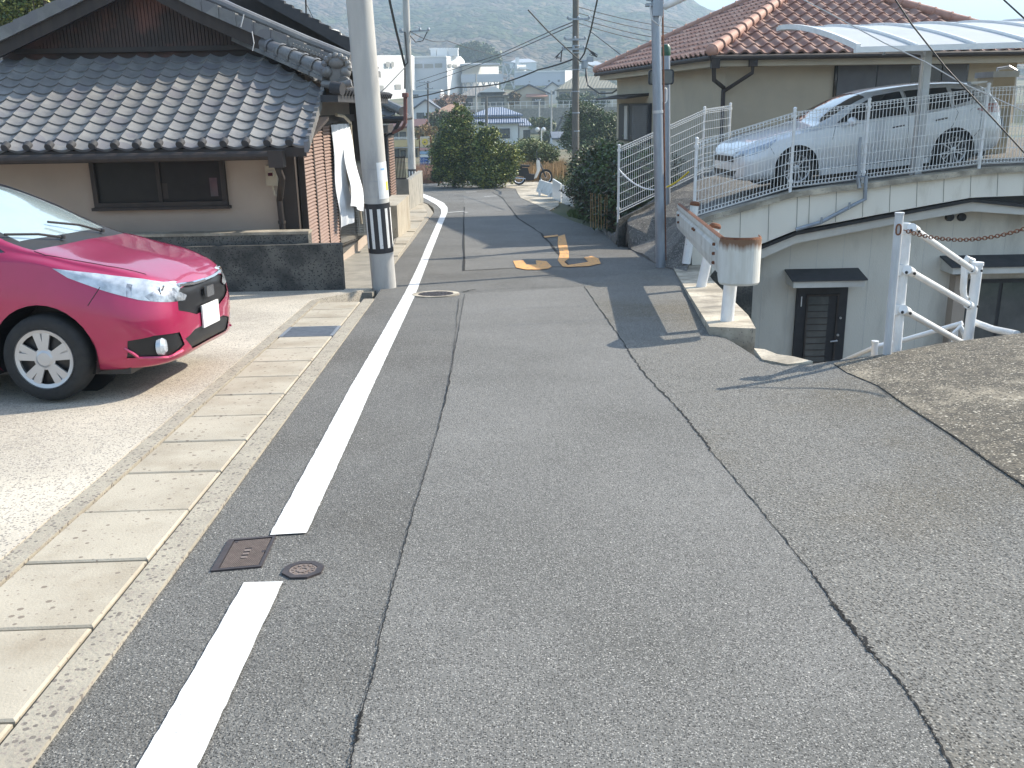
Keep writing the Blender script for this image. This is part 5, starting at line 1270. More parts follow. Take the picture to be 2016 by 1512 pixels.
    def extract(s, rid, name, mat, parent, inset=0., thick=0., extra=None):
        vn = {v: v.normal.copy() for v in s.bm.verts}; idx = {}; mb = MB(); nr = []
        for f in s.bm.faces:
            if f[s.lay] != rid: continue
            q = []
            for v in f.verts:
                if v not in idx: idx[v] = mb.vert(v.co - vn[v] * inset); nr.append(vn[v])
                q.append(idx[v])
            mb.f.append(tuple(q)); mb.m.append(0)
        if not mb.f: return None
        nd = {v: n_ for v, n_ in zip(mb.v, nr)}; o = None
        for g in (split_mb(mb) if rid else [mb]):
            if len(g.f) < 3: continue
            me = bpy.data.meshes.new(name); me.from_pydata(g.v, [], g.f); me.materials.append(mat); me.polygons.foreach_set('use_smooth', [True] * len(me.polygons))
            me.update(); me.normals_split_custom_set_from_vertices([tuple(nd[v]) for v in g.v])
            o = bpy.data.objects.new(name, me); C.objects.link(o); o.parent = parent
        return o
def circ(cx, cz, r, n=28, a0=0): return [(cx + r * math.cos(a0 + 2 * math.pi * i / n), cz + r * math.sin(a0 + 2 * math.pi * i / n)) for i in range(n)]
m_tyre = M('tyre', (.018, .018, .019), (.028, .027, .026), 20, .85, bump=.001, bsc=60)
m_rimsilver = M('rim_silver', (.50, .50, .51), rough=.32, metal=.6)
m_chrome = M('chrome', (.7, .7, .72), rough=.12, metal=1)
m_lens = M('headlight_lens', (.55, .60, .66), (.32, .36, .40), 14, .06, coat=1., metal=.3)
m_lensd = M('headlight_inner', (.10, .11, .13), (.5, .52, .55), 18, .15, metal=.6)
m_grille = M('black_grille', (.012, .012, .014), rough=.35)
m_red = M('red_paint', (.40, .010, .075), (.38, .010, .070), 9, .32, coat=1., metal=.35)
m_silv = M('pearl_white_paint', (.72, .73, .74), (.70, .71, .72), 9, .35, coat=1., metal=.25)
m_wind = M('windshield_glass', (.30, .38, .40), (.33, .41, .42), 3, .05, spec=1., coat=1.)
m_tint = M('tinted_glass', (.015, .017, .02), rough=.05, spec=.9, coat=1.)
m_rubber = M('rubber_trim', (.02, .02, .022), rough=.6)
m_plate = M('plate', (.75, .75, .73), rough=.5)
def wheel(parent, x, y, side, r, wdt, rim, style, label=None):
    W = thing('wheel', None, None, (x, y, r)); W.parent = parent
    if 'category' in W: del W['category']
    s_ = side
    mb = MB(); mb.lathe([(rim, -wdt / 2), (rim + .02, -wdt / 2 - .004), (r - .03, -wdt / 2 - .002), (r - .008, -wdt / 2 + .018), (r, -wdt / 2 + .05), (r, wdt / 2 - .05), (r - .008, wdt / 2 - .018), (r - .03, wdt / 2 + .002), (rim + .02, wdt / 2 + .004), (rim, wdt / 2)], (0, 0, 0), (0, s_, 0), 48)
    part('tyre', mb, m_tyre, W, smooth=True, local=True, ang=50)
    o = wdt / 2; mb = MB(); mb.lathe([(rim + .004, o + .004), (rim + .002, o - .004), (rim - .015, o - .012), (rim - .02, -o)], (0, 0, 0), (0, s_, 0), 48)
    def sp(a, da0, da1, r0, r1, z0, z1, th=.014, m=0):
        q = []
        for rr_, aa, zz in ((r0, a - da0, z0), (r0, a + da0, z0), (r1, a + da1, z1), (r1, a - da1, z1)): q.append(Vector((rr_ * math.cos(aa), zz * s_, rr_ * math.sin(aa))))
        mb.hexa([p - Vector((0, th * s_, 0)) for p in q], q, m)
    if style == 'cover':
        mb.lathe([(.0, o + .004), (.045, o + .003), (.06, o - .004), (.075, o - .006)], (0, 0, 0), (0, s_, 0), 40)
        mb.lathe([(rim - .004, o + .003), (rim - .03, o - .004)], (0, 0, 0), (0, s_, 0), 48)
        for k in range(5):
            a = 2 * math.pi * k / 5 + .3
            for d_ in (-.215, .215): sp(a + d_ * .9, .34, .145, .055, rim - .02, o - .004, o - .002)
            sp(a, .02, .10, .11, rim - .02, o - .016, o - .016)
            a2 = a + math.pi / 5; sp(a2, .05, .135, .10, rim - .045, o - .012, o - .012) if False else None
    else:
        mb.lathe([(.0, o - .004), (.03, o - .006), (.055, o - .012), (.06, o - .03)], (0, 0, 0), (0, s_, 0), 30)
        for k in range(10):
            a = 2 * math.pi * k / 10 + .1; sp(a + (.07 if k % 2 else -.07), .16, .055, .05, rim - .012, o - .012, o - .01)
    part('rim', mb, m_rimsilver, W, local=True, ang=30)
    mb = MB(); mb.lathe([(0, o - .03), (rim - .01, o - .045)], (0, 0, 0), (0, s_, 0), 30); part('brake_well', mb, m_grille, W, local=True)
    return W
def arch(car, x, r, half, tail_z):
    filt = lambda c, n: abs(c.y) > half * .62
    car.cut([(px_, pz) for px_, pz in circ(x, r['cz'], r['R'], 32)], (0, 2), filt, 99)
    mb = MB(); n = 26
    for sd_ in (1, -1):
        for i in range(n):
            a, b = -.35 + (math.pi + .7) * i / n, -.35 + (math.pi + .7) * (i + 1) / n; f_ = lambda t_, y: (x + (r['R'] + .004) * math.cos(t_), y * sd_, r['cz'] + (r['R'] + .004) * math.sin(t_))
            mb.face([f_(a, half * .55), f_(b, half * .55), f_(b, half * .985), f_(a, half * .985)])
        mb.prism([Vector((x + (r['R'] + .01) * math.cos(t_), half * .55 * sd_, r['cz'] + (r['R'] + .01) * math.sin(t_))) for t_ in [math.pi * 2 * i / 24 for i in range(24)]], (0, -.02 * sd_, 0))
    return mb
def seam(car, pts, axes, side, parent, nm='panel_gap', w_=.006, off=.0015, mat=None):
    """thin dark line following the shell between 2D points (side view)"""
    from mathutils.bvhtree import BVHTree
    if not hasattr(car, 'bvh'): car.bvh = BVHTree.FromBMesh(car.bm)
    mb = MB(); q = []
    for a, b in zip(pts, pts[1:]):
        for k in range(8): q.append((a[0] + (b[0] - a[0]) * k / 8, a[1] + (b[1] - a[1]) * k / 8))
    q.append(pts[-1]); out = []
    for u, v in q:
        if axes == 'side': o_ = Vector((u, side * 2, v)); d_ = Vector((0, -side, 0))
        elif axes == 'top': o_ = Vector((u, v, 3)); d_ = Vector((0, 0, -1))
        else: o_ = Vector((-2, u, v)); d_ = Vector((1, 0, 0))
        h = car.bvh.ray_cast(o_, d_)
        if h[0] is not None: out.append(h[0] + h[1] * (off if h[1].dot(d_) < 0 else -off))
    if len(out) > 1: mb.tube(out, w_ / 2, 5)
    return part(nm, mb, mat or m_rubber, parent, local=True)
# ---------------------------------------------------------------- red hatchback
pr = dict(
 x=[0, .03, .10, .22, .40, .66, .80, .93, 1.13, 1.38, 1.68, 1.96, 2.6, 3.1, 3.5, 3.75, 3.9, 3.97],
 zb=[.28, .24, .21, .195, .19, .19, .19, .19, .19, .19, .19, .19, .19, .20, .24, .28, .33, .4],
 zt=[.68, .74, .80, .865, .925, .985, 1.025, 1.06, 1.165, 1.295, 1.43, 1.50, 1.525, 1.50, 1.43, 1.30, 1.12, .95],
 zbelt=[.60, .66, .71, .765, .83, .905, .945, .965, .975, .985, 1.0, 1.01, 1.03, 1.06, 1.09, 1.07, .98, .85],
 w=[.40, .56, .68, .765, .825, .847, .848, .848, .848, .848, .848, .848, .848, .847, .84, .82, .78, .70],
 wb=[.36, .50, .62, .70, .765, .80, .805, .807, .81, .812, .812, .812, .81, .80, .78, .75, .70, .6],
 wr=[.28, .40, .50, .58, .65, .69, .695, .70, .69, .66, .62, .60, .59, .585, .58, .565, .54, .45],
 zr=[.66, .72, .78, .84, .90, .96, 1.0, 1.03, 1.11, 1.235, 1.36, 1.435, 1.465, 1.44, 1.37, 1.25, 1.07, .92],
 zm=[.48, .50, .52, .55, .60, .64, .66, .67, .68, .68, .68, .68, .68, .69, .70, .70, .68, .6])
rc = Car(pr, 3.97)
wx1, wx2, wr_ = .84, 3.37, .30
ar = dict(cz=.315, R=.355)
l1 = arch(rc, wx1, ar, .847, 0); l2 = arch(rc, wx2, ar, .847, 0)
up_ = lambda c, n: c.z > .7 and n.z > .1
side_ = lambda c, n: abs(c.y) > .45 and abs(n.y) > .25
front_ = lambda c, n: c.x < .62 and n.x < -.05
# windshield (top view) + cowl
ws = [(1.03, -.62), (1.00, -.35), (.985, 0), (1.00, .35), (1.03, .62), (1.40, .60), (1.71, .555), (1.78, .3), (1.80, 0), (1.78, -.3), (1.71, -.555), (1.40, -.60)]
wsb = [(.89, -.70), (.86, -.4), (.845, 0), (.86, .4), (.89, .70), (1.08, .70), (1.40, .635), (1.75, .585), (1.82, .3), (1.84, 0), (1.82, -.3), (1.75, -.585), (1.40, -.635), (1.08, -.70)]
rc.cut(wsb, (0, 1), lambda c, n: c.z > .95 and n.z > .2, 2, only=(0,)); rc.cut(ws, (0, 1), lambda c, n: c.z > .95 and n.z > .2, 3, only=(2,))
# side windows
rc.cut([(1.05, 1.015), (1.38, 1.20), (1.48, 1.225), (1.48, 1.02), (1.3, 1.0)], (0, 2), side_, 4, only=(0, 2))
rc.cut([(1.54, 1.02), (1.54, 1.26), (1.95, 1.395), (2.55, 1.41), (2.55, 1.035)], (0, 2), side_, 4, only=(0,)); rc.cut([(2.62, 1.035), (2.62, 1.41), (3.1, 1.385), (3.45, 1.25), (3.5, 1.12), (3.3, 1.07)], (0, 2), side_, 4, only=(0,))
# headlights: side view wedge wrapping to the front
rc.cut([(-.1, .60), (-.1, .705), (.2, .81), (.45, .865), (.72, .91), (.62, .845), (.40, .755), (.2, .68)], (0, 2), lambda c, n: abs(c.y) > .40 and c.z > .55 and (abs(n.y) > .12 or n.x < -.3) , 5, only=(0,))
rc.cut([(-.1, .60), (-.1, .685), (.10, .74), (.17, .70), (.12, .64)], (0, 2), lambda c, n: abs(c.y) > .40 and c.z > .5, 9, only=(5,)); rc.cut([(.24, .70), (.24, .78), (.27, .79), (.27, .705)], (0, 2), lambda c, n: abs(c.y) > .40 and c.z > .5, 9, only=(5,))
# grille band between the lamps, lower intake, fog recess (front view)
rc.cut([(-.50, .57), (-.48, .71), (-.2, .73), (.2, .73), (.48, .71), (.50, .57), (.24, .50), (-.24, .50)], (1, 2), front_, 6, only=(0, 5))
rc.cut([(-.36, .27), (-.46, .36), (-.30, .40), (.30, .40), (.46, .36), (.36, .27)], (1, 2), front_, 6, only=(0,))
for sg in (1, -1): rc.cut([(sg * .47, .32), (sg * .52, .42), (sg * .70, .43), (sg * .785, .41), (sg * .78, .29), (sg * .62, .265)], (1, 2), front_, 7, only=(0,))
for f in [f for f in rc.bm.faces if f[rc.lay] == 99]: f.hide = False
wc = P(94, 692, 6.0)
gz = S(wc.x, 6.2)
th = math.radians(180 - 3)
# car origin such that the near front wheel stands at the surveyed spot
RCAR = thing('hatchback', 'glossy magenta red hatchback parked on the driveway with only its front half in view', 'car', (0, 0, 0), rot=(0, 0, th))
Rz = Matrix.Rotation(th, 3, 'Z'); off = Rz @ Vector((wx1, .775, 0)) 
tgt = Vector((P(94, 692, 6.25).x, 6.25, 0)); RCAR.location = (tgt.x - off.x, tgt.y - off.y, S(tgt.x, tgt.y + .4) + .012)
RCAR.rotation_euler = (-.057 * 0 + math.radians(2.6), 0, th)
print('REDCAR', tuple(RCAR.location))
bo = rc.extract(0, 'body', m_red, RCAR); rc.extract(2, 'cowl', m_rubber, RCAR, inset=.003); rc.extract(3, 'windshield', m_wind, RCAR, inset=.006); rc.extract(4, 'side_window', m_tint, RCAR, inset=.004)
hl = rc.extract(5, 'headlight', m_lens, RCAR, inset=-.002); rc.extract(9, 'inner_lamp', m_lensd, RCAR, inset=-.001); rc.extract(6, 'grille', m_grille, RCAR, inset=.012); fg = rc.extract(7, 'fog_light_housing', m_grille, RCAR, inset=.010)
parts('wheel_arch_liner', l1, m_grille, RCAR, local=True); parts('wheel_arch_liner', l2, m_grille, RCAR, local=True)
for x in (wx1, wx2):
    for y, sd_ in ((.755, 1), (-.755, -1)): wheel(RCAR, x, y, sd_, wr_, .185, .205, 'cover')
for sg in (1, -1):
    seam(rc, [(1.14, .93), (.95, .80), (.72, .74), (.40, .78)], 'side', sg, RCAR) if False else None
    seam(rc, [(.88, .72 * sg), (.80, .735 * sg), (.65, .70 * sg), (.42, .66 * sg), (.2, .56 * sg)], 'top', sg, RCAR, w_=.005)
    seam(rc, [(1.36, .965), (1.33, .7), (1.32, .25)], 'side', sg, RCAR, w_=.005)
    seam(rc, [(.50, .66), (.42, .78)], 'side', sg, RCAR, w_=.005)
    c_ = rc.bvh.ray_cast(Vector((-1, .64 * sg, .345)), Vector((1, 0, 0)))[0]
    mb = MB(); mb.lathe([(0, -.02), (.04, -.018), (.062, .0), (.066, .03)], c_ + Vector((.018, 0, 0)), (1, 0, 0), 24); part('fog_light', mb, m_lens, RCAR, smooth=True, local=True)
    h_ = rc.bvh.ray_cast(Vector((-1, .56 * sg, .735)), Vector((1, 0, 0)))[0]
    if h_ is not None:
        mb = MB(); mb.lathe([(.0, -.004), (.05, -.004), (.055, .0)], h_ + Vector((.0, .0, -.03)), (1, 0, 0), 20); part('lamp_bulb', mb, m_chrome, hl, smooth=True, local=True)
    mb = MB(); pts = []
    seam(rc, [(sg * .42, .735), (sg * .2, .72), (0, .718)], 'front', sg, RCAR, nm='chrome_bar', w_=.028, off=.006, mat=m_chrome)
    seam(rc, [(sg * .50, .285), (sg * .62, .262), (sg * .75, .285), (sg * .79, .36)], 'front', sg, RCAR, nm='bumper_lip', w_=.022, off=.002, mat=m_red)
c_ = rc.bvh.ray_cast(Vector((-1, 0, .47)), Vector((1, 0, 0)))[0]
mb = MB(); mb.box(c_.x - .02, c_.x - .008, -.165, .165, .385, .55); part('number_plate', mb, m_plate, RCAR, local=True)
mb = MB(); mb.box(c_.x - .03, c_.x - .01, -.07, .07, .60, .68); part('emblem', mb, m_chrome, RCAR, local=True)
mb = MB(); 
for sg, y0 in ((1, .25), (1, -.35)):
    a = rc.bvh.ray_cast(Vector((.92, y0, 3)), Vector((0, 0, -1)))[0] + Vector((0, 0, .02)); b = rc.bvh.ray_cast(Vector((1.10, y0 + .42 if y0 > 0 else y0 + .45, 3)), Vector((0, 0, -1)))[0] + Vector((0, 0, .025))
    mb.tube([a, a.lerp(b, .5) + Vector((-.03, 0, .012)), b], .009, 6); mb.lathe([(0, .02), (.02, .015), (.02, -.01)], a, (0, 0, 1), 10)
parts('wiper', mb, m_rubber, RCAR, local=True)
for sg in (1, -1):
    mb = MB(); mb.ball((1.45, .93 * sg, 1.03), .1, 14, sc=(.7, 1.1, .75)); mb.box(1.40, 1.45, .80 * sg if sg > 0 else -.9, .9 if sg > 0 else .80 * sg, .99, 1.02); part('door_mirror', mb, m_red, RCAR, smooth=True, local=True)
    seam(rc, [(1.14, 1.055), (1.40, 1.24), (1.73, 1.40), (1.9, 1.45)], 'side', sg, RCAR, nm='pillar_trim', w_=.02, off=.001)
mb = MB(); mb.box(.3, 3.7, -.74, .74, .17, .26); part('underbody', mb, m_grille, RCAR, local=True)
# ---------------------------------------------------------------- silver white wagon on the deck
pw = dict(
 x=[0, .03, .10, .22, .42, .75, 1.05, 1.30, 1.55, 1.90, 2.30, 2.7, 3.2, 3.7, 4.05, 4.3, 4.48, 4.56, 4.60],
 zb=[.28, .22, .19, .18, .18, .18, .18, .18, .18, .18, .18, .18, .18, .18, .20, .23, .27, .32, .4],
 zt=[.62, .69, .75, .81, .87, .94, .985, 1.02, 1.12, 1.29, 1.43, 1.485, 1.50, 1.48, 1.445, 1.385, 1.25, 1.07, .92],
 zbelt=[.55, .60, .66, .71, .775, .85, .90, .925, .94, .955, .975, .99, 1.02, 1.06, 1.09, 1.10, 1.05, .95, .82],
 w=[.42, .58, .70, .785, .845, .868, .87, .87, .87, .87, .87, .87, .87, .87, .862, .845, .80, .76, .70],
 wb=[.38, .52, .64, .72, .785, .82, .828, .83, .832, .833, .833, .833, .83, .82, .80, .77, .73, .68, .6],
 wr=[.30, .42, .52, .60, .67, .71, .715, .715, .70, .655, .62, .60, .59, .585, .58, .57, .555, .53, .45],
 zr=[.60, .67, .73, .785, .845, .91, .955, .985, 1.06, 1.215, 1.35, 1.415, 1.435, 1.415, 1.38, 1.325, 1.19, 1.02, .9],
 zm=[.46, .48, .50, .53, .58, .62, .64, .65, .66, .66, .66, .66, .66, .67, .68, .69, .68, .66, .6])
wc_ = Car(pw, 4.60)
X1, X2, WR = .90, 3.65, .325
ar = dict(cz=.335, R=.375)
l1 = arch(wc_, X1, ar, .868, 0); l2 = arch(wc_, X2, ar, .868, 0)
wc_.cut([(1.42, -.63), (1.39, 0), (1.42, .63), (1.80, .61), (2.22, .57), (2.28, 0), (2.22, -.57), (1.80, -.61)], (0, 1), lambda c, n: c.z > .95 and n.z > .2, 3, only=(0,))
wc_.cut([(1.62, .995), (2.0, 1.22), (2.35, 1.365), (2.75, 1.395), (2.80, 1.395), (2.82, 1.02), (2.2, 1.0)], (0, 2), side_, 4, only=(0,))
wc_.cut([(2.88, 1.025), (2.87, 1.395), (3.3, 1.395), (3.62, 1.38), (3.60, 1.06)], (0, 2), side_, 4, only=(0,))
wc_.cut([(3.67, 1.075), (3.69, 1.355), (4.08, 1.30), (4.14, 1.26), (3.98, 1.13)], (0, 2), side_, 4, only=(0,))
wc_.cut([(-.1, .545), (-.1, .63), (.2, .72), (.62, .845), (.40, .68), (.2, .62)], (0, 2), lambda c, n: abs(c.y) > .42 and c.z > .5 and (abs(n.y) > .12 or n.x < -.3), 5, only=(0,))
wc_.cut([(-.42, .50), (-.42, .60), (.42, .60), (.42, .50)], (1, 2), front_, 6, only=(0,)); wc_.cut([(-.40, .26), (-.5, .36), (.5, .36), (.40, .26)], (1, 2), front_, 6, only=(0,))
wc_.cut([(4.22, .90), (4.05, .97), (4.28, 1.05), (4.7, 1.02), (4.7, .86)], (0, 2), lambda c, n: abs(c.y) > .48, 8, only=(0,))
cf1 = P(1565, 331, 14.95); cf2 = P(1877, 295, 15.35)
tv = Vector((cf2.x - cf1.x, cf2.y - cf1.y, cf2.z - cf1.z)); rz = math.atan2(tv.y, tv.x); pit = math.atan2(tv.z, math.hypot(tv.x, tv.y))
WCAR = thing('station_wagon', 'pearly silver white station wagon parked under the carport facing the road', 'car', (0, 0, 0), rot=(0, -pit, rz))
Rm = WCAR.rotation_euler.to_matrix(); WCAR.scale = (.95, .97, .91); off = Rm @ Vector((X1 * .95, -.79 * .97, WR * .91)); WCAR.location = cf1 - off
print('WCAR', tuple(WCAR.location), math.degrees(pit), tv.length)
wc_.extract(0, 'body', m_silv, WCAR); wc_.extract(3, 'windshield', m_tint, WCAR, inset=.005); wc_.extract(4, 'side_window', m_tint, WCAR, inset=.004); wc_.extract(5, 'headlight', m_lens, WCAR, inset=-.002); wc_.extract(6, 'grille', m_grille, WCAR, inset=.01)
m_tl = M('tail_light', (.45, .10, .08), (.6, .5, .48), 12, .1, coat=1.); wc_.extract(8, 'tail_light', m_tl, WCAR, inset=-.002)
parts('wheel_arch_liner', l1, m_grille, WCAR, local=True); parts('wheel_arch_liner', l2, m_grille, WCAR, local=True)
for x in (X1, X2):
    for y, sd_ in ((.765, 1), (-.765, -1)): wheel(WCAR, x, y, sd_, WR, .20, .23, 'spoke')
for sg in (1, -1):
    seam(wc_, [(1.58, .95), (1.50, .7), (1.48, .27)], 'side', sg, WCAR); seam(wc_, [(2.86, 1.40), (2.85, 1.0), (2.82, .6), (2.80, .27)], 'side', sg, WCAR); seam(wc_, [(3.66, 1.06), (3.72, .95), (3.62, .75), (3.32, .45), (3.22, .27)], 'side', sg, WCAR)
    seam(wc_, [(1.48, .27), (2.2, .255), (3.22, .27)], 'side', sg, WCAR, w_=.008); seam(wc_, [(.3, .60 * sg), (.8, .70 * sg), (1.25, .71 * sg)], 'top', sg, WCAR); seam(wc_, [(.52, .60), (.46, .74)], 'side', sg, WCAR)
    seam(wc_, [(4.15, .90), (4.10, .62), (3.98, .50)], 'side', sg, WCAR)
    for x, z in ((2.66, .83), (3.42, .87)):
        mb = MB(); q = wc_.bvh.ray_cast(Vector((x, 2 * sg, z)), Vector((0, -sg, 0)))[0] + Vector((0, .022 * sg, 0)); mb.tube([q + Vector((-.10, -.02 * sg, -.01)), q + Vector((-.06, .005 * sg, 0)), q + Vector((.06, .005 * sg, .01)), q + Vector((.10, -.02 * sg, .01))], .014, 8); part('door_handle', mb, m_chrome, WCAR, smooth=True, local=True)
    mb = MB(); mb.ball((1.80, .965 * sg, 1.0), .105, 14, sc=(.65, 1.1, .75)); mb.box(1.76, 1.80, .80 if sg > 0 else -.9, .9 if sg > 0 else -.80, .95, .98); part('door_mirror', mb, m_silv, WCAR, smooth=True, local=True)
    mb = MB(); mb.bar((1.3, .86 * sg, .21), (3.2, .86 * sg, .21), .04, .09); part('side_skirt', mb, m_silv, WCAR, local=True)
mb = MB(); mb.hexa([(4.15, -.52, 1.38), (4.15, .52, 1.38), (4.46, .50, 1.385), (4.46, -.50, 1.385)], [(4.15, -.52, 1.425), (4.15, .52, 1.425), (4.46, .50, 1.41), (4.46, -.50, 1.41)]); part('roof_spoiler', mb, m_silv, WCAR, local=True)
mb = MB(); q = wc_.bvh.ray_cast(Vector((4.05, -2, .93)), Vector((0, 1, 0)))[0]
mb.tube([(4.02 + .085 * math.cos(t_), q.y - .001, .93 + .075 * math.sin(t_)) for t_ in [2 * math.pi * i / 20 for i in range(21)]], .0025, 4, cap=False); part('fuel_flap_outline', mb, m_rubber, WCAR, local=True)
mb = MB(); mb.box(.3, 4.3, -.76, .76, .16, .26); part('underbody', mb, m_grille, WCAR, local=True)
# ---------------------------------------------------------------- scooter
wa = P(1022, 365, 46.5); BK = thing('small_motorcycle', 'dark blue and white small motorcycle parked on the pale concrete at the bend', 'motorcycle', wa, rot=(0, 0, 0))
m_navy = M('navy_paint', (.02, .03, .07), rough=.25, coat=1.)
rw = .27
for x in (0, 1.2):
    mb = MB(); n_ = 28
    for k in range(n_):
        a, b = 2 * math.pi * k / n_, 2 * math.pi * (k + 1) / n_
        mb.tube([(x + rw * math.cos(a), 0, rw + rw * math.sin(a)), (x + rw * math.cos(b), 0, rw + rw * math.sin(b))], .045, 8, cap=False)
    W = part('wheel', mb, m_tyre, BK, local=True, smooth=True); mb = MB(); mb.lathe([(rw - .04, -.03), (rw - .055, 0), (rw - .04, .03)], (x, 0, rw), (0, 1, 0), 24); mb.lathe([(.04, -.05), (.04, .05)], (x, 0, rw), (0, 1, 0), 12)
    for k in range(12): a = 2 * math.pi * k / 12; mb.tube([(x, 0, rw), (x + (rw - .05) * math.cos(a), 0, rw + (rw - .05) * math.sin(a))], .004, 4)
    part('rim', mb, m_chrome, W, local=True)
mb = MB(); mb.prism([(.02, -.08, .50), (.55, -.08, .42), (.60, -.08, .33), (.1, -.08, .36)], (0, .16, 0)); mb.tube([(-.28, 0, .50), (-.15, 0, .62), (.15, 0, .62)], [.05, .09, .08], 10); mb.prism([(.25, -.07, .20), (.62, -.07, .22), (.66, -.07, .36), (.25, -.07, .38)], (0, .14, 0)); part('frame', mb, m_navy, BK, local=True, smooth=True)
mb = MB(); mb.prism([(-.05, -.12, .70), (.45, -.12, .70), (.50, -.12, .76), (.1, -.12, .80), (-.08, -.12, .78)], (0, .24, 0)); part('seat', mb, m_black, BK, local=True)
mb = MB(); mb.prism([(.66, -.16, .22), (.78, -.16, .25), (.92, -.16, .60), (.86, -.16, .95), (.78, -.16, .98), (.80, -.16, .55)], (0, .32, 0)); part('leg_shield', mb, m_wpaint, BK, local=True)
mb = MB(); mb.tube([(1.2, 0, rw), (1.0, 0, .72), (.84, 0, 1.0)], .035, 8); mb.tube([(.80, -.32, 1.06), (.84, 0, 1.02), (.80, .32, 1.06)], .018, 8); mb.ball((.90, 0, .98), .09, 12); mb.tube([(.82, .25, 1.06), (.80, .27, 1.25)], .008, 6); mb.ball((.80, .27, 1.28), .055, 10, sc=(.3, 1, 1)); mb.tube([(.82, -.25, 1.06), (.80, -.27, 1.25)], .008, 6); mb.ball((.80, -.27, 1.28), .055, 10, sc=(.3, 1, 1)); part('handlebar', mb, m_black, BK, local=True, smooth=True)
mb = MB(); n_ = 8
for k in range(n_):
    a, b = math.radians(30 + 120 * k / n_), math.radians(30 + 120 * (k + 1) / n_)
    for x in (0, 1.2): mb.hexa([(x + .32 * math.cos(a), -.06, rw + .32 * math.sin(a)), (x + .32 * math.cos(b), -.06, rw + .32 * math.sin(b)), (x + .32 * math.cos(b), .06, rw + .32 * math.sin(b)), (x + .32 * math.cos(a), .06, rw + .32 * math.sin(a))], [(x + .33 * math.cos(a), -.06, rw + .33 * math.sin(a)), (x + .33 * math.cos(b), -.06, rw + .33 * math.sin(b)), (x + .33 * math.cos(b), .06, rw + .33 * math.sin(b)), (x + .33 * math.cos(a), .06, rw + .33 * math.sin(a))])
parts('mudguard', mb, m_navy, BK, local=True); mb = MB(); mb.tube([(.45, -.10, .2), (-.05, -.12, .26), (-.3, -.12, .30)], [.02, .035, .035], 8); part('exhaust', mb, m_chrome, BK, local=True, smooth=True)
mb = MB(); mb.tube([(-.28, -.1, .70), (-.28, .1, .70), (.0, .1, .70)], .012, 6); mb.tube([(.3, .05, .2), (.32, .15, .02)], .012, 6); part('rack', mb, m_chrome, BK, local=True)
BK.scale = (1.08, 1.08, 1.15); BK.location.z += .06
mb = MB(); mb.prism([(-.12, -.11, .36), (.30, -.11, .30), (.46, -.11, .44), (.40, -.11, .66), (-.10, -.11, .68), (-.25, -.11, .55)], (0, .22, 0)); mb.prism([(.30, -.13, .14), (.66, -.13, .16), (.70, -.13, .40), (.30, -.13, .40)], (0, .26, 0)); part('side_cover', mb, m_black, BK, local=True)
mb = MB(); mb.prism([(.70, -.17, .30), (.80, -.17, .28), (.97, -.17, .62), (.93, -.17, .95), (.82, -.17, 1.02), (.83, -.17, .60)], (0, .34, 0)); part('front_cover', mb, m_wpaint, BK, local=True)
# ================================================================ terrain, hills
TP = [(-60, -5.5), (44, -5.5), (49.5, -2.25), (60, -2.5), (90, -2.9), (150, -3.4), (166, -2.6), (170, .6), (230, 1.6), (300, 5), (450, 12), (650, 30), (900, 55), (2600, 60)]
def tz0(Y):
    for (a, za), (b, zb) in zip(TP, TP[1:]):
        if Y <= b: return za + (zb - za) * max(0, Y - a) / (b - a)
    return TP[-1][1]
def ridge_h(X):
    return float(np.interp(X, [-1600, -700, -300, 0, 110, 200, 270, 360, 480, 700, 1100, 1600], [210, 255, 270, 262, 235, 172, 125, 82, 62, 45, 38, 30]))
def tz(X, Y):
    z = tz0(Y)
    if Y > 500:
        k = max(0, min(1, (Y - 500) / 950)); k = k ** 1.25
        z = tz0(500) * (1 - k) + (ridge_h(X) + 22 * noise.noise((X / 210, Y / 330, 0))) * k + 26 * k * (1 - k) * noise.noise((X / 120, Y / 160, 3)) * 2
    if Y > 330 : z += min(1, (Y - 330) / 150) * (3.4 * noise.noise((X / 17, Y / 21, 1)) + 2.2 * noise.noise((X / 8, Y / 10, 2)) + 5 * noise.noise((X / 45, Y / 50, 5)))
    return z
m_ground = M('field_ground', (.10, .095, .05), (.17, .13, .08), .25, .95, c3=(.05, .07, .025), sc3=.06)
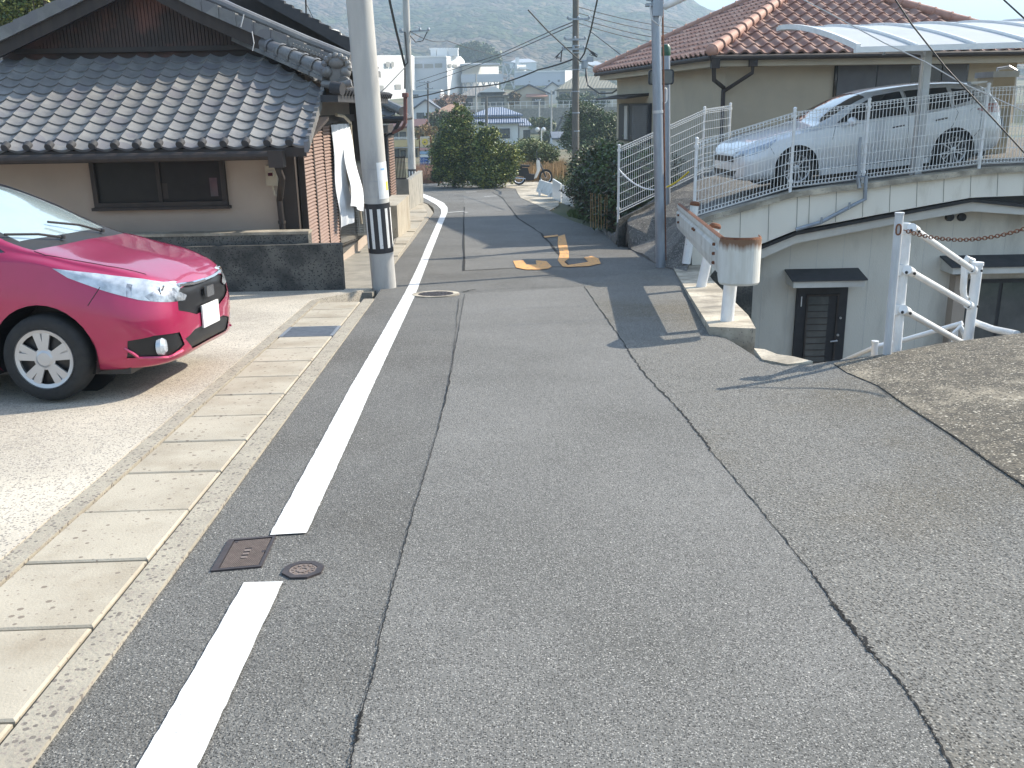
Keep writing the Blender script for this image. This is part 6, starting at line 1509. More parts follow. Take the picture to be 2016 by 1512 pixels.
def forest_mat():
    m = bpy.data.materials.new('hill_forest'); m.use_nodes = True; n = m.node_tree; N = n.nodes.new; L = n.links.new; b = n.nodes['Principled BSDF']; b.inputs['Roughness'].default_value = .95; b.inputs['Specular IOR Level'].default_value = .1
    tc = N('ShaderNodeTexCoord'); nz = N('ShaderNodeTexNoise'); nz.inputs['Scale'].default_value = .03; L(tc.outputs['Object'], nz.inputs['Vector'])
    vm = N('ShaderNodeVectorMath'); vm.operation = 'MULTIPLY_ADD'; vm.inputs[1].default_value = (14, 14, 14); L(nz.outputs['Color'], vm.inputs[0]); L(tc.outputs['Object'], vm.inputs[2])
    def vor(sc):
        v = N('ShaderNodeTexVoronoi'); v.inputs['Scale'].default_value = sc; L(vm.outputs[0], v.inputs['Vector']); return v
    v1 = vor(.105); v2 = vor(.23); cr_ = N('ShaderNodeValToRGB'); sp = N('ShaderNodeSeparateColor'); L(v1.outputs['Color'], sp.inputs[0]); L(sp.outputs[0], cr_.inputs[0])
    e = cr_.color_ramp.elements; e[0].position = 0; e[0].color = (.012, .022, .010, 1); e[1].position = 1; e[1].color = (.15, .13, .085, 1)
    for p_, c_ in ((.35, (.030, .048, .018, 1)), (.6, (.055, .075, .03, 1)), (.8, (.085, .065, .05, 1))): x = e.new(p_); x.color = c_
    big = N('ShaderNodeTexNoise'); big.inputs['Scale'].default_value = .010; big.inputs['Detail'].default_value = 6; L(tc.outputs['Object'], big.inputs['Vector']); mr = N('ShaderNodeMapRange'); mr.inputs[1].default_value = .5; mr.inputs[2].default_value = .62; L(big.outputs[0], mr.inputs[0])
    mx = N('ShaderNodeMix'); mx.data_type = 'RGBA'; mu = N('ShaderNodeMath'); mu.operation = 'MULTIPLY'; mu.inputs[1].default_value = .55; L(mr.outputs[0], mu.inputs[0]); L(mu.outputs[0], mx.inputs[0]); L(cr_.outputs[0], mx.inputs[6]); mx.inputs[7].default_value = (.16, .11, .10, 1); L(mx.outputs[2], b.inputs['Base Color'])
    ad = N('ShaderNodeMath'); ad.operation = 'MULTIPLY_ADD'; ad.inputs[1].default_value = .5; L(v2.outputs['Distance'], ad.inputs[0]); L(v1.outputs['Distance'], ad.inputs[2])
    bu = N('ShaderNodeBump'); bu.invert = True; bu.inputs['Distance'].default_value = 7; bu.inputs['Strength'].default_value = 1; L(ad.outputs[0], bu.inputs['Height']); L(bu.outputs[0], b.inputs['Normal']); return m
m_forest = forest_mat()
def terr(xs, ys):
    mb = MB(); nx = len(xs)
    for y in ys:
        for x in xs: mb.v.append((x, y, tz(x, y)))
    for j in range(len(ys) - 1):
        for i in range(nx - 1): q = j * nx + i; mb.f.append((q, q + 1, q + nx + 1, q + nx)); mb.m.append(0)
    return mb
struct('ground', terr(list(np.linspace(-400, 400, 41)), [-60, 0, 44, 47, 49.5, 55, 60, 70, 90, 120, 150, 166, 166.5, 170, 200, 230, 260, 300, 330, 350]), m_ground, smooth=True)
struct('hills', terr(list(np.linspace(-900, 900, 331)), list(np.linspace(348, 900, 90)) + list(np.linspace(907, 1700, 110)) + [1800, 2000]), m_forest, smooth=True)
struct('far_plain', (lambda m: (m.face([(-5000, -1500, -6), (5000, -1500, -6), (5000, 5500, -6), (-5000, 5500, -6)]), m)[1])(MB()), m_ground)
struct('garden_plot', sheet([Vector((RA.x, RA.y, 0))] + [Vector((p.x, p.y, 0)) for p in xy((1130, 436), (1082, 415), (1060, 400))] + [Vector((3.2, 47, 0)), Vector((16, 47, 0)), Vector((16, 21.1, 0)), Vector((RFc.x - .3, 20.25, 0)), Vector((LF.x, LF.y + .15, 0))], lambda X, Y: rprof(Y) - .03, 1.5, skirt=4), m_ground)
# ================================================================ foliage
def foliage_mesh(blobs, n, size, nm, seed, flat=.6, clump=.18):
    """many leaf faces through the volume of overlapping blobs; mat slots picked by clump"""
    rr = random.Random(seed); mb = MB(); tot = sum(b[1][0] * b[1][1] * b[1][2] for b in blobs)
    for c, r in blobs:
        k = int(n * r[0] * r[1] * r[2] / tot); c = Vector(c)
        ncl = max(6, k // 26)
        for q in range(ncl):
            while True:
                v = Vector((rr.uniform(-1, 1), rr.uniform(-1, 1), rr.uniform(-1, 1)))
                if .25 < v.length < 1: break
            v = v.normalized() * (v.length ** .35) * rr.uniform(.72, 1.12)
            cc = c + Vector((v.x * r[0], v.y * r[1], v.z * r[2])); mi = rr.choices(range(nm), [3, 2, 1.2][:nm])[0]
            cs = clump * (r[0] + r[2]) * .5 * rr.uniform(.6, 1.35)
            for _ in range(26):
                p = cc + Vector((rr.gauss(0, cs), rr.gauss(0, cs), rr.gauss(0, cs * .8))); s_ = size * rr.uniform(.6, 1.3)
                a = Vector((rr.gauss(0, 1), rr.gauss(0, 1), rr.gauss(0, flat))).normalized(); b = a.cross(Vector((rr.gauss(0, 1), rr.gauss(0, 1), rr.gauss(0, 1)))).normalized()
                m_ = mi if rr.random() < .75 else rr.randrange(nm)
                mb.face([p - a * s_, p - b * s_ * .55, p + a * s_, p + b * s_ * .55], m_)
    return mb
def tree(name, label, cat, base, blobs, n, size, mats, trunk_r=.1, seed=1, group=None, limbs=5, bark=None):
    T = thing(name, label, cat, base, group); b = Vector(base); rr = random.Random(seed)
    blobs = list(blobs)
    for c_, r_ in list(blobs)[:8]:
        for _ in range(2):
            v = Vector((rr.gauss(0, 1), rr.gauss(0, 1), rr.gauss(.3, .8))).normalized(); k_ = rr.uniform(.22, .42); blobs.append(((c_[0] + v.x * r_[0] * .95, c_[1] + v.y * r_[1] * .95, c_[2] + v.z * r_[2] * .95), (r_[0] * k_, r_[1] * k_, r_[2] * k_ * 1.3)))
    mb = foliage_mesh(blobs, n, size, len(mats), seed); part('crown', mb, mats, T)
    mb = MB(); top = Vector(max(blobs, key=lambda q: q[0][2])[0]); pts = [b - Vector((0, 0, .3)), b.lerp(top, .3) + Vector((.05, 0, 0)), b.lerp(top, .65), top]
    mb.tube(pts, [trunk_r, trunk_r * .8, trunk_r * .5, trunk_r * .2], 8)
    for c, r in blobs[:12]:
        s_ = b.lerp(top, rr.uniform(.25, .6)); c = Vector(c); mb.tube([s_, s_.lerp(c, .5) + Vector((0, 0, .1)), c], [trunk_r * .4, trunk_r * .25, trunk_r * .1], 6)
        for _ in range(2): e_ = c + Vector((rr.uniform(-1, 1) * r[0], rr.uniform(-1, 1) * r[1], rr.uniform(-.5, 1) * r[2])) * .8; mb.tube([s_.lerp(c, .6), e_], [trunk_r * .18, trunk_r * .06], 5)
    part('trunk', mb, bark or m_bark, T, smooth=True); return T
def pxblob(x, y, Y, rx, ry, rd=None):
    c = P(x, y, Y); k = Y / F * 1.03; return (tuple(c), (rx * k, rd or (rx * k), ry * k))
g_ = lambda x, y, Y: P(x, y, Y)
m_dry = M('dry_leaf', (.30, .21, .11), (.20, .13, .07), 3, .9)
YB = 46
tree('shrub_tree', 'tall conical broadleaf evergreen left of two beside the bend', 'tree', g_(893, 363, YB), [pxblob(*a) for a in ((897, 335, YB, 40, 28), (893, 295, YB, 42, 34), (900, 262, YB, 34, 30), (905, 235, YB, 22, 24), (903, 217, YB, 10, 14), (870, 318, YB - .5, 20, 30), (925, 300, YB, 14, 34), (868, 345, YB - .7, 16, 14))], 30000, .055, [m_lgreen, m_lyel, m_ldark], .08, 11)
tree('shrub_tree', 'bushy rounder evergreen right of the tall conical one at the bend', 'tree', g_(968, 366, YB - 1), [pxblob(*a) for a in ((968, 340, YB - 1, 36, 26), (962, 305, YB - 1, 30, 30), (960, 272, YB - 1, 22, 20), (995, 310, YB - 1, 28, 24), (1005, 335, YB - 1.2, 14, 22), (945, 345, YB - 1, 20, 20), (950, 255, YB - 1, 9, 14))], 28000, .055, [m_lyel, m_lgreen, m_ldark], .08, 12)
tree('shrub', 'pale loose shrubs behind the parked motorcycle', 'shrub', g_(1050, 315, 54), [pxblob(*a) for a in ((1030, 298, 54, 26, 16), (1062, 300, 54, 26, 18), (1085, 305, 54, 14, 14), (1040, 285, 56, 22, 10))], 12000, .06, [m_lpale, m_lolive, m_lgreen], .05, 13)
tree('garden_tree', 'big olive green rounded tree behind the tall utility pole', 'tree', g_(1165, 300, 75), [pxblob(*a) for a in ((1160, 262, 75, 40, 28), (1135, 250, 75, 26, 28), (1150, 225, 75, 26, 22), (1185, 245, 75, 32, 24), (1200, 270, 75, 26, 26), (1125, 280, 75, 22, 20), (1165, 290, 74, 40, 18), (1205, 295, 74, 18, 16))], 30000, .095, [m_lolive, m_lgreen, m_ldark], .2, 14)
# hedge along the right side
Hd = thing('hedge', 'overgrown dark evergreen hedge along the right edge of the road', 'hedge', tuple(G(1185, 450)))
bl = []
for k in range(17):
    t_ = k / 16; Yh = 19.6 + (32.5 - 19.6) * t_; px_b = 1196 + (1108 - 1196) * (t_ ** .6); top_ = 312 + (318 - 312) * t_
    pb_ = P(px_b + 14, 400, Yh); zt_ = P(px_b, 300, Yh).z; zb_ = rprof(Yh); w_ = .75
    bl.append(((pb_.x + w_ * .9, Yh, (zb_ + zt_) / 2 + .25), (w_, .75, (zt_ - zb_) * .42))); bl.append(((pb_.x + w_ * .8, Yh, zb_ + .45), (w_, .7, .55)))
part('foliage', foliage_mesh(bl, 42000, .05, 3, 21, clump=.16), [m_ldark, m_lgreen, m_lbrown], Hd)
mb = MB(); rr = random.Random(5)
for (c, r) in bl[::2]:
    for _ in range(3): x = c[0] + rr.uniform(-.3, .5); y = c[1] + rr.uniform(-.3, .3); mb.tube([(x, y, rprof(y) - .1), (x + rr.uniform(-.2, .2), y, c[2] + .3)], [.03, .015], 6)
part('stems', mb, m_bark, Hd)
# weeds at the hedge foot
mb = MB(); rr = random.Random(8)
for _ in range(2600):
    t_ = rr.random(); q = G(1215 + (1125 - 1215) * t_ + rr.uniform(-8, 4), 438 + (418 - 438) * t_ + rr.uniform(-2, 7)); h = rr.uniform(.04, .16); a = rr.uniform(0, 6.28); w_ = rr.uniform(.01, .03)
    mb.face([(q.x - w_ * math.cos(a), q.y - w_ * math.sin(a), q.z - .02), (q.x + w_ * math.cos(a), q.y + w_ * math.sin(a), q.z - .02), (q.x + rr.uniform(-.08, .08), q.y + rr.uniform(-.08, .08), q.z + h)])
struct('weeds', mb, m_lgreen, 'low green weeds at the foot of the hedge', kind='stuff')
# bamboo stakes beside the hedge
mb = MB()
for px in (1163, 1168, 1173, 1178, 1184, 1189, 1195, 1209): q = P(px, 438 + (px - 1163) * .12, 20.2); mb.tube([q - Vector((0, 0, .1)), q + Vector((rr.uniform(-.03, .03), 0, .62 if px < 1200 else 1.1))], .009, 5)
single('stakes', mb, m_straw, 'thin pale bamboo stakes standing in the hedge next to the mesh fence', 'stake')
# dry grass banks
def grass(x0, x1, Yr, n, h, mat, nm, seed, lab):
    rr = random.Random(seed); mb = MB()
    for _ in range(n):
        Y = rr.uniform(*Yr); X = P(rr.uniform(x0, x1), 320, Y).x; z = max(tz(X, Y), rprof(Y) - .1 if Y < 55 else -99); a = rr.uniform(0, 6.28); w_ = rr.uniform(.015, .04); hh = h * rr.uniform(.4, 1.2)
        mb.face([(X - w_ * math.cos(a), Y - w_ * math.sin(a), z - .05), (X + w_ * math.cos(a), Y + w_ * math.sin(a), z - .05), (X + rr.gauss(0, .2), Y + rr.gauss(0, .2), z + hh)])
    struct(nm, mb, mat, lab, kind='stuff')
grass(1000, 1110, (49.5, 62), 9000, .9, m_straw, 'dry_grass', 31, 'straw coloured dry grass behind the motorcycle')
grass(812, 866, (50, 60), 5000, .8, m_strawp, 'dry_grass', 32, 'pinkish dry grass beyond the slim pole')
grass(1095, 1230, (48, 66), 4000, .5, m_lolive, 'rough_grass', 33, 'rough green grass beyond the hedge')
tree('tree', 'sunlit yellow green tree behind the left slope of the tiled roof', 'tree', (P(30, 60, 24).x, 24, -3), [pxblob(*a) for a in ((20, 20, 24, 70, 40), (70, -10, 24, 60, 30), (0, 70, 24, 50, 30), (-60, 40, 24, 60, 60), (90, 20, 25, 30, 22))], 20000, .05, [m_lyel, m_lpale, m_lgreen], .2, 15)
# ================================================================ far houses
def stripes(name, c1, c2, sc, axis='X', rough=.55):
    m = M(name, c1, rough=rough); n = m.node_tree; N = n.nodes.new; b = n.nodes['Principled BSDF']; tc = n.nodes['Texture Coordinate']
    w_ = N('ShaderNodeTexWave'); w_.inputs['Scale'].default_value = sc; w_.bands_direction = axis; w_.inputs['Distortion'].default_value = .3
    n.links.new(tc.outputs['Object'], w_.inputs['Vector']); mx = N('ShaderNodeMix'); mx.data_type = 'RGBA'; mx.inputs[6].default_value = (*c1, 1); mx.inputs[7].default_value = (*c2, 1)
    n.links.new(w_.outputs[0], mx.inputs[0]); n.links.new(mx.outputs[2], b.inputs['Base Color'])
    bu = N('ShaderNodeBump'); bu.inputs['Distance'].default_value = .1; n.links.new(w_.outputs[0], bu.inputs['Height']); n.links.new(bu.outputs[0], b.inputs['Normal']); return m
m_rblue = stripes('blue_tile', (.10, .13, .20), (.22, .26, .34), 1.05)
m_rolive = stripes('olive_tile', (.12, .11, .075), (.26, .24, .17), 1.05)
m_rgrey = stripes('grey_brown_tile', (.12, .11, .10), (.24, .22, .19), 1.2)
m_rslate = M('slate_roof', (.10, .12, .15), (.14, .15, .18), .6, .6)
m_rbrown = M('red_brown_roof', (.13, .05, .04), (.09, .04, .03), .6, .6)
m_far = M('far_cream', (.50, .45, .36), (.44, .40, .33), .5, .9)
m_farw = M('far_white', (.74, .74, .72), (.68, .68, .67), .15, .9)
m_farg = M('far_grey', (.50, .53, .57), (.45, .48, .52), .1, .85)
m_yelw = M('yellow_cream', (.62, .48, .25), (.55, .42, .22), .5, .9)
def fhouse(label, x0, x1, yb, ye, yr, Y, D, kind, wall, roof, wins=(), extra=None, cat='house', name='house', rin=.28, base_dz=-1.5, rot=0.):
    a = P(x0, yb, Y); b = P(x1, yb, Y); zb = (a.z + b.z) / 2; ze = P((x0 + x1) / 2, ye, Y).z; zr = P((x0 + x1) / 2, yr, Y + D / 2).z
    T = thing(name, label, cat, ((a.x + b.x) / 2, Y, zb)); X0, X1 = a.x, b.x; W_ = X1 - X0; o = .04 * W_ if kind != 'flat' else 0
    mb = MB(); mb.box(X0 + o, X1 - o, Y, Y + D, zb + base_dz, ze)
    if kind == 'gf': mb.prism([(X0 + o, Y, ze), (X1 - o, Y, ze), ((X0 + X1) / 2, Y, zr - .1)], (0, D, 0))
    part('wall', mb, wall, T)
    mb = MB(); t_ = .18; y0, y1 = Y - .5, Y + D + .5; xm = (X0 + X1) / 2; ym = (y0 + y1) / 2
    if kind == 'hip':
        r0, r1 = X0 + W_ * rin, X1 - W_ * rin
        mb.face([(X0, y0, ze), (X1, y0, ze), (r1, ym, zr), (r0, ym, zr)]); mb.face([(X1, y0, ze), (X1, y1, ze), (r1, ym, zr)]); mb.face([(X1, y1, ze), (X0, y1, ze), (r0, ym, zr), (r1, ym, zr)]); mb.face([(X0, y1, ze), (X0, y0, ze), (r0, ym, zr)])
        mb.box(X0, X1, y0, y1, ze - .22, ze - .01)
    elif kind == 'gf':
        for xa_, xb__ in ((X0, xm), (xm, X1)):
            za_, zb__ = (ze, zr) if xa_ == X0 else (zr, ze); mb.hexa([(xa_, y0, za_), (xb__, y0, zb__), (xb__, y1, zb__), (xa_, y1, za_)], [(xa_, y0, za_ + t_), (xb__, y0, zb__ + t_), (xb__, y1, zb__ + t_), (xa_, y1, za_ + t_)])
    elif kind == 'gs':
        mb.hexa([(X0, y0, ze), (X1, y0, ze), (X1, ym, zr), (X0, ym, zr)], [(X0, y0, ze + t_), (X1, y0, ze + t_), (X1, ym, zr + t_), (X0, ym, zr + t_)]); mb.hexa([(X0, ym, zr), (X1, ym, zr), (X1, y1, ze), (X0, y1, ze)], [(X0, ym, zr + t_), (X1, ym, zr + t_), (X1, y1, ze + t_), (X0, y1, ze + t_)])
    else: mb.box(X0 - .1, X1 + .1, Y - .1, Y + D + .1, ze, ze + .25)
    part('roof', mb, roof, T)
    for (wx0, wy0, wx1, wy1) in wins:
        p = P(wx0, wy0, Y - .05); q = P(wx1, wy1, Y - .05); mb = MB(); mb.box(p.x, q.x, Y - .10, Y - .01, q.z, p.z); fr = part('window', mb, m_black, T)
        mb = MB(); w2 = (q.x - p.x); nn = 2 if w2 > 1.2 else 1
        for i in range(nn): mb.box(p.x + w2 * i / nn + .06, p.x + w2 * (i + 1) / nn - .06, Y - .13, Y - .10, q.z + .08, p.z - .08)
        part('pane', mb, m_glass, fr)
    if extra: extra(T, X0, X1, Y, zb, ze, zr)
    if rot: T.rotation_euler = (0, 0, rot)
    return T
HS = []
def ex_blue(T, X0, X1, Y, zb, ze, zr):
    mb = MB(); a = P(968, 243, Y - 2); b = P(1020, 241, Y - 2); zt = P(990, 222, Y + 3).z; mb.hexa([(a.x - 3.4, Y - 2.6, a.z - .05), (b.x + .8, Y - 2.6, a.z - .05), (b.x - .2, Y + 3, zt - .05), (a.x - 2, Y + 3, zt - .05)], [(a.x - 3.4, Y - 2.6, a.z + .1), (b.x + .8, Y - 2.6, a.z + .1), (b.x - .2, Y + 3, zt + .1), (a.x - 2, Y + 3, zt + .1)]); part('lower_roof', mb, m_rblue, T)
    mb = MB(); mb.box(a.x - 2.8, b.x, Y - 2, Y, zb - 1, a.z); part('porch_wall', mb, m_farw, T)
    a = P(1022, 248, Y - 1); b = P(1048, 246, Y - 1); zt = P(1035, 234, Y + 2).z; mb = MB(); mb.hexa([(a.x, Y - 1.5, a.z - .05), (b.x, Y - 1.5, a.z - .05), (b.x - .8, Y + 2, zt - .05), (a.x, Y + 2, zt - .05)], [(a.x, Y - 1.5, a.z + .08), (b.x, Y - 1.5, a.z + .08), (b.x - .8, Y + 2, zt + .08), (a.x, Y + 2, zt + .08)]); part('side_roof', mb, m_rblue, T)
    mb = MB(); mb.box(a.x, b.x - .5, Y - 1, Y + 2, zb - 1, a.z); part('side_wall', mb, m_farw, T)
fhouse('white house with bright blue striped tile roof behind the roadside trees', 927, 1030, 277, 226, 211, 128, 7, 'hip', m_farw, m_rblue, [(955, 253, 968, 270)], ex_blue, rin=.38)
_b = [o for o in C.objects if o.get('label', '').startswith('white house with bright blue')][0]
for (a, b, c, d) in ((984, 253, 1004, 272), (1030, 256, 1044, 274)):
    p = P(a, b, 125.9); q = P(c, d, 125.9); mb = MB(); mb.box(p.x, q.x, 125.85, 125.98, q.z, p.z); fr = part('window', mb, m_black, _b); mb = MB(); mb.box(p.x + .1, (p.x + q.x) / 2 - .05, 125.8, 125.85, q.z + .1, p.z - .1); mb.box((p.x + q.x) / 2 + .05, q.x - .1, 125.8, 125.85, q.z + .1, p.z - .1); part('pane', mb, m_glass, fr)
def ex_awn(T, X0, X1, Y, zb, ze, zr):
    a = P(1036, 186, Y - .9); b = P(1078, 190, Y - .9); mb = MB(); mb.hexa([(a.x, Y - 1.3, b.z - .05), (b.x, Y - 1.3, b.z - .05), (b.x, Y - .1, a.z), (a.x, Y - .1, a.z)], [(a.x, Y - 1.3, b.z + .05), (b.x, Y - 1.3, b.z + .05), (b.x, Y - .1, a.z + .1), (a.x, Y - .1, a.z + .1)]); part('awning', mb, m_terrar, T)
fhouse('beige house with grey brown hip roof and small gable above its porch', 905, 1004, 212, 188, 170, 185, 9, 'hip', m_far, m_rgrey, [(910, 193, 931, 208), (947, 193, 956, 206), (960, 192, 993, 208)], lambda T, X0, X1, Y, zb, ze, zr: [part('porch_gable', (lambda m: (m.prism([(P(943, 182, Y).x, Y - 1.2, P(943, 182, Y).z), (P(996, 182, Y).x, Y - 1.2, P(943, 182, Y).z), (P(970, 171, Y).x, Y - 1.2, P(970, 170, Y).z)], (0, 4, 0)), m)[1])(MB()), m_farw, T)], rin=.3)
fhouse('small house with slate blue gable roof and a pink awning', 1000, 1084, 211, 186, 168, 188, 9, 'gf', m_far, m_rslate, [(1047, 194, 1072, 207), (1016, 195, 1022, 204)], ex_awn)
fhouse('wide house with olive striped hip roof and arched porch behind the tall pole', 1097, 1222, 202, 174, 150, 200, 12, 'hip', m_far, m_rolive, [(1101, 181, 1122, 198), (1124, 181, 1140, 198), (1152, 180, 1175, 198), (1182, 180, 1192, 192)], rin=.3)
fhouse('little white gabled house between the slate and olive roofs', 1070, 1106, 190, 176, 163, 215, 8, 'gf', m_farw, m_rslate, [(1086, 180, 1092, 185)])
fhouse('grey roofed house low on the left by the thin pole', 812, 868, 250, 216, 197, 160, 8, 'gf', m_farw, m_rslate, [(820, 222, 836, 238), (846, 222, 858, 236)])
fhouse('pale green grey box building in front of the factories', 806, 868, 200, 179, 178, 215, 12, 'flat', m_farg, m_farw, [(812, 186, 824, 192)], name='building', cat='building')
def ex_balc(T, X0, X1, Y, zb, ze, zr):
    a = P(771, 286, Y - 1.2); b = P(845, 272, Y - 1.2); mb = MB(); mb.box(a.x, b.x, Y - 1.3, Y - 1.15, P(800, 289, Y).z, P(800, 275, Y).z); part('balcony_front', mb, m_yelw, T)
    mb = MB(); mb.box(a.x, b.x, Y - 1.3, Y, P(800, 290, Y).z, P(800, 288, Y).z); 
    for z_ in (272, 269.5): mb.box(a.x, b.x, Y - 1.28, Y - 1.22, P(800, z_, Y).z - .03, P(800, z_, Y).z + .03)
    part('balcony_rail', mb, m_farw, T)
fhouse('two storey cream apartment house with yellow balcony beyond the slim pole', 768, 838, 318, 252, 238, 95, 7, 'gs', m_far, m_rbrown, [(772, 258, 784, 274), (787, 260, 800, 274), (816, 260, 826, 272), (773, 294, 786, 310), (789, 296, 799, 312), (817, 294, 822, 312)], ex_balc)
# factories (shaded faces coloured grey, sunlit ones white)
def factory(label, x0, x1, yb, yt, Y, D, wall=m_farw, side=None, wins=(), extra=None, sl=0.):
    a = P(x0, yb, Y); b = P(x1, yb, Y); zt = P((x0 + x1) / 2, yt, Y).z; T = thing('factory_building', label, 'factory', ((a.x + b.x) / 2, Y, a.z - 5))
    b = P(x1, yb, Y + sl) if sl else b; z1 = P(x1, yt, Y + sl).z if sl else zt
    mb = MB(); pl = [(a.x, Y), (b.x, Y + sl), (b.x, Y + sl + D), (a.x, Y + sl + D)]; mb.hexa([(x, y, a.z - 8) for x, y in pl], [(x, y, z) for (x, y), z in zip(pl, (zt, z1, z1, zt))]); part('wall', mb, wall, T)
    mb = MB(); mb.hexa([(x, y - .25, z) for (x, y), z in zip(pl, (zt, z1, z1, zt))], [(x, y - .25, z + .5) for (x, y), z in zip(pl, (zt, z1, z1, zt))]); part('roof', mb, m_farw, T)
    if side: mb = MB(); mb.box(a.x, b.x, Y - .5, Y - .3, a.z, zt); part('side_wall', mb, side, T)
    for w_ in wins:
        f0, f1 = [(w_[i] - x0) / (x1 - x0) * sl for i in (0, 2)]; p = P(w_[0], w_[1], Y + f0); q = P(w_[2], w_[3], Y + f1); mb = MB(); mb.hexa([(p.x, p.y - .15, q.z), (q.x, q.y - .15, q.z), (q.x, q.y, q.z), (p.x, p.y, q.z)], [(p.x, p.y - .15, p.z), (q.x, q.y - .15, p.z), (q.x, q.y, p.z), (p.x, p.y, p.z)]); part('window', mb, m_shut if len(w_) < 5 else w_[4], T)
    if extra: extra(T, a.x, b.x, Y, zt)
    return T
m_winb = M('far_window', (.28, .27, .25), (.24, .23, .21), .5, .5)
def ex_units(T, X0, X1, Y, zt):
    for (u0_, u1_) in ((848, 858), (860, 881), (883, 901)):
        p = P(u0_, 113, Y + 4); q = P(u1_, 97, Y + 4); mb = MB(); mb.box(p.x, q.x, Y + 4, Y + 9, zt + .5, q.z); 
        for i in range(4): x = p.x + (q.x - p.x) * (i + .5) / 4; mb.lathe([(.7, 0), (.7, .5), (0, .5)], (x, Y + 6, q.z), (0, 0, 1), 8)
        part('rooftop_unit', mb, m_farw, T)
factory('big factory hall, its shaded side coloured grey, with row of high windows and rooftop units', 814, 881, 185, 113, 310, 30, m_farg, None, [(813, 126, 832, 134, m_winb), (835, 126, 853, 134, m_winb), (856, 125, 871, 133, m_winb)], ex_units)
factory('tall bright white factory block joined to the shaded grey hall', 881.5, 909, 185, 114, 309, 30, m_farw, None, [(883, 125, 889, 133, m_winb), (892, 126, 900, 133, m_winb)], sl=14)
factory('bright white factory at the left seen between the two concrete poles', 738, 816, 215, 112, 280, 25, m_farw, None, [(760, 121, 768, 132, m_winb), (770, 121, 776, 132, m_winb), (778, 166, 790, 176, m_winb), (745, 168, 756, 178, m_winb)], sl=22)
def ex_open(T, X0, X1, Y, zt):
    mb = MB(); 
    for x_ in range(912, 985, 12): p = P(x_, 158, Y - 2); q = P(x_ + 8, 182, Y - 2); mb.tube([p, q], .25, 5); mb.tube([P(x_ + 8, 158, Y - 2), P(x_, 182, Y - 2)], .18, 5)
    a = P(908, 160, Y - 2); b = P(990, 160, Y - 2); mb.box(a.x, b.x, Y - 3, Y, a.z - .4, a.z + 2.0); part('steel_lattice', mb, m_farg, T)
    mb = MB(); a = P(906, 125, Y - 3); b = P(984, 127, Y - 3); mb.box(a.x, b.x, Y - 4, Y + 10, a.z - .6, a.z - .1); part('canopy', mb, m_farg, T)
factory('low white factory wing raised on a dark steel lattice', 910, 981, 158, 127, 320, 22, m_farw, None, [(951, 130, 951.8, 157, m_winb), (963, 130, 963.8, 157, m_winb)], ex_open, sl=20)
factory('long low white works building, its shaded face coloured grey, right of the steel frame tower', 1014, 1112, 172, 142, 380, 30, m_farg, None, [(1079, 158, 1083, 161, m_shut), (1098, 157, 1102, 161, m_shut), (1041, 160, 1044, 162, m_winb)])
factory('sunlit end block of the long low works building', 1112.5, 1136, 172, 141, 379, 30, m_farw, sl=14)
def ex_ch(T, X0, X1, Y, zt):
    p = P(1015, 140, Y + 2); q = P(1022, 113, Y + 2); mb = MB(); mb.box(p.x, q.x, Y + 2, Y + 4, p.z, q.z); part('chimney', mb, m_farw, T)
    p = P(1022, 137, Y - 1); q = P(1040, 132, Y - 1); mb = MB(); mb.box(p.x, q.x, Y - 2, Y + 4, p.z, q.z); part('upper_floor', mb, m_farw, T)
factory('small white stepped block with a square chimney', 1018, 1036, 146, 130, 420, 10, m_farw, None, (), ex_ch, sl=5)
# steel frame tower
T = thing('steel_tower', 'open pale steel frame tower with cross bracing among the factories', 'tower', P(1001, 178, 290)); mb = MB(); YT = 290
c4 = [P(990, 122, YT), P(1013, 124, YT), P(1013, 176, YT), P(990, 176, YT)]
for dy in (0, 3.4):
    dv = Vector((0, dy, 0))
    for a, b in ((0, 1), (1, 2), (0, 3), (0, 2), (1, 3)): mb.bar(c4[a] + dv, c4[b] + dv, .3, .3)
    m_ = [c4[0].lerp(c4[3], .5), c4[1].lerp(c4[2], .5)]; mb.bar(m_[0] + dv, m_[1] + dv, .3, .3)
part('frame', mb, m_farg, T)
# retaining wall under the far houses + guard rails
mb = MB(); a = P(905, 246, 166); b = P(1235, 246, 166); mb.box(a.x, b.x, 164, 165.5, -4, P(1060, 213, 165).z); single('retaining_wall', mb, m_block, 'long grey brown retaining wall below the far houses', 'wall')
T = thing('railing', 'thin white railing on top of the far retaining wall', 'railing', P(1060, 214, 164.5)); mb = MB(); zt = P(1060, 213, 164.5).z
for px in range(905, 1236, 12): x = P(px, 213, 164.5).x; mb.box(x - .04, x + .04, 164.3, 164.4, zt, zt + 1.1)
part('posts', mb, m_farw, T); mb = MB(); 
for dz in (.5, 1.1): mb.box(a.x, b.x, 164.28, 164.34, zt + dz - .03, zt + dz + .03)
part('rails', mb, m_farw, T)
T = thing('steel_stair', 'dark steel stair below the far wall beside the olive tree', 'staircase', P(1090, 262, 120)); mb = MB()
a = P(1092, 264, 120); b = P(1108, 228, 120); mb.bar(a, b, .12, .25); mb.bar(a + Vector((1.0, 0, 0)), b + Vector((1.0, 0, 0)), .12, .25)
for k in range(14): p = a.lerp(b, k / 14); mb.bar(p, p + Vector((1, 0, 0)), .25, .04)
part('flight', mb, m_shut, T)
# white shed right of stair / dark roofs
fhouse('low dark roofed shed under the far steel stair', 1086, 1128, 290, 274, 262, 110, 6, 'gs', m_farw, m_rslate)
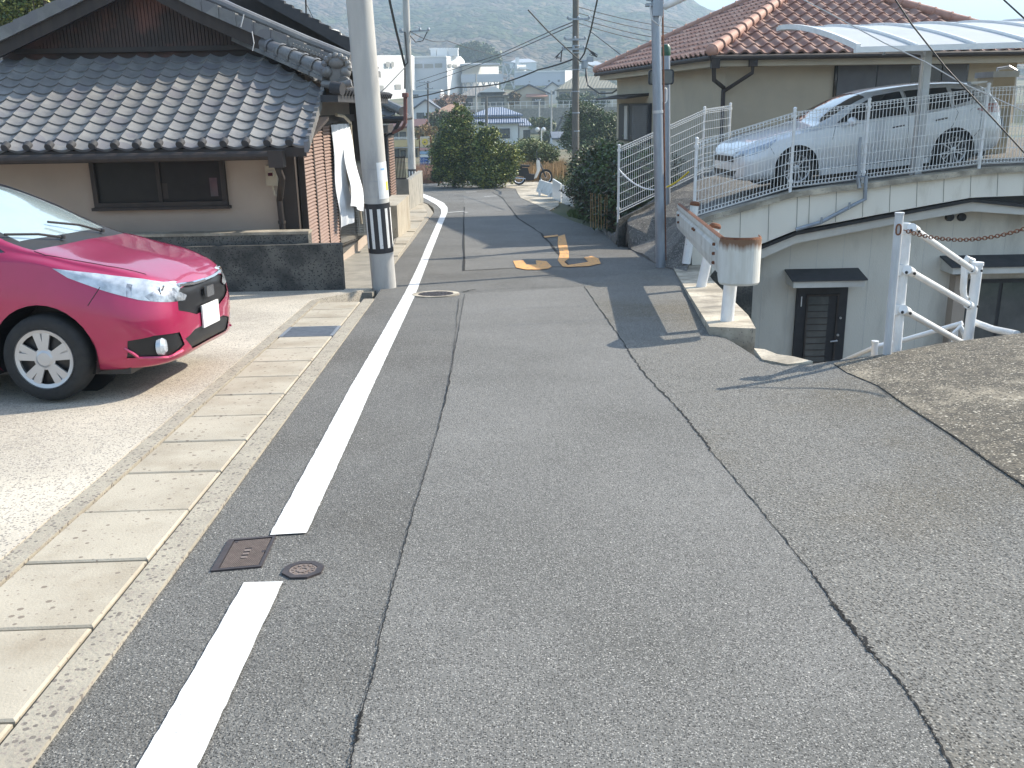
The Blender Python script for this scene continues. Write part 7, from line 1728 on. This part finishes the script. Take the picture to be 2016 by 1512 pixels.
# sign tower
T = thing('sign_board', 'tall narrow advertising sign with a yellow emblem and blue panels by the bend', 'sign', P(836, 332, 66)); YS = 66
def sgn(mb, x0, y0, x1, y1, f_=0., m=0): p = P(x0, y0, YS); q = P(x1, y1, YS); mb.box(p.x, q.x, YS - .05 - f_, YS, q.z, p.z, m)
mb = MB(); sgn(mb, 825, 269, 848, 331, -.04); part('board', mb, m_trim, T)
m_spk = M('sign_pink', (.60, .32, .30), rough=.6); m_slb = M('sign_light_blue', (.30, .45, .62), rough=.6); m_sye = M('sign_cream', (.66, .52, .36), rough=.6)
for i, (y0, y1, m_) in enumerate(((271, 289, m_sye), (291, 296, m_spk), (298, 303, m_slb), (304.5, 309, m_farw), (310, 325, m_blue), (326, 330, m_slb))):
    mb = MB(); sgn(mb, 826.5, y0, 846.5, y1, .02); part('panel', mb, m_, T)
def text(body, px, py, hpx, Yt, mat, par):
    cu = bpy.data.curves.new('lettering', 'FONT'); cu.body = body; cu.size = hpx * Yt / F * 1.35; cu.align_x = 'CENTER'; cu.align_y = 'CENTER'; cu.extrude = .004
    o = bpy.data.objects.new('tmp', cu); C.objects.link(o); dg = bpy.context.evaluated_depsgraph_get(); me = bpy.data.meshes.new_from_object(o.evaluated_get(dg)); bpy.data.objects.remove(o)
    me.materials.clear(); me.materials.append(mat); o = bpy.data.objects.new('lettering', me); C.objects.link(o); o.parent = par; p = P(px, py, Yt); o.location = p - wloc(par); o.rotation_euler = (math.pi / 2, 0, 0)
text('スクール', 836.5, 314.5, 4.2, YS - .085, m_farw, T); text('スタヂオ', 836.5, 321, 4.2, YS - .085, m_farw, T)
mb = MB(); q = P(836.5, 279.5, YS - .08)
for k in range(8): a = 2 * math.pi * k / 8; mb.tube([q + Vector((.08 * math.cos(a), 0, .08 * math.sin(a))), q + Vector((.22 * math.cos(a), 0, .22 * math.sin(a)))], .025, 6)
mb.lathe([(.13, 0), (.16, -.01), (.19, 0)], q, (0, 1, 0), 24); part('emblem', mb, m_yel, T)
mb = MB(); 
for x in (825.5, 848): p = P(x, 268, YS); mb.tube([p, (p.x, YS, tz(p.x, YS) - .2)], .05, 6)
part('post', mb, m_rust, T)
# white barrier panels + small guardrail at the bend
for i, (x0, yA, x1, yB, Ya, Yb, lab) in enumerate(((1088, 408, 1104, 415, 35.5, 33.6, 'narrow white panel at the far end of the hedge'), (1106, 416, 1128, 424, 33.3, 31, 'wide white panel partly covered by the hedge'))):
    a = P(x0, yA, Ya); b = P(x1, yB, Yb); zt_ = [P(x0, 352 + 12 * i, Ya).z, P(x1, 362 + 12 * i, Yb).z]; a.z -= .2; b.z -= .2
    mb = MB(); mb.hexa([a, b, b + Vector((.05, .04, 0)), a + Vector((.05, .04, 0))], [(a.x, a.y, zt_[0]), (b.x, b.y, zt_[1]), (b.x + .05, b.y + .04, zt_[1]), (a.x + .05, a.y + .04, zt_[0])]); single('barrier_panel', mb, m_wpaint, lab, 'panel')
T = thing('guardrail_end', 'small rusty white guardrail beside the motorcycle', 'guardrail', P(1065, 392, 38)); mb = MB(); a = P(1055, 366, 38.5); b = P(1092, 378, 36.5); dz = .22
mb.hexa([a - Vector((0, 0, dz)), b - Vector((0, 0, dz)), b + Vector((.05, .05, -dz)), a + Vector((.05, .05, -dz))], [a + Vector((.15, .2, dz)), b + Vector((.15, .2, dz)), b + Vector((.2, .25, dz)), a + Vector((.2, .25, dz))]); part('beam', mb, m_grail, T)
for x, y, Y_ in ((1061, 398, 38), (1079, 406, 37)): mb = MB(); q = P(x, y, Y_); mb.tube([q - Vector((0, 0, .2)), P(x + 3, y - 26, Y_)], .065, 12); part('post', mb, m_wpaint, T, smooth=True)
# ================================================================ far poles
def spole(label, px, y0, y1, Y, r, mat=m_pole, arms=()):
    a = P(px, y0, Y); b = P(px + .5, y1, Y); T = thing('utility_pole', label, 'utility pole', a); mb = MB(); mb.tube([a - Vector((0, 0, 1)), b], [r * 1.1, r * .8], 12); part('shaft', mb, mat, T, smooth=True)
    if arms:
        mb = MB()
        for (xa_, xb__, yy) in arms:
            p = P(xa_, yy, Y - r); q = P(xb__, yy - .5, Y - r); mb.bar(p, q, .09, .09)
            for k in range(3): s_ = p.lerp(q, k / 2); mb.lathe([(0, 0), (.06, .02), (.07, .10), (.03, .16), (0, .18)], s_, (0, 0, 1), 8)
        parts('cross_arm', mb, m_galv, T) if False else part('cross_arm', mb, m_galv, T)
    return T
UP = spole('tall weathered utility pole with tangled cables above the hedge', 1133, 310, -60, 52, .19, m_oldpole, ((1118, 1160, 38), (1108, 1150, 97), (1112, 1152, 78)))
q = lambda x, y, dy=0: P(x, y, 52 + dy)
mb = MB()
mb.tube([q(1128, 94), q(1112, 94), q(1106, 100), q(1104, 122)], .035, 6); mb.tube([q(1140, 96), q(1158, 96), q(1168, 108), q(1175, 112)], .035, 6); mb.tube([q(1142, 121), q(1151, 122), q(1154, 136), q(1153, 150), q(1158, 170)], .04, 6)
for i in range(7): mb.tube([q(1108 - i, 98 + i), q(1098 - i * .6, 108 + i * 1.5), q(1092 + i * 2, 114 - (i % 3))], .02, 5)
for i in range(6): mb.tube([q(1160 + i, 97 + i), q(1166 + i * 2, 104 + (i * 5 % 7)), q(1160 + i * 3, 108 + i)], .02, 5)
part('lead_cables', mb, m_cable, UP)
mb = MB(); p = q(1151, 136, -.3); mb.lathe([(0, 0), (.16, 0), (.18, .05), (.18, .40), (.1, .45), (0, .46)], p, (0, 0, 1), 14); mb.box(p.x + .1, p.x + .45, p.y - .1, p.y + .1, p.z + .35, p.z + .6); part('transformer', mb, m_galv, UP)
mb = MB()
for yy in (90, 104, 137, 180, 222, 258): s_ = q(1133.5, yy); mb.lathe([(.185, -.03), (.20, -.03), (.20, .03), (.185, .03)], s_, (0, 0, 1), 14)
part('clamp_band', mb, m_galv, UP)
spole('thin grey pole with dark fittings in front of the grey factory', 842, 330, 160, 100, .11, m_oldpole, ((826, 846, 163), (838, 852, 175)))
spole('slender white pole between the beige house windows', 937, 224, 145, 150, .13)
spole('short thick weathered pole rising through the blue tile roof', 957, 262, 190, 115, .17, m_oldpole)
spole('slender pole below the slate blue gable house', 1061, 248, 196, 140, .13, m_pole, ((1054, 1064, 198),))
spole('tall thin pole with small lamp arm near the steel stair', 1085, 292, 178, 118, .12, m_pole, ((1076, 1092, 186),))
# convex mirror on post
T = thing('traffic_mirror', 'small round white convex mirror on a post beyond the pale shrubs', 'traffic mirror', P(1066, 290, 85)); mb = MB(); mb.tube([P(1066, 295, 85), P(1066, 255, 85)], .05, 8); part('post', mb, m_farw, T)
for x in (1070, 1058): mb = MB(); mb.lathe([(0, -.12), (.14, -.06), (.20, 0), (.2, .04), (0, .04)], P(x, 255, 84.8), (0, 1, 0), 20); part('mirror', mb, m_farw, T, smooth=True)
# trees and shrubs in the distance
def dtree(label, bl, n, size, mats, seed, base, name='tree', r=.3): return tree(name, label, 'tree', base, [pxblob(*a) for a in bl], n, size, mats, r, seed)
dtree('dark rounded tree on the hill behind the white factory wing', ((922, 104, 400, 22, 14), (945, 108, 400, 26, 15), (968, 118, 400, 18, 12), (905, 100, 400, 10, 9), (935, 96, 400, 20, 9)), 9000, .8, [m_lolive, m_lgreen, m_ldark], 41, P(940, 135, 400))
dtree('reddish brown round shrub between the beige and slate houses', ((1013, 191, 184, 10, 8), (1010, 198, 184, 9, 7)), 1500, .25, [m_dry, m_lbrown], 42, P(1012, 208, 184), 'shrub', .1)
dtree('bare pinkish brushwood on the slope left of the beige house', ((890, 196, 170, 22, 9), (880, 205, 168, 28, 8), (872, 215, 166, 18, 8)), 3500, .22, [m_strawp, m_lbrown, m_dry], 43, P(885, 215, 168), 'shrub', .12)
dtree('dark green clump under the far retaining wall', ((1062, 242, 135, 16, 9), (1075, 248, 135, 18, 12), (1050, 238, 135, 8, 6), (1085, 270, 130, 20, 10)), 4500, .2, [m_lgreen, m_lolive, m_ldark], 44, P(1065, 260, 135))
dtree('dark shrubs in front of the olive roofed house', ((1110, 195, 192, 14, 8), (1150, 196, 192, 24, 9), (1180, 200, 190, 18, 8), (1128, 200, 190, 14, 6)), 4200, .28, [m_ldark, m_lolive, m_lgreen], 45, P(1140, 208, 192), 'shrub')
dtree('ginger dry tree beside the yellow balcony', ((833, 262, 84, 14, 12), (842, 275, 84, 10, 14), (850, 258, 86, 10, 8)), 3500, .10, [m_dry, m_straw, m_lolive], 46, P(836, 300, 84), 'tree', .1)
dtree('greyish low shrub at the foot of the conical evergreen', ((862, 348, 47.5, 12, 8), (852, 352, 47.5, 8, 5)), 1600, .06, [m_lbrown, m_lolive], 47, P(862, 358, 47.5), 'shrub', .04)
dtree('mid green trees left of the conical evergreen', ((868, 240, 110, 22, 22), (850, 250, 112, 14, 20), (880, 262, 108, 20, 22)), 5000, .16, [m_lolive, m_lgreen, m_lbrown], 48, P(868, 285, 110), 'tree', .15)
mb = MB()
a = P(850, 232, 150); struct('bank', (lambda m: (m.prism([P(830, 245, 150), P(915, 245, 150), P(912, 206, 165), P(885, 205, 165), P(850, 222, 158)], (0, 6, -3)), m)[1])(MB()), m_strawp)
# hillside houses, tiny
hr = random.Random(77); kk = 0
spots = [(1003, 128, 600), (1040, 118, 700), (1062, 112, 760), (1085, 128, 620), (1105, 120, 680), (1122, 130, 610), (1080, 104, 840), (1050, 103, 850), (1030, 135, 560), (1150, 128, 640), (1165, 140, 560), (1145, 112, 760)]
wl_ = ['lowest on the left', 'left of the middle row', 'near the centre', 'right of centre', 'above the works building end', 'just left of the tall pole', 'on the upper terrace', 'highest on the left', 'above the square chimney', 'just right of the tall pole', 'lowest on the right', 'highest on the right']
for (x, y, Y), wd_ in zip(spots, wl_):
    w_ = hr.uniform(5, 8); q = P(x, y, Y); z = q.z; T = thing('hill_house', 'tiny pale hillside house %s' % wd_, 'house', (q.x, Y, z), 'small pale houses on the distant hillside')
    mb = MB(); mb.box(q.x - w_, q.x + w_, Y, Y + 8, z - 8, z + 3.2); part('wall', mb, m_farw, T); mb = MB(); mb.prism([(q.x - w_ - .6, Y - .6, z + 3.2), (q.x + w_ + .6, Y - .6, z + 3.2), (q.x + w_ * .5, Y - .6 + 4, z + 5.4), (q.x - w_ * .5, Y + 3.4, z + 5.4)], (0, 8, 0)); part('roof', mb, hr.choice([m_rslate, m_farg, m_farw]), T)
# ================================================================ cables
def cable(label, pts, r=.012, mat=m_cable, sag=0., nm='cable'):
    q = [P(*p) for p in pts]; out = []
    for a, b in zip(q, q[1:]):
        for k in range(8): t_ = k / 8; p = a.lerp(b, t_); p.z -= sag * 4 * t_ * (1 - t_); out.append(p)
    out.append(q[-1]); mb = MB(); mb.tube(out, r, 5); return single(nm, mb, mat, label, 'cable')
cable('thick black cable hanging left of the slim pole', [(762, -25, 38), (768, 5, 38.5), (780, 60, 39.5), (790, 100, 40.3), (797, 130, 41)], .05)
cable('heavy black cable rising from the factories to the tall pole', [(800, 195, 75), (900, 172, 66), (980, 166, 60), (1060, 137, 56), (1131, 115, 52)], .045, sag=.05)
cable('upper of two thin lines descending left from the tall pole', [(1131, 42, 52), (1092, 58, 60), (981, 108, 85), (820, 160, 120)], .03)
cable('lower of two thin lines descending left from the tall pole', [(1131, 48, 52), (1090, 66, 60), (985, 112, 85), (820, 172, 120)], .03)
cable('steep dark line crossing the tall pole from upper left', [(1040, 20, 44), (1077, 60, 47), (1142, 120, 51.5), (1230, 160, 60)], .035)
cable('steep dark line dropping onto the tall pole from above', [(1180, -20, 46), (1163, 60, 49), (1150, 106, 51), (1141, 119, 51.8)], .04)
cable('drooping black loop right of the tall pole', [(1154, 136, 51.5), (1157, 168, 50), (1180, 184, 47), (1205, 183, 44), (1222, 172, 42)], .04)
for i, (a, b, c, d, w_) in enumerate(((1140, 14, 1420, 60, 'topmost'), (1140, 26, 1420, 72, 'second'), (1140, 36, 1400, 84, 'third'), (1140, 46, 1380, 90, 'lowest'))):
    cable('%s of four lines running right behind the street lamp' % w_, [(a, b, 52), (c, d, 70)], .022, sag=.3)
cable('thin line from the tall pole down to the cream house eave', [(1160, 60, 50), (1225, 110, 42), (1300, 140, 32)], .02)
cable('black cable crossing in front of the carport post', [(1740, -40, 11), (1763, 0, 11), (1795, 48, 11), (1862, 133, 11), (2016, 300, 11), (2120, 400, 11)], .009)
cable('pale cable looping in front of the carport roof', [(1560, -12, 12), (1625, 22, 12), (1742, 85, 12), (1822, 122, 12), (1887, 160, 12), (2030, 225, 12)], .007, m_lcable)
cable('dark cable at the top right corner', [(1960, -15, 11), (2016, 36, 11), (2080, 90, 11)], .009)
cable('thin line left of the slim pole', [(808, 62, 41), (880, 80, 60), (1010, 112, 100)], .02, sag=.2)
cable('lower thin line from the slim pole to the left', [(798, 132, 41), (760, 172, 34), (740, 190, 30)], .02)
cable('white dangling twine on the tiled roof verge', [(480, 28, 13.9), (477, 42, 13.9), (474, 53, 13.9)], .008, m_lcable)
cable('white twine hanging beside the hip ridge', [(496, 62, 13.9), (500, 85, 13.9), (497, 100, 13.9)], .007, m_lcable)
T = thing('tv_antenna', 'thin tv antenna mast on the rear tiled roof', 'antenna', P(603, 40, 17.8)); mb = MB(); mb.tube([P(603, 40, 17.8), P(601, -40, 17.8)], .016, 6); part('mast', mb, m_cable, T)
mb = MB(); mb.tube([P(603, 8, 17.8), P(622, 46, 18)], .006, 4); part('guy_wire', mb, m_cable, T)
# ================================================================ haze
hz = bpy.data.materials.new('haze'); hz.use_nodes = True; n = hz.node_tree; n.nodes.clear(); v = n.nodes.new('ShaderNodeVolumePrincipled'); v.inputs['Color'].default_value = (.60, .81, 1, 1); v.inputs['Density'].default_value = .00085; v.inputs['Anisotropy'].default_value = .2
o_ = n.nodes.new('ShaderNodeOutputMaterial'); n.links.new(v.outputs[0], o_.inputs['Volume'])
mb = MB(); mb.box(-5200, 5200, -1600, 5600, -7.2, 300); o = struct('haze', mb, hz, 'pale blue haze over the valley and hills', kind='stuff')
